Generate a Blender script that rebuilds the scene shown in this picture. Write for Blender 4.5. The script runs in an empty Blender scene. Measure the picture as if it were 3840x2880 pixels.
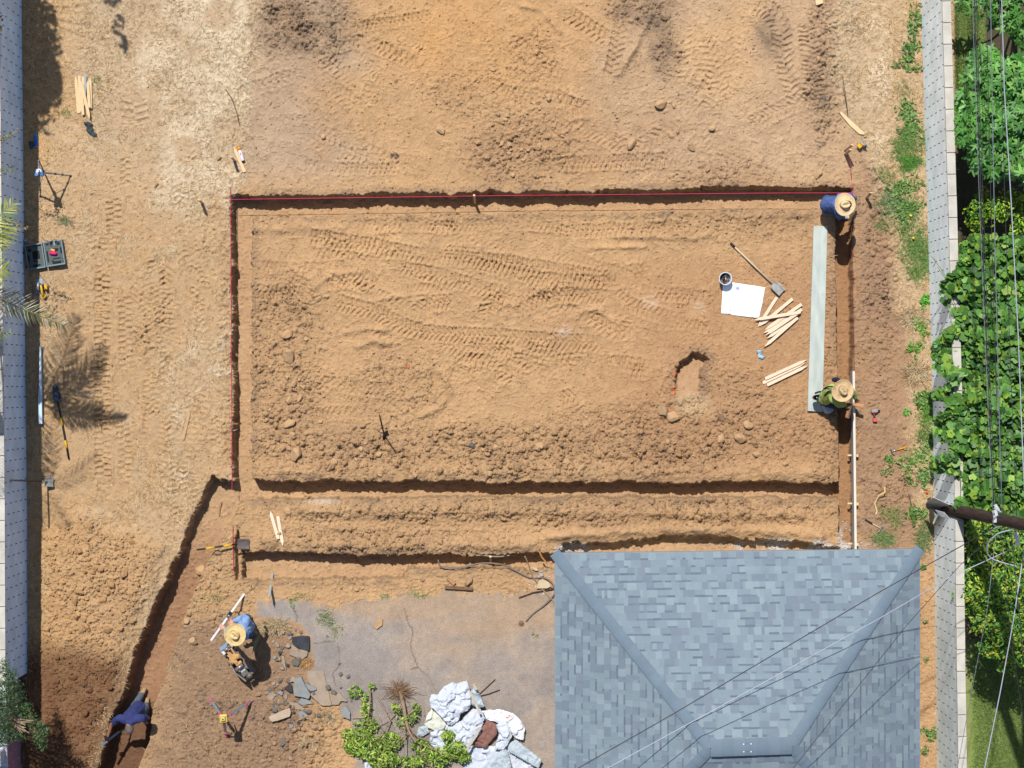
import bpy, bmesh, math, random
import numpy as np
from mathutils import Vector, Matrix

# ------------------------------------------------------------------ camera, sky, sun, exposure
H = 41.0          # drone height above the lot (m)
F = 7869.0        # focal length in photograph pixels (3840 wide)
SC = bpy.context.scene
COL = SC.collection
cam_d = bpy.data.cameras.new("camera")
cam_d.sensor_width = 36.0
cam_d.lens = 36.0 * F / 3840.0
cam_d.clip_start = 0.5
cam_d.clip_end = 2000.0
cam = bpy.data.objects.new("camera", cam_d)
cam.location = (0, 0, H)
cam.rotation_euler = (0, 0, 0)
COL.objects.link(cam)
SC.camera = cam

SX, SY = 0.17, 0.55      # shadow offset per metre of height
world = bpy.data.worlds.new("World")
SC.world = world
world.use_nodes = True
wn = world.node_tree
wn.nodes.clear()
sky = wn.nodes.new("ShaderNodeTexSky")
sky.sky_type = 'NISHITA'
sky.sun_disc = False
sky.sun_elevation = math.radians(60)
sky.sun_rotation = math.radians(-17)
bg = wn.nodes.new("ShaderNodeBackground")
bg.inputs["Strength"].default_value = 0.085
wo = wn.nodes.new("ShaderNodeOutputWorld")
wn.links.new(sky.outputs[0], bg.inputs[0])
wn.links.new(bg.outputs[0], wo.inputs[0])

sun_d = bpy.data.lights.new("sun", 'SUN')
sun_d.energy = 4.5
sun_d.angle = math.radians(0.53)
sun_d.color = (1.0, 0.975, 0.93)
sun = bpy.data.objects.new("sun", sun_d)
sun.rotation_euler = Vector((SX, -SY, -1.0)).to_track_quat('-Z', 'Y').to_euler()
sun.location = (0, 0, 30)
COL.objects.link(sun)

SC.view_settings.view_transform = 'Standard'
SC.view_settings.look = 'None'
SC.view_settings.exposure = 0.55
SC.view_settings.gamma = 1.0
SC.view_settings.use_curve_mapping = False
SC.cycles.max_bounces = 6
SC.cycles.diffuse_bounces = 2

random.seed(7)
RNG = np.random.default_rng(11)

# ------------------------------------------------------------------ measuring helpers
def P(x, y, z=0.0):
    """world point at height z that the survey photo shows at pixel x, y"""
    k = (H - z) / F
    return Vector(((x - 1920.0) * k, (1440.0 - y) * k, z))

def lin(r, g, b, k=0.60):
    def f(c):
        c /= 255.0
        return (c / 12.92 if c <= 0.04045 else ((c + 0.055) / 1.055) ** 2.4) * k
    return (f(r), f(g), f(b))

# ------------------------------------------------------------------ materials
MATS = {}
def mat(name, rgb, rough=0.8, var=0.15, scale=8.0, bump=0.0, bscale=40.0, metal=0.0, spec=0.3, stretch=(1, 1, 1), var_rgb=None):
    if name in MATS:
        return MATS[name]
    m = bpy.data.materials.new(name)
    m.use_nodes = True
    nt = m.node_tree
    N = nt.nodes
    bs = N["Principled BSDF"]
    bs.inputs["Roughness"].default_value = rough
    bs.inputs["Metallic"].default_value = metal
    bs.inputs["Specular IOR Level"].default_value = spec
    tc = N.new("ShaderNodeTexCoord")
    mp = N.new("ShaderNodeMapping")
    mp.inputs["Scale"].default_value = stretch
    nt.links.new(tc.outputs["Object"], mp.inputs[0])
    nz = N.new("ShaderNodeTexNoise")
    nz.inputs["Scale"].default_value = scale
    nz.inputs["Detail"].default_value = 6
    nt.links.new(mp.outputs[0], nz.inputs["Vector"])
    rp = N.new("ShaderNodeValToRGB")
    c = lin(*rgb)
    if var_rgb:
        c2 = lin(*var_rgb)
        rp.color_ramp.elements[0].color = (*c2, 1)
        rp.color_ramp.elements[1].color = (*c, 1)
    else:
        rp.color_ramp.elements[0].color = (*[v * (1 - var) for v in c], 1)
        rp.color_ramp.elements[1].color = (*[min(1, v * (1 + var)) for v in c], 1)
    rp.color_ramp.elements[0].position = 0.3
    rp.color_ramp.elements[1].position = 0.7
    nt.links.new(nz.outputs[0], rp.inputs[0])
    nt.links.new(rp.outputs[0], bs.inputs["Base Color"])
    if bump:
        n2 = N.new("ShaderNodeTexNoise")
        n2.inputs["Scale"].default_value = bscale
        n2.inputs["Detail"].default_value = 4
        nt.links.new(mp.outputs[0], n2.inputs["Vector"])
        bp = N.new("ShaderNodeBump")
        bp.inputs["Strength"].default_value = bump
        bp.inputs["Distance"].default_value = 0.02
        nt.links.new(n2.outputs[0], bp.inputs["Height"])
        nt.links.new(bp.outputs[0], bs.inputs["Normal"])
    MATS[name] = m
    return m

def attr_mat(name, rough=0.95, n1=(60.0, 0.25), n2=(9.0, 0.15), bump=0.4, bscale=70.0, trans=0.0, spec=0.1, mask_boost=False):
    """surface whose own colour is stored per vertex, with procedural grain"""
    if name in MATS:
        return MATS[name]
    m = bpy.data.materials.new(name)
    m.use_nodes = True
    nt = m.node_tree
    N = nt.nodes
    bs = N["Principled BSDF"]
    bs.inputs["Roughness"].default_value = rough
    bs.inputs["Specular IOR Level"].default_value = spec
    at = N.new("ShaderNodeAttribute")
    at.attribute_name = "col"
    tc = N.new("ShaderNodeTexCoord")
    cur = at.outputs["Color"]
    first = None
    for sc_, am in (n1, n2):
        nz = N.new("ShaderNodeTexNoise")
        nz.inputs["Scale"].default_value = sc_
        nz.inputs["Detail"].default_value = 5
        nz.inputs["Roughness"].default_value = 0.65
        nt.links.new(tc.outputs["Object"], nz.inputs["Vector"])
        mr = N.new("ShaderNodeMapRange")
        mr.inputs["From Min"].default_value = 0.3
        mr.inputs["From Max"].default_value = 0.7
        mr.inputs["To Min"].default_value = 1 - am
        mr.inputs["To Max"].default_value = 1 + am
        nt.links.new(nz.outputs[0], mr.inputs[0])
        vm = N.new("ShaderNodeVectorMath")
        vm.operation = 'SCALE'
        nt.links.new(cur, vm.inputs[0])
        nt.links.new(mr.outputs[0], vm.inputs["Scale"])
        cur = vm.outputs[0]
    nt.links.new(cur, bs.inputs["Base Color"])
    if bump:
        nb = N.new("ShaderNodeTexNoise")
        nb.inputs["Scale"].default_value = bscale
        nb.inputs["Detail"].default_value = 5
        nt.links.new(tc.outputs["Object"], nb.inputs["Vector"])
        bp = N.new("ShaderNodeBump")
        bp.inputs["Strength"].default_value = bump
        bp.inputs["Distance"].default_value = 0.015
        nt.links.new(nb.outputs[0], bp.inputs["Height"])
        nt.links.new(bp.outputs[0], bs.inputs["Normal"])
    if trans:
        tr = N.new("ShaderNodeBsdfTranslucent")
        nt.links.new(cur, tr.inputs[0])
        mx = N.new("ShaderNodeMixShader")
        mx.inputs[0].default_value = trans
        out = N["Material Output"]
        nt.links.new(bs.outputs[0], mx.inputs[1])
        nt.links.new(tr.outputs[0], mx.inputs[2])
        nt.links.new(mx.outputs[0], out.inputs[0])
    MATS[name] = m
    return m

# ------------------------------------------------------------------ object helpers
def tag(o, label=None, cat=None, group=None, kind=None):
    if label: o["label"] = label
    if cat: o["category"] = cat
    if group: o["group"] = group
    if kind: o["kind"] = kind
    return o

def thing(name, label, cat, loc=(0, 0, 0), group=None, rz=0.0):
    o = bpy.data.objects.new(name, None)
    o.empty_display_size = 0.1
    o.location = loc
    o.rotation_euler = (0, 0, rz)
    COL.objects.link(o)
    return tag(o, label, cat, group)

def link_obj(name, me, parent=None, loc=None):
    o = bpy.data.objects.new(name, me)
    COL.objects.link(o)
    if parent is not None:
        o.parent = parent
    if loc is not None:
        o.location = loc
    return o

def np_mesh(name, V, Fc, material, col=None, parent=None, smooth=False, origin=(0, 0, 0)):
    me = bpy.data.meshes.new(name)
    V = np.asarray(V, dtype=np.float32) - np.asarray(origin, dtype=np.float32)
    Fc = np.asarray(Fc, dtype=np.int32)
    n = Fc.shape[1]
    me.vertices.add(len(V))
    me.vertices.foreach_set("co", V.ravel())
    me.loops.add(Fc.size)
    me.loops.foreach_set("vertex_index", Fc.ravel())
    me.polygons.add(len(Fc))
    me.polygons.foreach_set("loop_start", np.arange(0, Fc.size, n, dtype=np.int32))
    me.update(calc_edges=True)
    if smooth:
        me.polygons.foreach_set("use_smooth", np.ones(len(Fc), dtype=bool))
    if col is not None:
        a = me.color_attributes.new("col", 'FLOAT_COLOR', 'POINT')
        c4 = np.ones((len(V), 4), dtype=np.float32)
        c4[:, :3] = col
        a.data.foreach_set("color", c4.ravel())
    me.materials.append(material)
    o = link_obj(name, me, parent)
    if parent is None:
        o.location = origin
    return o

class MB:
    """mesh builder: shapes in world metres, linked as ONE object"""
    def __init__(self):
        self.v = []; self.f = []; self.m = []; self.mi = 0
    def add(self, vs, fs):
        b = len(self.v)
        self.v += [Vector(p) for p in vs]
        self.f += [tuple(b + i for i in f) for f in fs]
        self.m += [self.mi] * len(fs)
        return self
    def box(self, c, s, rz=0.0, rx=0.0, ry=0.0, M=None):
        R = M if M is not None else (Matrix.Rotation(rz, 3, 'Z') @ Matrix.Rotation(ry, 3, 'Y') @ Matrix.Rotation(rx, 3, 'X'))
        c = Vector(c)
        vs = [c + R @ Vector((x * s[0] / 2, y * s[1] / 2, z * s[2] / 2)) for x in (-1, 1) for y in (-1, 1) for z in (-1, 1)]
        return self.add(vs, [(0, 1, 3, 2), (4, 6, 7, 5), (0, 4, 5, 1), (2, 3, 7, 6), (0, 2, 6, 4), (1, 5, 7, 3)])
    def prism(self, pts, z0, z1):
        n = len(pts)
        a = sum(pts[i][0] * pts[(i + 1) % n][1] - pts[(i + 1) % n][0] * pts[i][1] for i in range(n))
        if a < 0: pts = list(reversed(pts))
        def zz(z, i, p): return z(p) if callable(z) else z
        vs = [(p[0], p[1], zz(z0, 0, p)) for p in pts] + [(p[0], p[1], zz(z1, 0, p)) for p in pts]
        fs = [tuple(range(n - 1, -1, -1)), tuple(range(n, 2 * n))] + [(i, (i + 1) % n, n + (i + 1) % n, n + i) for i in range(n)]
        return self.add(vs, fs)
    def tube(self, pts, r, seg=8, cap=True):
        pts = [Vector(p) for p in pts]
        n = len(pts)
        rs = r if isinstance(r, (list, tuple)) else [r] * n
        rings = []
        up = Vector((0, 0, 1))
        for i, p in enumerate(pts):
            d = (pts[min(i + 1, n - 1)] - pts[max(i - 1, 0)])
            if d.length < 1e-9: d = Vector((0, 0, 1))
            d.normalize()
            a = d.cross(up if abs(d.z) < 0.95 else Vector((1, 0, 0))).normalized()
            b = d.cross(a).normalized()
            rings.append([p + (a * math.cos(t) + b * math.sin(t)) * rs[i] for t in [2 * math.pi * k / seg for k in range(seg)]])
        vs = [q for rg in rings for q in rg]
        fs = []
        for i in range(n - 1):
            for k in range(seg):
                k2 = (k + 1) % seg
                fs.append((i * seg + k, (i + 1) * seg + k, (i + 1) * seg + k2, i * seg + k2))
        if cap:
            fs.append(tuple(range(seg)))
            fs.append(tuple(range(n * seg - 1, (n - 1) * seg - 1, -1)))
        return self.add(vs, fs)
    def lathe(self, c, prof, seg=24, M=None, sx=1.0, sy=1.0):
        """prof: list of (radius, height)"""
        c = Vector(c); M = M or Matrix.Identity(3)
        vs = []
        for r, z in prof:
            for k in range(seg):
                t = 2 * math.pi * k / seg
                vs.append(c + M @ Vector((r * math.cos(t) * sx, r * math.sin(t) * sy, z)))
        fs = []
        for i in range(len(prof) - 1):
            for k in range(seg):
                k2 = (k + 1) % seg
                fs.append((i * seg + k, i * seg + k2, (i + 1) * seg + k2, (i + 1) * seg + k))
        fs.append(tuple(range(seg - 1, -1, -1)))
        fs.append(tuple(range((len(prof) - 1) * seg, len(prof) * seg)))
        return self.add(vs, fs)
    def ball(self, c, r, M=None, s=(1, 1, 1), seg=12, rings=7):
        prof = [(max(1e-4, r * math.sin(math.pi * i / rings)), -r * math.cos(math.pi * i / rings)) for i in range(rings + 1)]
        c = Vector(c); M = M or Matrix.Identity(3)
        S = Matrix.Diagonal(s)
        return self.lathe(c, prof, seg, M @ S)
    def build(self, name, material, parent=None, origin=None, smooth=False, bevel=0.0):
        if origin is None:
            origin = parent.matrix_basis.translation if parent is not None and parent.parent is None else Vector((0, 0, 0))
        if parent is not None and parent.parent is not None and origin == Vector((0, 0, 0)):
            origin = parent.parent.location + parent.location
        o3 = Vector(origin)
        me = bpy.data.meshes.new(name)
        me.from_pydata([tuple(p - o3) for p in self.v], [], self.f)
        ms = material if isinstance(material, (list, tuple)) else [material]
        for m_ in ms: me.materials.append(m_)
        if len(ms) > 1:
            me.polygons.foreach_set("material_index", self.m)
        if smooth:
            me.polygons.foreach_set("use_smooth", [True] * len(me.polygons))
        me.update()
        o = link_obj(name, me, parent)
        if parent is None: o.location = o3
        if bevel:
            b = o.modifiers.new("edge", 'BEVEL'); b.width = bevel; b.segments = 2; b.limit_method = 'ANGLE'
        return o

def copy_tree(o, parent=None):
    c = o.copy()
    COL.objects.link(c)
    c.parent = parent
    for ch in [x for x in bpy.data.objects if x.parent == o]:
        copy_tree(ch, c)
    return c

def catmull(pts, n=8):
    pts = [Vector(p) for p in pts]
    if len(pts) < 3: return pts
    out = []
    for i in range(len(pts) - 1):
        p0 = pts[max(i - 1, 0)]; p1 = pts[i]; p2 = pts[i + 1]; p3 = pts[min(i + 2, len(pts) - 1)]
        for k in range(n):
            t = k / n
            out.append(0.5 * ((2 * p1) + (p2 - p0) * t + (2 * p0 - 5 * p1 + 4 * p2 - p3) * t * t + (3 * p1 - p0 - 3 * p2 + p3) * t ** 3))
    out.append(pts[-1])
    return out
# ------------------------------------------------------------------ ground noise
def _h(ix, iy, seed):
    n = (ix.astype(np.int64) * 374761393 + iy.astype(np.int64) * 668265263 + seed * 974634777) & 0xFFFFFFFF
    n = ((n ^ (n >> 13)) * 1274126177) & 0xFFFFFFFF
    n = (n ^ (n >> 16)) & 0xFFFFFF
    return (n / float(0xFFFFFF)).astype(np.float32)

def vnoise(x, y, seed=0):
    ix = np.floor(x); iy = np.floor(y)
    fx = (x - ix).astype(np.float32); fy = (y - iy).astype(np.float32)
    ix = ix.astype(np.int64); iy = iy.astype(np.int64)
    u = fx * fx * (3 - 2 * fx); v = fy * fy * (3 - 2 * fy)
    a = _h(ix, iy, seed); b = _h(ix + 1, iy, seed); c = _h(ix, iy + 1, seed); d = _h(ix + 1, iy + 1, seed)
    return (a * (1 - u) + b * u) * (1 - v) + (c * (1 - u) + d * u) * v - 0.5

def fbm(x, y, octv=4, seed=0, gain=0.5):
    s = 0; a = 1.0; t = 0
    for i in range(octv):
        s = s + a * vnoise(x * 2 ** i + 17.3 * i, y * 2 ** i - 9.1 * i, seed + i)
        t += a; a *= gain
    return s / t * 2      # about -1..1

def worley(x, y, seed=0):
    ix = np.floor(x).astype(np.int64); iy = np.floor(y).astype(np.int64)
    f1 = np.full(x.shape, 9.0, np.float32); f2 = f1.copy(); cid = np.zeros(x.shape, np.float32)
    for dx in (-1, 0, 1):
        for dy in (-1, 0, 1):
            jx = ix + dx; jy = iy + dy
            px = jx + 0.15 + 0.7 * _h(jx, jy, seed); py = jy + 0.15 + 0.7 * _h(jx, jy, seed + 5)
            d = np.sqrt((px - x) ** 2 + (py - y) ** 2).astype(np.float32)
            c = _h(jx, jy, seed + 9)
            nearer = d < f1
            f2 = np.where(nearer, f1, np.minimum(f2, d))
            cid = np.where(nearer, c, cid)
            f1 = np.where(nearer, d, f1)
    return f1, f2, cid

def sst(a, b, x):
    t = np.clip((x - a) / (b - a), 0, 1)
    return t * t * (3 - 2 * t)

# ------------------------------------------------------------------ ground grid
STEP = 0.016
xin = np.arange(-10.7, 10.7 + 1e-6, STEP)
yin = np.arange(-8.1, 8.1 + 1e-6, STEP)
def margins(edge):
    out = []; s = 0.08; p = edge
    while p < 600:
        p += s; out.append(p); s *= 1.35
    return np.array(out)
mx_ = margins(10.7); my_ = margins(8.1)
XS = np.concatenate([-mx_[::-1], xin, mx_]); YS = np.concatenate([-my_[::-1], yin, my_])
GX, GY = np.meshgrid(XS, YS)
GX = GX.astype(np.float32); GY = GY.astype(np.float32)
K = F / H
PX = 1920 + GX * K; PY = 1440 - GY * K      # where the photo shows each ground point
far = np.maximum(np.abs(GX) - 11.5, np.abs(GY) - 9)
FADE = 1 - sst(0, 6, far)

def poly_sdf(pts, px=None, py=None):
    px = PX if px is None else px; py = PY if py is None else py
    d = np.full(px.shape, 1e9, np.float32); inside = np.zeros(px.shape, bool)
    n = len(pts)
    for i in range(n):
        ax, ay = pts[i]; bx, by = pts[(i + 1) % n]
        ex, ey = bx - ax, by - ay
        t = np.clip(((px - ax) * ex + (py - ay) * ey) / (ex * ex + ey * ey + 1e-9), 0, 1)
        d = np.minimum(d, (px - ax - t * ex) ** 2 + (py - ay - t * ey) ** 2)
        c = ((ay > py) != (by > py)) & (px < (bx - ax) * (py - ay) / (by - ay + 1e-9) + ax)
        inside ^= c
    d = np.sqrt(d)
    return np.where(inside, -d, d)

def line_dist(pts, px, py):
    """distance, arc length and signed side to a polyline (px units)"""
    best = np.full(px.shape, 1e9, np.float32); S = np.zeros(px.shape, np.float32); T = np.zeros(px.shape, np.float32)
    s0 = 0.0
    for (ax, ay), (bx, by) in zip(pts[:-1], pts[1:]):
        ex, ey = bx - ax, by - ay
        L = math.hypot(ex, ey) + 1e-9
        t = np.clip(((px - ax) * ex + (py - ay) * ey) / (L * L), 0, 1)
        qx = px - ax - t * ex; qy = py - ay - t * ey
        d = np.sqrt(qx * qx + qy * qy)
        side = (qx * ey - qy * ex) / L
        m = d < best
        best = np.where(m, d, best); S = np.where(m, s0 + t * L, S); T = np.where(m, side, T)
        s0 += L
    return best, S, T, s0

def blob(cx, cy, rx, ry, soft=0.5, px=None, py=None):
    px = PX if px is None else px; py = PY if py is None else py
    d = np.sqrt(((px - cx) / rx) ** 2 + ((py - cy) / ry) ** 2)
    return 1 - sst(1 - soft, 1 + soft, d)

WX = GX + 0.05 * fbm(GX * 3, GY * 3, 2, 71); WY = GY + 0.05 * fbm(GX * 3, GY * 3, 2, 72)
wob = fbm(GX * 1.1, GY * 1.1, 4, 3)          # medium blotches
wob2 = fbm(GX * 4, GY * 4, 4, 13)
wob3 = fbm(GX * 0.45, GY * 0.45, 3, 23)
fine = fbm(GX * 14, GY * 14, 3, 33)

# ------------------------------------------------------------------ masks (photo pixels)
heap = sst(20, -60, poly_sdf([(150, 1990), (300, 1900), (420, 1960), (530, 1980), (640, 2040), (560, 2250), (500, 2400), (440, 2600), (380, 2760), (350, 3100), (60, 3100), (95, 2500), (140, 2300)]) + 30 * wob2)
wet = sst(70, -70, poly_sdf([(60, 2450), (300, 2430), (470, 2480), (470, 2600), (420, 2740), (380, 3000), (40, 3000)]) + 40 * wob)
bare = sst(40, -40, poly_sdf([(960, -1500), (3140, -1500), (3130, 300), (3200, 500), (3290, 640), (3350, 900), (3400, 1300), (3440, 1900), (3500, 2150), (3500, 3300), (400, 3300), (600, 2250), (760, 1950), (840, 1800), (858, 1300), (850, 780), (930, 560), (960, 300)]) + 25 * wob2 + 30 * wob)
# brown patches inside the straw field on the left
pt = np.zeros_like(PX)
for b in [(500, 430, 110, 120), (470, 640, 150, 120), (440, 790, 130, 90), (600, 850, 120, 70), (390, 1300, 85, 520), (500, 1250, 110, 330), (300, 1300, 80, 260), (640, 1150, 90, 180), (560, 1600, 80, 120), (250, 1700, 90, 220), (400, 1750, 120, 160), (700, 560, 60, 60), (230, 500, 90, 60), (780, 1650, 90, 180), (800, 1000, 60, 260), (250, 700, 90, 150), (720, 1000, 60, 200), (180, 1900, 80, 200), (820, 60, 60, 60)]:
    pt = np.maximum(pt, blob(*b, soft=0.45))
pt = np.clip(pt + 0.55 * wob2 + 0.25 * wob, 0, 1)
patch = sst(0.35, 0.8, pt)
straw = (1 - bare) * (1 - patch * 0.85) * (1 - heap)
leftside = sst(960, 900, PX)
rightside = sst(3180, 3240, PX)
lawn = sst(3575, 3590, PX) * FADE
asph = sst(14, -14, poly_sdf([(975, 2262), (1060, 2250), (1250, 2285), (1400, 2240), (1540, 2234), (2120, 2232), (2120, 3200), (1330, 3200), (1330, 2730), (1300, 2640), (1190, 2540), (1165, 2400), (1130, 2350), (1050, 2330), (980, 2310)]) + 30 * wob2 + 16 * fine + 14 * wob)
dusty = np.clip(blob(1800, 2290, 330, 80) + blob(1450, 2250, 300, 60) + 0.5 * blob(1700, 2400, 200, 60) + 0.6 * wob, 0, 1) * asph

rough = np.zeros_like(PX)
for cx, cy, rx, ry, a in [(1130, 80, 180, 120, .9), (1230, 150, 60, 80, .8), (1760, 330, 160, 120, .35), (1990, 200, 110, 110, .5), (1960, 560, 190, 130, .8), (1700, 350, 90, 60, .5), (2400, 30, 130, 60, .8), (2500, 180, 60, 120, .6), (3090, 250, 70, 330, .8), (2700, 640, 200, 60, .4), (1900, 1690, 1000, 100, 1.0), (2600, 1620, 520, 120, .7), (1080, 1250, 140, 180, .8), (1060, 1450, 130, 300, .8), (1500, 1450, 180, 150, .45), (2700, 1500, 200, 120, .5), (3300, 1000, 70, 560, .7), (3350, 1800, 110, 130, .55), (1100, 1270, 130, 110, .6), (2680, 850, 330, 60, .5), (800, 2200, 140, 190, .7), (900, 2750, 260, 200, .6), (1100, 2750, 180, 180, .8), (560, 1250, 80, 90, .7), (850, 1250, 30, 500, .5), (2200, 1920, 1000, 60, .9), (1400, 2020, 500, 50, .8), (1750, 2200, 260, 40, .3), (2200, 2100, 90, 60, .8), (800, 900, 50, 200, .4), (3100, 1600, 60, 500, .5), (3190, 50, 90, 80, .5)]:
    rough = np.maximum(rough, a * blob(cx, cy, rx, ry, 0.5))
rough = np.maximum(rough, 1.15 * heap)
rough = np.clip(rough * (1 + 0.5 * wob) , 0, 1.2) * (1 - asph) * (1 - lawn)

# ------------------------------------------------------------------ height
Z = 0.03 * wob + 0.012 * wob2 + 0.003 * fine
Z = Z + 0.004 * fbm(GX * 22, GY * 22, 2, 43) * (0.4 + rough)
f1, f2, cid = worley(WX * 9, WY * 9, 1)
Z = Z + rough * (1 - .8 * heap) * 0.085 * np.clip((f2 - f1) * 2.2, 0, 1) * sst(.55, .95, cid + .25 * wob2)
f1, f2, cid = worley(WX * 19, WY * 19, 2)
Z = Z + (0.18 + rough) * 0.040 * np.clip((f2 - f1) * 2.2, 0, 1) * sst(.5, .95, cid + .3 * wob2)
f1, f2, cid = worley(WX * 36, WY * 36, 4)
Z = Z + (0.12 + 0.8 * rough) * 0.018 * np.clip((f2 - f1) * 2.2, 0, 1) * sst(.3, .9, cid)
Z = Z + heap * (0.13 + 0.07 * wob)
Z = Z + straw * 0.012 * fbm(GX * 18, GY * 18, 3, 53)
# smeared crusts: gentle terraces with sharp little edges
cr = fbm(GX * 2.2, GY * 3.2, 4, 61)
cr2 = np.abs(((cr * 3.0) % 1.0) - 0.5)
Z = Z + bare * (1 - asph) * 0.028 * sst(0.43, 0.5, cr2)
cr = fbm(GX * 4.5 + 9, GY * 6.5, 3, 67)
cr2 = np.abs(((cr * 3.0) % 1.0) - 0.5)
Z = Z + (bare + .4 * leftside * (1 - bare)) * (1 - asph) * 0.018 * sst(0.42, 0.5, cr2) * sst(-.2, .3, wob)

def ridge(pts, w, h):
    global Z
    x0 = min(p[0] for p in pts) - 60; x1 = max(p[0] for p in pts) + 60
    y0 = min(p[1] for p in pts) - 60; y1 = max(p[1] for p in pts) + 60
    c0, c1 = np.searchsorted(XS, [(x0 - 1920) / K, (x1 - 1920) / K]); r0, r1 = np.searchsorted(YS, [(1440 - y1) / K, (1440 - y0) / K])
    px = PX[r0:r1, c0:c1]; py = PY[r0:r1, c0:c1]
    d, s, t, L = line_dist(pts, px, py)
    d = d / K
    Z[r0:r1, c0:c1] += h * np.exp(-(d / w) ** 2) * (1 + 0.8 * wob2[r0:r1, c0:c1])

for pts, w, h in [([(960, 1765), (3100, 1770)], .16, .06), ([(1080, 1915), (2000, 1915), (3000, 1930)], .12, .09), ([(980, 2030), (1700, 2045), (2000, 2040)], .12, .07), ([(960, 860), (1280, 850)], .10, .05), ([(2780, 815), (3030, 800)], .12, .05), ([(2200, 930), (2420, 925)], .05, .04), ([(2300, 885), (2600, 895), (2660, 880)], .06, .04), ([(1010, 1020), (1100, 1010), (1170, 1060)], .05, .03), ([(1290, 1250), (1380, 1230), (1450, 1240)], .06, .05), ([(1340, 1300), (1400, 1280), (1460, 1290)], .07, .06), ([(1540, 1410), (1600, 1380), (1660, 1400), (1690, 1470), (1650, 1530), (1580, 1560)], .07, .05), ([(2150, 1190), (2190, 1165), (2260, 1160)], .06, .04), ([(2320, 280), (2380, 180), (2440, 60)], .07, .07), ([(2820, 60), (2900, 170), (2990, 300), (3090, 390)], .08, .05), ([(1260, 140), (1180, 40), (1100, 20)], .12, .07), ([(1000, 120), (1150, 160), (1230, 170)], .08, .06), ([(1950, 20), (2030, 40), (2100, 120)], .05, .04), ([(2140, 450), (2220, 440)], .05, .04), ([(1170, 1080), (1250, 1030), (1350, 1020)], .05, .035), ([(1400, 1130), (1480, 1115), (1600, 1100)], .04, .03), ([(3230, 1790), (3330, 1812)], .06, .04), ([(2060, 2010), (2200, 2000), (2460, 1985), (2900, 1990), (3080, 2010)], .1, .08)]:
    ridge(pts, w, h)

# ------------------------------------------------------------------ tyre and track prints
_tn = [0]
def track(pts, w=0.30, pitch=0.115, depth=0.030, chev=0.0, bar=0.042, keep=0.9, both=True):
    pts = [tuple(p[:2]) for p in catmull([(x, y, 0) for x, y in pts], 6)]
    x0 = min(p[0] for p in pts) - 70; x1 = max(p[0] for p in pts) + 70
    y0 = min(p[1] for p in pts) - 70; y1 = max(p[1] for p in pts) + 70
    c0, c1 = np.searchsorted(XS, [(x0 - 1920) / K, (x1 - 1920) / K]); r0, r1 = np.searchsorted(YS, [(1440 - y1) / K, (1440 - y0) / K])
    sl = (slice(r0, r1), slice(c0, c1))
    px = PX[sl]; py = PY[sl]
    if px.size == 0: return
    px = px + 5 * wob2[sl] + 3 * fine[sl]; py = py + 5 * wob2[sl][::-1, ::-1] - 3 * fine[sl]
    d, s, t, L = line_dist(pts, px, py)
    d = d / K; s = s / K; t = t / K; L = L / K
    _tn[0] += 1
    ends = sst(0.0, 0.06, s) * sst(0.0, 0.06, L - s)
    ins = (1 - sst(w / 2 - 0.02, w / 2 + 0.02, np.abs(t))) * ends
    ph = np.where(t > 0, 0.0, 0.5)
    u = (s + chev * np.abs(t) + 0.02 * wob2[sl]) / pitch + ph
    saw = np.abs((u % 1.0) - 0.5) * 2
    b = sst(0.45, 0.75, saw)
    # centre gap between the two lug rows
    b = b * sst(0.006, 0.02, np.abs(t))
    k = np.clip((keep - .05) + 1.0 * wob2[sl] + 0.7 * fbm(GX[sl] * 1.7 + 31 * _tn[0], GY[sl] * 1.7, 3, 300), 0, 1)
    dz = (-depth + bar * b) * ins * k
    rim = np.exp(-((np.abs(t) - w / 2 - 0.02) / 0.03) ** 2) * ends * 0.014 * k
    Z[sl] += dz + rim

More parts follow.
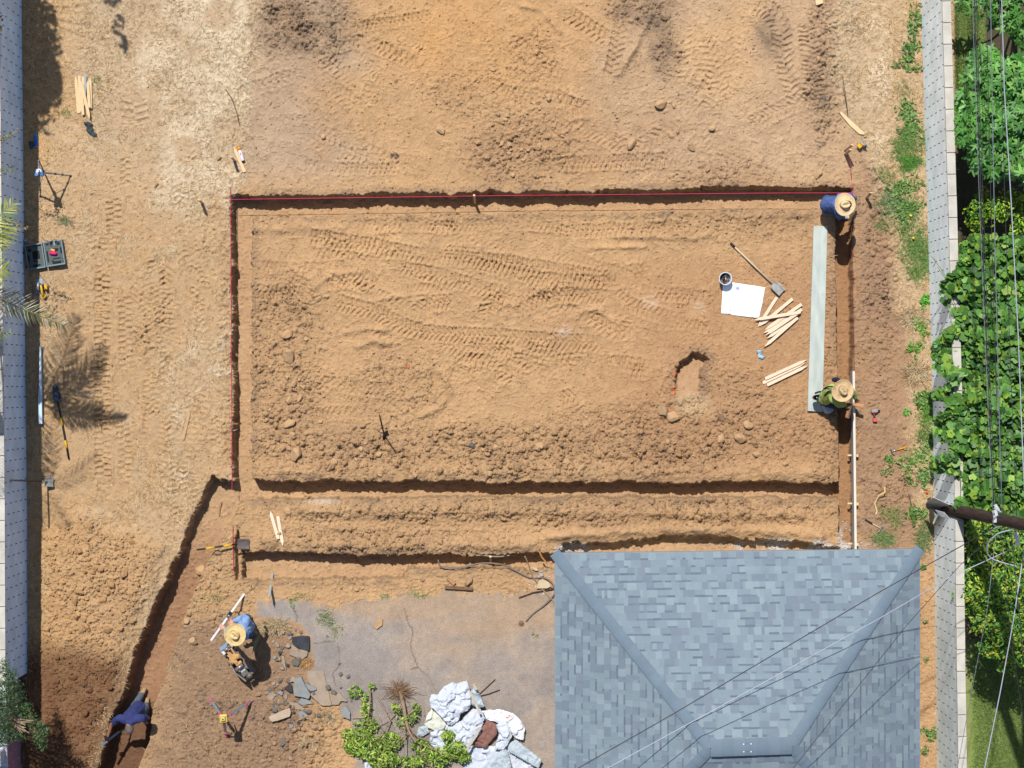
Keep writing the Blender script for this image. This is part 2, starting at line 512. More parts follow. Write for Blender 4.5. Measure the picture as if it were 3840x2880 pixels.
TR = [([(383, 1030), (383, 1300), (384, 1560), (388, 1800)], .31, .115, 0, 1.0), ([(468, 1110), (475, 1390)], .26, .115, .0, .8), ([(462, 1560), (470, 1800)], .26, .115, 0, .7),
      ([(545, 1150), (540, 1260)], .28, .12, .5, .7), ([(622, 990), (622, 1080)], .26, .13, -.6, .8), ([(625, 1330), (622, 1450)], .26, .12, -.6, .8), ([(718, 1480), (712, 1540)], .2, .12, -.7, .7),
      ([(560, 1480), (560, 1640)], .25, .12, .6, .5), ([(810, 1560), (812, 1690)], .22, .1, .0, .6), ([(425, 740), (428, 860)], .3, .12, 0, .9), ([(470, 580), (470, 700)], .2, .12, 0, .9),
      ([(500, 370), (510, 470)], .55, .14, .2, .7), ([(700, 530), (720, 610)], .25, .12, .6, .6), ([(780, 1000), (700, 1020)], .2, .1, 0, .5), ([(760, 1700), (700, 1900)], .25, .12, .3, .5),
      ([(1310, 105), (1450, 85), (1620, 55)], .2, .09, .1, 1.0), ([(1040, 80), (1180, 160)], .25, .1, .2, .7), ([(1220, 215), (1330, 310)], .3, .1, .3, .9), ([(1320, 150), (1450, 190), (1560, 240)], .26, .11, .3, .8), ([(1250, 330), (1340, 400)], .3, .12, .4, .6),
      ([(1500, 120), (1600, 180)], .25, .1, .3, .5), ([(1130, 500), (1250, 560), (1400, 590)], .25, .12, .5, .4), ([(1140, 620), (1300, 632), (1500, 630)], .22, .095, .15, .8),
      ([(2100, 615), (2300, 608), (2510, 598)], .28, .095, .15, 1.0), ([(2130, 50), (2280, 150)], .32, .12, .4, .8), ([(2330, 90), (2310, 200), (2290, 290)], .3, .13, .5, .8), ([(2570, 90), (2560, 220), (2520, 310)], .3, .13, .5, .6),
      ([(2640, 140), (2680, 260), (2640, 350)], .3, .13, .6, .7), ([(3030, 90), (3045, 220), (3050, 370)], .42, .095, .25, 1.0), ([(2820, 20), (2880, 40), (2930, 110), (2930, 200)], .4, .12, .4, .8), ([(2930, 200), (2960, 300), (2990, 400)], .35, .12, .5, .8),
      ([(2750, 190), (2720, 270)], .3, .13, .6, .6), ([(2380, 560), (2480, 500), (2560, 480)], .3, .14, .7, .4), ([(2700, 480), (2640, 420), (2620, 330)], .3, .13, .6, .5), ([(2020, 330), (2200, 420)], .3, .14, .5, .4), ([(2840, 420), (2850, 560)], .3, .14, .6, .4),
      ([(1290, 850), (1500, 845), (1760, 850)], .2, .1, .3, .8), ([(1160, 885), (1350, 915), (1600, 960), (1900, 985), (2320, 1058)], .30, .1, .2, .95), ([(1780, 985), (2000, 1040), (2320, 1060)], .24, .095, .1, .9),
      ([(1500, 1000), (1700, 1050), (1920, 1110), (2100, 1110)], .3, .1, .3, .85), ([(1250, 1130), (1400, 1170), (1560, 1240), (1800, 1260), (2250, 1290)], .32, .1, .5, .95), ([(1000, 1095), (1120, 1095)], .2, .09, .1, .9),
      ([(980, 1000), (1090, 1005)], .22, .09, .1, .8), ([(1660, 850), (1920, 840), (2080, 835)], .26, .1, .5, .6), ([(2070, 870), (2400, 860), (2560, 850)], .26, .1, .2, .6), ([(1650, 1290), (1800, 1320), (1920, 1310)], .3, .1, .6, .8),
      ([(1930, 1180), (2050, 1120), (2250, 1100)], .26, .1, .4, .7), ([(1820, 1190), (1840, 1140), (1900, 1110)], .3, .1, .5, .8), ([(1240, 1060), (1330, 1040), (1420, 1070)], .35, .12, .6, .6), ([(1550, 1180), (1620, 1140), (1700, 1130)], .3, .1, .4, .7),
      ([(1400, 1400), (1440, 1420)], .3, .11, .4, .6), ([(1860, 1390), (1930, 1420)], .3, .11, .6, .7), ([(2200, 1330), (2050, 1330), (1950, 1300)], .3, .1, .3, .7), ([(2360, 1390), (2420, 1395)], .3, .09, .1, .8), ([(2100, 1500), (2170, 1480)], .3, .11, .4, .5),
      ([(1400, 1955), (1850, 1960)], .24, .1, .2, .4), ([(1000, 1935), (1300, 1945)], .2, .1, .2, .4), ([(2200, 1180), (2320, 1250), (2380, 1200)], .3, .11, .5, .5), ([(2450, 1100), (2700, 1120)], .26, .11, .2, .3), ([(2480, 1210), (2700, 1230)], .2, .11, .1, .4)]
for pts, w, pitch, chev, keep in TR:
    track(pts, w, pitch, chev=chev, keep=keep)
_r = random.Random(21)
for _i in range(96):      # faint half crushed prints between the clear ones
    if _i < 26: _x, _y = _r.uniform(1000, 3050), _r.uniform(80, 640)
    elif _i < 70: _x, _y = _r.uniform(1000, 2500), _r.uniform(850, 1560)
    else: _x, _y = _r.uniform(330, 820), _r.uniform(700, 1850)
    _a = _r.gauss(0, .35) if 26 <= _i < 70 else (_r.uniform(0, 3.14) if _i < 26 else math.pi / 2 + _r.gauss(0, .2))
    _l = _r.uniform(80, 260); _b = _r.gauss(0, 25)
    track([(_x - _l * math.cos(_a), _y - _l * math.sin(_a)), (_x + _b, _y + _b), (_x + _l * math.cos(_a), _y + _l * math.sin(_a))], _r.uniform(.22, .34), _r.uniform(.095, .125), depth=.018, bar=.026, chev=_r.uniform(-.6, .6), keep=_r.uniform(.42, .62))
# concentric scrape where the machine pivoted
dd, ss, tt, LL = line_dist([(1470, 1330), (1471, 1331)], PX, PY)
Z = Z + 0.012 * np.cos(dd / 9.0) * blob(1470, 1340, 110, 60, .4) + 0.010 * np.cos(np.hypot(PX - 1900, PY - 1180) / 7.0) * blob(1900, 1180, 90, 60, .4)
# flatten under asphalt and lawn
Z = Z * (1 - 0.9 * asph) + asph * (0.004 + 0.0015 * fine)
Z = Z * (1 - 0.6 * lawn)
Z = Z * FADE

# ------------------------------------------------------------------ trenches
crumb = 0.042 * fbm(GX * 2.6, GY * 2.6, 4, 81) + 0.020 * fbm(GX * 14, GY * 14, 2, 82)
_f1, _f2, _c = worley(WX * 11, WY * 11, 6)
crumb = crumb + 0.03 * (_c - .5) * np.clip((_f2 - _f1) * 3, 0, 1)
_f1, _f2, _c = worley(WX * 16, WY * 16, 8)
floorn = 0.014 * wob2 + 0.006 * fine + 0.03 * np.clip((_f2 - _f1) * 2, 0, 1) * _c ** 4 + .01 * wob
TRENCH = np.zeros_like(PX)
DEEPRED = np.zeros_like(PX)
LIPS = np.zeros_like(PX)
def trench(poly, depth, crumble=1.0, wall=0.035, red=0.0, northy=None):
    global Z, TRENCH, DEEPRED, LIPS
    d = poly_sdf(poly) / K
    d = d + crumb * crumble
    LIPS = np.maximum(LIPS, sst(0.22, 0.02, d) * sst(-0.03, 0.0, d))
    k = np.clip(-d / wall, 0, 1)
    D = depth(PX, PY) if callable(depth) else depth
    Z = np.minimum(Z, Z * (1 - k) + (-D + floorn) * k)
    TRENCH = np.maximum(TRENCH, sst(0, 0.4, k))
    DEEPRED = np.maximum(DEEPRED, red * sst(0, 0.4, k))
trench([(868, 735), (1500, 728), (2200, 716), (2880, 703), (3200, 706), (3200, 790), (3080, 784), (2300, 796), (1500, 806), (868, 814)], 0.42, 1.4)
trench([(868, 735), (946, 735), (948, 1870), (872, 1870)], 0.40, 1.3)
trench([(830, 1796), (1500, 1806), (2500, 1806), (3150, 1806), (3150, 1870), (2500, 1868), (1000, 1872), (830, 1900)], 0.42, 1.3)
trench([(3130, 706), (3198, 706), (3208, 2200), (3150, 2200)], 0.40, 0.7)
trench([(900, 2068), (960, 2070), (1700, 2080), (2120, 2070), (2140, 2140), (1525, 2134), (1515, 2174), (900, 2180)], 0.38, 1.5)
trench([(795, 1780), (910, 1860), (890, 1925), (775, 2111), (700, 2296), (654, 2429), (608, 2574), (573, 2667), (555, 2788), (521, 2880), (420, 3150), (260, 3150), (370, 2870), (405, 2730), (457, 2614), (503, 2441), (584, 2244), (671, 2059), (723, 1920)],
       lambda x, y: 0.42 + 0.25 * sst(1900, 2450, y), 1.0, 0.05, 1.0)
trench([(892, 1960), (905, 2080), (905, 2180), (880, 2180), (878, 2060)], 0.25, 0.5)
trench([(2085, 2090), (2110, 2035), (2210, 2028), (2470, 2022), (2478, 1998), (2700, 2012), (3000, 2028), (3060, 2040), (3135, 2045), (3215, 2075), (3300, 2100), (3300, 2600), (2180, 2600), (2160, 2180)], 0.30, 1.6)
trench([(2530, 1372), (2556, 1345), (2596, 1315), (2640, 1330), (2656, 1350), (2636, 1380), (2630, 1480), (2530, 1500)], lambda x, y: 0.24 * sst(1500, 1370, y) + 0.02, 1.8, 0.06)
# loose rims
Z = Z + LIPS * (1 - TRENCH) * 0.03 * np.clip(0.4 + fbm(GX * 12, GY * 12, 3, 91), 0, 1)

# ------------------------------------------------------------------ soil colours (the soil's own, plus painted shadows among rough clods)
def c_(r, g, b): return np.array(lin(r, g, b), np.float32)
C = np.zeros(PX.shape + (3,), np.float32) + c_(203, 163, 117)
def over(c, m):
    global C
    m = np.clip(m, 0, 1)[..., None]
    C = C * (1 - m) + c_(*c) * m
over((193, 165, 133), sst(1500, 1100, PX + 250 * wob) * sst(760, 600, PY) * 0.9)
over((200, 168, 132), sst(2150, 2500, PX + 250 * wob) * sst(760, 600, PY) * 0.8)
over((216, 164, 104), blob(1800, 120, 300, 200, .6) * (0.6 + 0.4 * wob))
over((186, 148, 110), sst(0.1, 0.7, wob3 + 0.3 * wob) * 0.55)
over((218, 176, 124), sst(0.1, 0.6, -wob3 + 0.35 * wob) * 0.5)
over((188, 145, 104), sst(2000, 2500, PX + 300 * wob) * sst(900, 1050, PY) * sst(1830, 1650, PY) * 0.7)
over((172, 138, 108), sst(3150, 3270, PX + 60 * wob2) * (0.8 + 0.3 * wob))
over((158, 128, 98), rough * 0.45 * (0.6 + 0.6 * wob2))
over((140, 118, 96), (blob(1130, 90, 190, 110, .5) + blob(2420, 30, 120, 70) + blob(2480, 170, 50, 110) + blob(2900, 130, 60, 90) + blob(3080, 300, 50, 150) * .6) * (0.5 + 0.7 * wob2))
over((140, 114, 90), rough * sst(.55, .9, worley(WX * 19, WY * 19, 2)[2] + .4 * wob2) * .35)  # greyish shadows of the disturbed ridges, painted into the soil colour
over((150, 124, 98), LIPS * (0.35 + 0.8 * wob2))
over((206, 154, 100), heap * 0.9)
over((178, 128, 82), heap * sst(2100, 2400, PY) * 0.6)
over((204, 172, 132), leftside * (1 - bare) * 0.6)
over((208, 160, 104), sst(400, 150, PX + 60 * wob) * sst(1850, 1990, PY + 60 * wob2) * sst(2560, 2350, PY + 60 * wob2) * .8)
st = np.clip(straw, 0, 1) * sst(-0.5, 0.15, wob2 + 0.5)
over((214, 188, 150), st * (0.75 + 0.2 * wob))
over((176, 146, 110), st * sst(0.15, 0.7, fbm(GX * 9, GY * 9, 3, 111)) * 0.6)
over((214, 168, 112), leftside * sst(360, 180, PX + 80 * wob) * sst(1000, 500, PY) * straw * 0.75)
over((240, 218, 182), leftside * sst(440, 620, PX + 80 * wob) * straw * sst(0.0, 0.6, 0.5 + wob) * sst(1150, 500, PY + 150 * wob) * 0.75)
over((198, 160, 114), leftside * sst(600, 1000, PY + 200 * wob) * (0.62 + .5 * wob2))
over((224, 202, 168), leftside * sst(520, 680, PX + 60 * wob) * straw * sst(.0, .45, wob2 + .3 * wob) * .7)
over((212, 176, 128), sst(3200, 3260, PX) * straw * (0.55 + 0.6 * wob2))
over((232, 214, 180), blob(800, 250, 130, 300, .5) * sst(-.3, .3, wob2) * straw * .5)
over((236, 216, 184), blob(3290, 300, 50, 330, .5) * (0.4 + 0.8 * wob2) * 0.8)
over((120, 84, 58), wet * (0.85 + 0.2 * wob2))
over((196, 160, 122), TRENCH * 0.5)
over((164, 124, 92), DEEPRED * (0.8 + 0.2 * wob2) * sst(1900, 2200, PY))
over((122, 90, 66), DEEPRED * sst(2560, 2760, PY))
over((172, 128, 88), TRENCH * sst(3120, 3140, PX) * 0.8)
over((214, 184, 140), blob(2600, 1520, 70, 40) * 0.6)
over((170, 158, 146), asph)
over((178, 162, 144), asph * sst(-.1, .5, wob2 + .5 * wob) * .7)
over((150, 142, 134), asph * sst(.25, .6, fbm(GX * 2.3, GY * 2.3, 4, 141)) * .5)
over((190, 160, 126), dusty * 0.75)
over((146, 136, 126), asph * sst(2400, 2600, PY) * sst(0.2, -0.3, wob) * 0.5)
over((150, 122, 98), sst(1230, 1080, PX + 90 * wob + 40 * wob2) * sst(2250, 2370, PY + 60 * wob) * (1 - TRENCH) * sst(520, 720, PX + .25 * (PY - 2500) + 60 * wob) * 0.75 * (1 - asph))
over((116, 98, 84), sst(0.1, 0.6, wob2) * blob(860, 2560, 260, 170, .5) * (1 - TRENCH) * 0.6)
gravel = (blob(2150, 2060, 60, 22, .4) + blob(2080, 2210, 90, 60, .5) * 0.4 + blob(2980, 2050, 260, 26, .5) + blob(3170, 2020, 30, 50, .5)) * sst(-0.4, 0.2, wob2)
over((214, 204, 192), gravel * 0.9)
over((226, 204, 178), blob(2440, 1130, 30, 25) * 0.2 * (1 + wob2) + blob(2620, 1150, 25, 20) * .2 + blob(2115, 1245, 28, 20) * .4 + blob(1210, 1880, 60, 12) * .5)
# ginger patch of chalk spray paint marks
over((228, 128, 78), (blob(2530, 1400, 5, 14, .5) + blob(2524, 1465, 7, 14, .5) + blob(1528, 1374, 8, 6) + blob(2519, 1537, 8, 5)) * 0.9)
# lawn and planting bed
over((92, 84, 62), lawn)
over((136, 156, 78), lawn * np.clip(blob(3620, 130, 70, 260, .3) + sst(2380, 2450, PY + 40 * wob), 0, 1))
over((168, 150, 110), sst(3660, 3600, PX + 10 * wob2) * sst(2250, 2350, PY) * lawn * 0.7)
over((200, 160, 116), sst(3430, 3470, PX) * sst(2080, 2120, PY) * sst(3560, 3540, PX))
# crack lines in the asphalt
for pts in [[(1515, 2285), (1535, 2340), (1552, 2370), (1540, 2430), (1558, 2480), (1572, 2505), (1610, 2540), (1630, 2590)], [(1100, 2280), (1115, 2330), (1105, 2375)], [(1265, 2410), (1272, 2480), (1250, 2530), (1262, 2570)], [(1175, 2414), (1215, 2406), (1255, 2408)], [(1572, 2505), (1545, 2512)]]:
    d, s, t, L = line_dist(pts, PX + 9 * wob2 + 6 * fine, PY + 9 * wob2 - 6 * fine)
    over((112, 98, 84), sst(3.6, .8, d) * asph * (0.65 + .5 * wob2))
over((192, 158, 118), (1 - FADE) * sst(9.6, 9.2, GX))
C *= (1 + 0.12 * wob2 * FADE + 0.12 * fine * FADE)[..., None]
C *= np.array([0.935, 0.94, 0.99], np.float32)
C = np.clip(C, 0.01, 0.9)

ground_m = attr_mat("soil", 0.97, (38.0, 0.17), (120.0, 0.26), 0.9, 55.0)
ny, nx = PX.shape
V = np.stack([GX, GY, Z], -1).reshape(-1, 3)
idx = np.arange(ny * nx).reshape(ny, nx)
Fq = np.stack([idx[:-1, :-1], idx[:-1, 1:], idx[1:, 1:], idx[1:, :-1]], -1).reshape(-1, 4)
ground = np_mesh("ground", V, Fq, ground_m, C.reshape(-1, 3), smooth=True)
tag(ground, kind="structure")

def _at(A, X, Y):
    """bilinear lookup in the ground grid"""
    X = np.asarray(X, float); Y = np.asarray(Y, float)
    c = np.clip(np.searchsorted(XS, X) - 1, 0, nx - 2); r = np.clip(np.searchsorted(YS, Y) - 1, 0, ny - 2)
    fx = (X - XS[c]) / (XS[c + 1] - XS[c]); fy = (Y - YS[r]) / (YS[r + 1] - YS[r])
    if A.ndim == 3: fx = fx[..., None]; fy = fy[..., None]
    return (A[r, c] * (1 - fx) + A[r, c + 1] * fx) * (1 - fy) + (A[r + 1, c] * (1 - fx) + A[r + 1, c + 1] * fx) * fy
def gz(X, Y): return float(_at(Z, X, Y))
def G(x, y, dz=0.0):
    """point resting on the ground where the photo shows pixel x, y"""
    z = 0.0
    for _ in range(4):
        p = P(x, y, z + dz); z = gz(p.x, p.y)
    return P(x, y, z + dz)

# ------------------------------------------------------------------ scattered stuff
def ico(sub, seed, rough_=0.25, flat=0.7):
    bm = bmesh.new()
    bmesh.ops.create_icosphere(bm, subdivisions=sub, radius=1.0)
    r = random.Random(seed)
    dirs = [Vector((r.gauss(0, 1), r.gauss(0, 1), r.gauss(0, 1))).normalized() for _ in range(13)]
    offs = [r.uniform(0.42, 0.72) for _ in range(13)]
    for v in bm.verts:
        for d, o_ in zip(dirs, offs):      # chop facets off the ball
            e = v.co.dot(d) - o_
            if e > 0: v.co -= d * e
        v.co *= 1 + r.uniform(-rough_, rough_) * 0.25
        v.co.z *= flat
    V_ = np.array([v.co[:] for v in bm.verts], np.float32)
    F_ = np.array([[v.index for v in f.verts] for f in bm.faces], np.int32)
    bm.free()
    return V_, F_

def scatter_clods(name, n, weight, smin, smax, power, material, tint=(1, 1, 1), seed=1, pxr=(0, 3840), pyr=(0, 2880), sub=1):
    rg = np.random.default_rng(seed)
    tmpl = [ico(sub, 100 + seed * 10 + i) for i in range(5)]
    xs = rg.uniform((pxr[0] - 1920) / K, (pxr[1] - 1920) / K, n * 12); ys = rg.uniform((1440 - pyr[1]) / K, (1440 - pyr[0]) / K, n * 12)
    keep = rg.random(n * 12) < _at(weight, xs, ys)
    xs = xs[keep][:n]; ys = ys[keep][:n]
    n = len(xs)
    zs = _at(Z, xs, ys)
    cs = _at(C, xs, ys)
    s = smin + (smax - smin) * rg.random(n) ** power
    VV = []; FF = []; CC = []; b = 0
    for i in range(n):
        tv, tf = tmpl[i % 5]
        a = rg.uniform(0, 6.28); ca, sa = math.cos(a), math.sin(a)
        e = rg.uniform(0.7, 1.3)
        v = tv * [s[i] * e, s[i] / e, s[i]]
        v = np.stack([v[:, 0] * ca - v[:, 1] * sa, v[:, 0] * sa + v[:, 1] * ca, v[:, 2]], -1) + [xs[i], ys[i], zs[i] + s[i] * 0.22]
        VV.append(v); FF.append(tf + b); b += len(v)
        CC.append(np.tile(cs[i] * tint * rg.uniform(0.8, 1.18), (len(v), 1)))
    return np_mesh(name, np.concatenate(VV), np.concatenate(FF), material, np.concatenate(CC))

clod_m = attr_mat("clod_soil", 0.97, (50.0, 0.18), (160.0, 0.15), 0.5, 80.0)
free = (1 - asph) * (1 - lawn)
near_roof = sst(2060, 2090, PY) * sst(2080, 2100, PX) * sst(3450, 3430, PX)
wt = np.clip(0.075 + rough ** 1.5 * 0.9 + LIPS * 0.25, 0, 1) * free * (1 - TRENCH * 0.85) * (1 - straw * 0.9) * (1 - near_roof)
o = scatter_clods("soil_crumbs", 34000, wt, 0.006, 0.036, 3.2, clod_m, seed=1)
tag(o, "loose crumbs of tan soil strewn over the dug lot", "soil crumbs", kind="stuff")
wg = np.clip(gravel, 0, 1) * (1 - near_roof)
o = scatter_clods("gravel", 1500, wg, 0.008, 0.03, 2.0, mat("pale_gravel", (214, 206, 196), .9, .2, 30), seed=3, pxr=(1950, 3260), pyr=(1950, 2300))
tag(o, "pale crushed gravel spilled beside the house eave", "gravel", kind="stuff")

def blades(name, n, weight, L, W, cols, material, seed=1, pxr=(0, 3840), pyr=(0, 2880), lift=(0.0, 0.35), curl=0.3, zoff=0.004):
    rg = np.random.default_rng(seed)
    m = n * 6
    xs = rg.uniform((pxr[0] - 1920) / K, (pxr[1] - 1920) / K, m); ys = rg.uniform((1440 - pyr[1]) / K, (1440 - pyr[0]) / K, m)
    keep = rg.random(m) < _at(weight, xs, ys)
    xs = xs[keep][:n]; ys = ys[keep][:n]; n = len(xs)
    zs = _at(Z, xs, ys) + zoff
    a = rg.uniform(0, 2 * np.pi, n); el = rg.uniform(*lift, n)
    l = rg.uniform(*L, n); w = rg.uniform(*W, n)
    d = np.stack([np.cos(a) * np.cos(el), np.sin(a) * np.cos(el), np.sin(el)], -1) * l[:, None]
    a2 = a + rg.uniform(-curl, curl, n) * 2
    d2 = np.stack([np.cos(a2) * np.cos(el * .4), np.sin(a2) * np.cos(el * .4), np.sin(el * .4)], -1) * l[:, None]
    s = np.stack([-np.sin(a), np.cos(a), np.zeros(n)], -1) * w[:, None] / 2
    p = np.stack([xs, ys, zs], -1)
    V_ = np.stack([p - s, p + s, p + d * .5 + s, p + d * .5 - s, p + d * .5 + d2 * .5 + s * .3, p + d * .5 + d2 * .5 - s * .3], 1).reshape(-1, 3)
    b = np.arange(n)[:, None] * 6
    Fb = np.concatenate([b + [0, 1, 2, 3], b + [3, 2, 4, 5]], 0)
    cc = np.array([lin(*c) for c in cols])[rg.integers(0, len(cols), n)] * rg.uniform(0.8, 1.15, n)[:, None]
    return np_mesh(name, V_, Fb, material, np.repeat(cc, 6, 0))

blade_m = attr_mat("dry_blade", 0.8, (30.0, 0.1), (6.0, 0.1), 0.0, trans=0.2)
green_m = attr_mat("green_blade", 0.6, (30.0, 0.1), (6.0, 0.1), 0.0, trans=0.35, spec=0.3)
wst = np.clip(straw * 1.0 + 0.02 * bare * (1 - rough) + 0.15 * leftside * (1 - heap), 0, 1) * (1 - .25 * leftside * sst(800, 1200, PY)) * free * (1 - TRENCH) * (1 - near_roof) * np.clip(0.6 + wob2, 0.1, 1)
o = blades("dry_grass", 90000, wst, (0.03, 0.11), (0.003, 0.007), [(240, 218, 176), (228, 196, 146), (214, 178, 124), (198, 158, 104), (246, 230, 200), (180, 140, 92), (150, 120, 86)], blade_m, seed=5)
tag(o, "matted pale dry straw covering the uncut ground", "dry grass", kind="stuff")
wl = np.clip(blob(3620, 130, 60, 270, .3) + sst(2420, 2470, PY + 30 * wob) * sst(3640, 3680, PX + 20 * wob2), 0, 1) * lawn
o = blades("lawn_grass", 30000, wl, (0.03, 0.07), (0.004, 0.008), [(140, 172, 84), (116, 150, 70), (164, 184, 100), (100, 132, 60), (186, 188, 120)], green_m, seed=6, pxr=(3580, 3900), pyr=(-60, 2940), lift=(0.4, 1.3))
tag(o, "short green lawn behind the right block wall", "grass", kind="stuff")
wr = np.zeros_like(PX)
for cx, cy, rx, ry, a in [(1120, 70, 170, 100, .8), (1230, 160, 60, 60, .7), (1000, 850, 50, 90, .8), (940, 520, 40, 120, .8), (980, 700, 110, 14, .8), (2410, 30, 110, 50, .5), (3100, 250, 60, 260, .4), (850, 1250, 30, 480, .9), (745, 1900, 40, 90, .9), (640, 2110, 30, 120, .8), (1060, 2350, 60, 20, 1), (700, 1950, 60, 60, .8), (2300, 706, 800, 14, .4), (810, 2100, 40, 60, .6)]:
    wr = np.maximum(wr, a * blob(cx, cy, rx, ry, .5))
o = blades("dead_roots", 9000, wr * (1 - TRENCH), (0.04, 0.12), (0.003, 0.006), [(214, 196, 160), (190, 166, 124), (150, 126, 92), (232, 216, 184)], blade_m, seed=9, lift=(0, .7))
tag(o, "wispy dead roots and thatch along the dug edges", "thatch", kind="stuff")
# ------------------------------------------------------------------ block walls
def block_mat(name, c1, c2, mortar, head=(60, 60, 60), k=0.6, lw=0.4, ms=0.010):
    m = bpy.data.materials.new(name); m.use_nodes = True
    nt = m.node_tree; N = nt.nodes; bs = N["Principled BSDF"]
    bs.inputs["Roughness"].default_value = 0.9
    uv = N.new("ShaderNodeUVMap"); uv.uv_map = "uv"
    br = N.new("ShaderNodeTexBrick")
    br.inputs["Scale"].default_value = 1.0
    br.inputs["Brick Width"].default_value = lw
    br.inputs["Row Height"].default_value = 0.2
    br.inputs["Mortar Size"].default_value = ms
    br.inputs["Mortar Smooth"].default_value = 0.2
    br.inputs["Color1"].default_value = (*lin(*c1, k), 1); br.inputs["Color2"].default_value = (*lin(*c2, k), 1)
    br.inputs["Mortar"].default_value = (*lin(*mortar, k), 1)
    nt.links.new(uv.outputs[0], br.inputs["Vector"])
    tc = N.new("ShaderNodeTexCoord")
    nz = N.new("ShaderNodeTexNoise"); nz.inputs["Scale"].default_value = 2.2; nz.inputs["Detail"].default_value = 8
    nt.links.new(tc.outputs["Object"], nz.inputs["Vector"])
    mr = N.new("ShaderNodeMapRange"); mr.inputs["From Min"].default_value = .3; mr.inputs["From Max"].default_value = .7; mr.inputs["To Min"].default_value = 0.84; mr.inputs["To Max"].default_value = 1.10
    nt.links.new(nz.outputs[0], mr.inputs[0])
    vm = N.new("ShaderNodeVectorMath"); vm.operation = 'SCALE'
    sx = N.new("ShaderNodeSeparateXYZ"); nt.links.new(uv.outputs[0], sx.inputs[0])
    def mth(op, a, b_=None):
        q = N.new("ShaderNodeMath"); q.operation = op
        nt.links.new(a, q.inputs[0])
        if b_ is not None:
            if isinstance(b_, float): q.inputs[1].default_value = b_
            else: nt.links.new(b_, q.inputs[1])
        return q.outputs[0]
    fr_ = mth('FRACT', mth('DIVIDE', sx.outputs[1], 0.2))
    inb = mth('MULTIPLY', mth('GREATER_THAN', fr_, 0.09), mth('LESS_THAN', fr_, 0.91))
    hj = mth('MULTIPLY', inb, mth('GREATER_THAN', br.outputs["Fac"], 0.3))
    mxh = N.new("ShaderNodeMix"); mxh.data_type = 'RGBA'; mxh.inputs[7].default_value = (*lin(*head, k), 1)
    nt.links.new(hj, mxh.inputs[0]); nt.links.new(br.outputs["Color"], mxh.inputs[6])
    nt.links.new(mxh.outputs[2], vm.inputs[0]); nt.links.new(mr.outputs[0], vm.inputs["Scale"])
    nt.links.new(vm.outputs[0], bs.inputs["Base Color"])
    n2 = N.new("ShaderNodeTexNoise"); n2.inputs["Scale"].default_value = 70
    nt.links.new(tc.outputs["Object"], n2.inputs["Vector"])
    ad = N.new("ShaderNodeMath"); ad.operation = 'MULTIPLY_ADD'; ad.inputs[1].default_value = -1.0
    nt.links.new(br.outputs["Fac"], ad.inputs[0]); nt.links.new(n2.outputs[0], ad.inputs[2])
    bp = N.new("ShaderNodeBump"); bp.inputs["Strength"].default_value = 0.6; bp.inputs["Distance"].default_value = 0.01
    nt.links.new(ad.outputs[0], bp.inputs["Height"]); nt.links.new(bp.outputs[0], bs.inputs["Normal"])
    return m

def wall_run(name, label, pts, h, th, m_body, m_cap, side, zb=-0.15, gaps=()):
    """pts: inner base line in world metres going down the photo; side: +1 body lies to +x"""
    o3 = Vector((pts[0][0], pts[0][1], 0))
    t = thing(name, label, "wall", o3)
    V_ = []; Fc = []; UV = []
    s = 0.0
    def quad(a, b, c, d, ua, ub, uc, ud):
        i = len(V_); V_.extend([a, b, c, d]); Fc.append((i, i + 1, i + 2, i + 3)); UV.extend([ua, ub, uc, ud])
    cap = MB()
    for (x0, y0), (x1, y1) in zip(pts[:-1], pts[1:]):
        L = math.hypot(x1 - x0, y1 - y0)
        a0 = Vector((x0, y0, zb)); a1 = Vector((x1, y1, zb)); b0 = Vector((x0, y0, h)); b1 = Vector((x1, y1, h))
        off = Vector((side * th, 0, 0))
        u0, u1 = s, s + L
        quad(a0, a1, b1, b0, (u0, zb), (u1, zb), (u1, h), (u0, h))
        quad(a1 + off, a0 + off, b0 + off, b1 + off, (u1, zb), (u0, zb), (u0, h), (u1, h))
        quad(b0, b1, b1 + off, b0 + off, (u0, h), (u1, h), (u1, h + th), (u0, h + th))
        s += L
    for (x, y), sg in ((pts[0], 1), (pts[-1], -1)):
        a = Vector((x, y, zb)); b = Vector((x, y, h)); off = Vector((side * th, 0, 0))
        quad(a, a + off, b + off, b, (0, zb), (th, zb), (th, h), (0, h))
    me = bpy.data.meshes.new("block_face")
    me.from_pydata([tuple(v - o3) for v in V_], [], Fc)
    ul = me.uv_layers.new(name="uv")
    k = 0
    for p in me.polygons:
        for li in p.loop_indices:
            ul.data[li].uv = UV[k]; k += 1
    me.materials.append(m_body)
    link_obj("block_face", me, t)
    # cap slabs 0.4 m long
    total = s; d = 0.0; i = 0
    def at(dist):
        acc = 0
        for (x0, y0), (x1, y1) in zip(pts[:-1], pts[1:]):
            L = math.hypot(x1 - x0, y1 - y0)
            if dist <= acc + L or (x1, y1) == pts[-1]:
                f = (dist - acc) / L
                return x0 + (x1 - x0) * f, y0 + (y1 - y0) * f
            acc += L
    r = random.Random(5)
    while d < total - 0.02:
        e = min(d + 0.397, total)
        xa, ya = at(d); xb, yb = at(e)
        j = r.uniform(-.002, .002)
        x_in = (xa + xb) / 2
        cap.box(((x_in + side * th / 2) + j, (ya + yb) / 2, h + 0.027), (th + 0.006, (ya - yb) - 0.006, 0.05), rz=math.atan2(xb - xa, ya - yb))
        d += 0.403
    cap.build("cap_blocks", m_cap, t, o3, bevel=0.004)
    return t

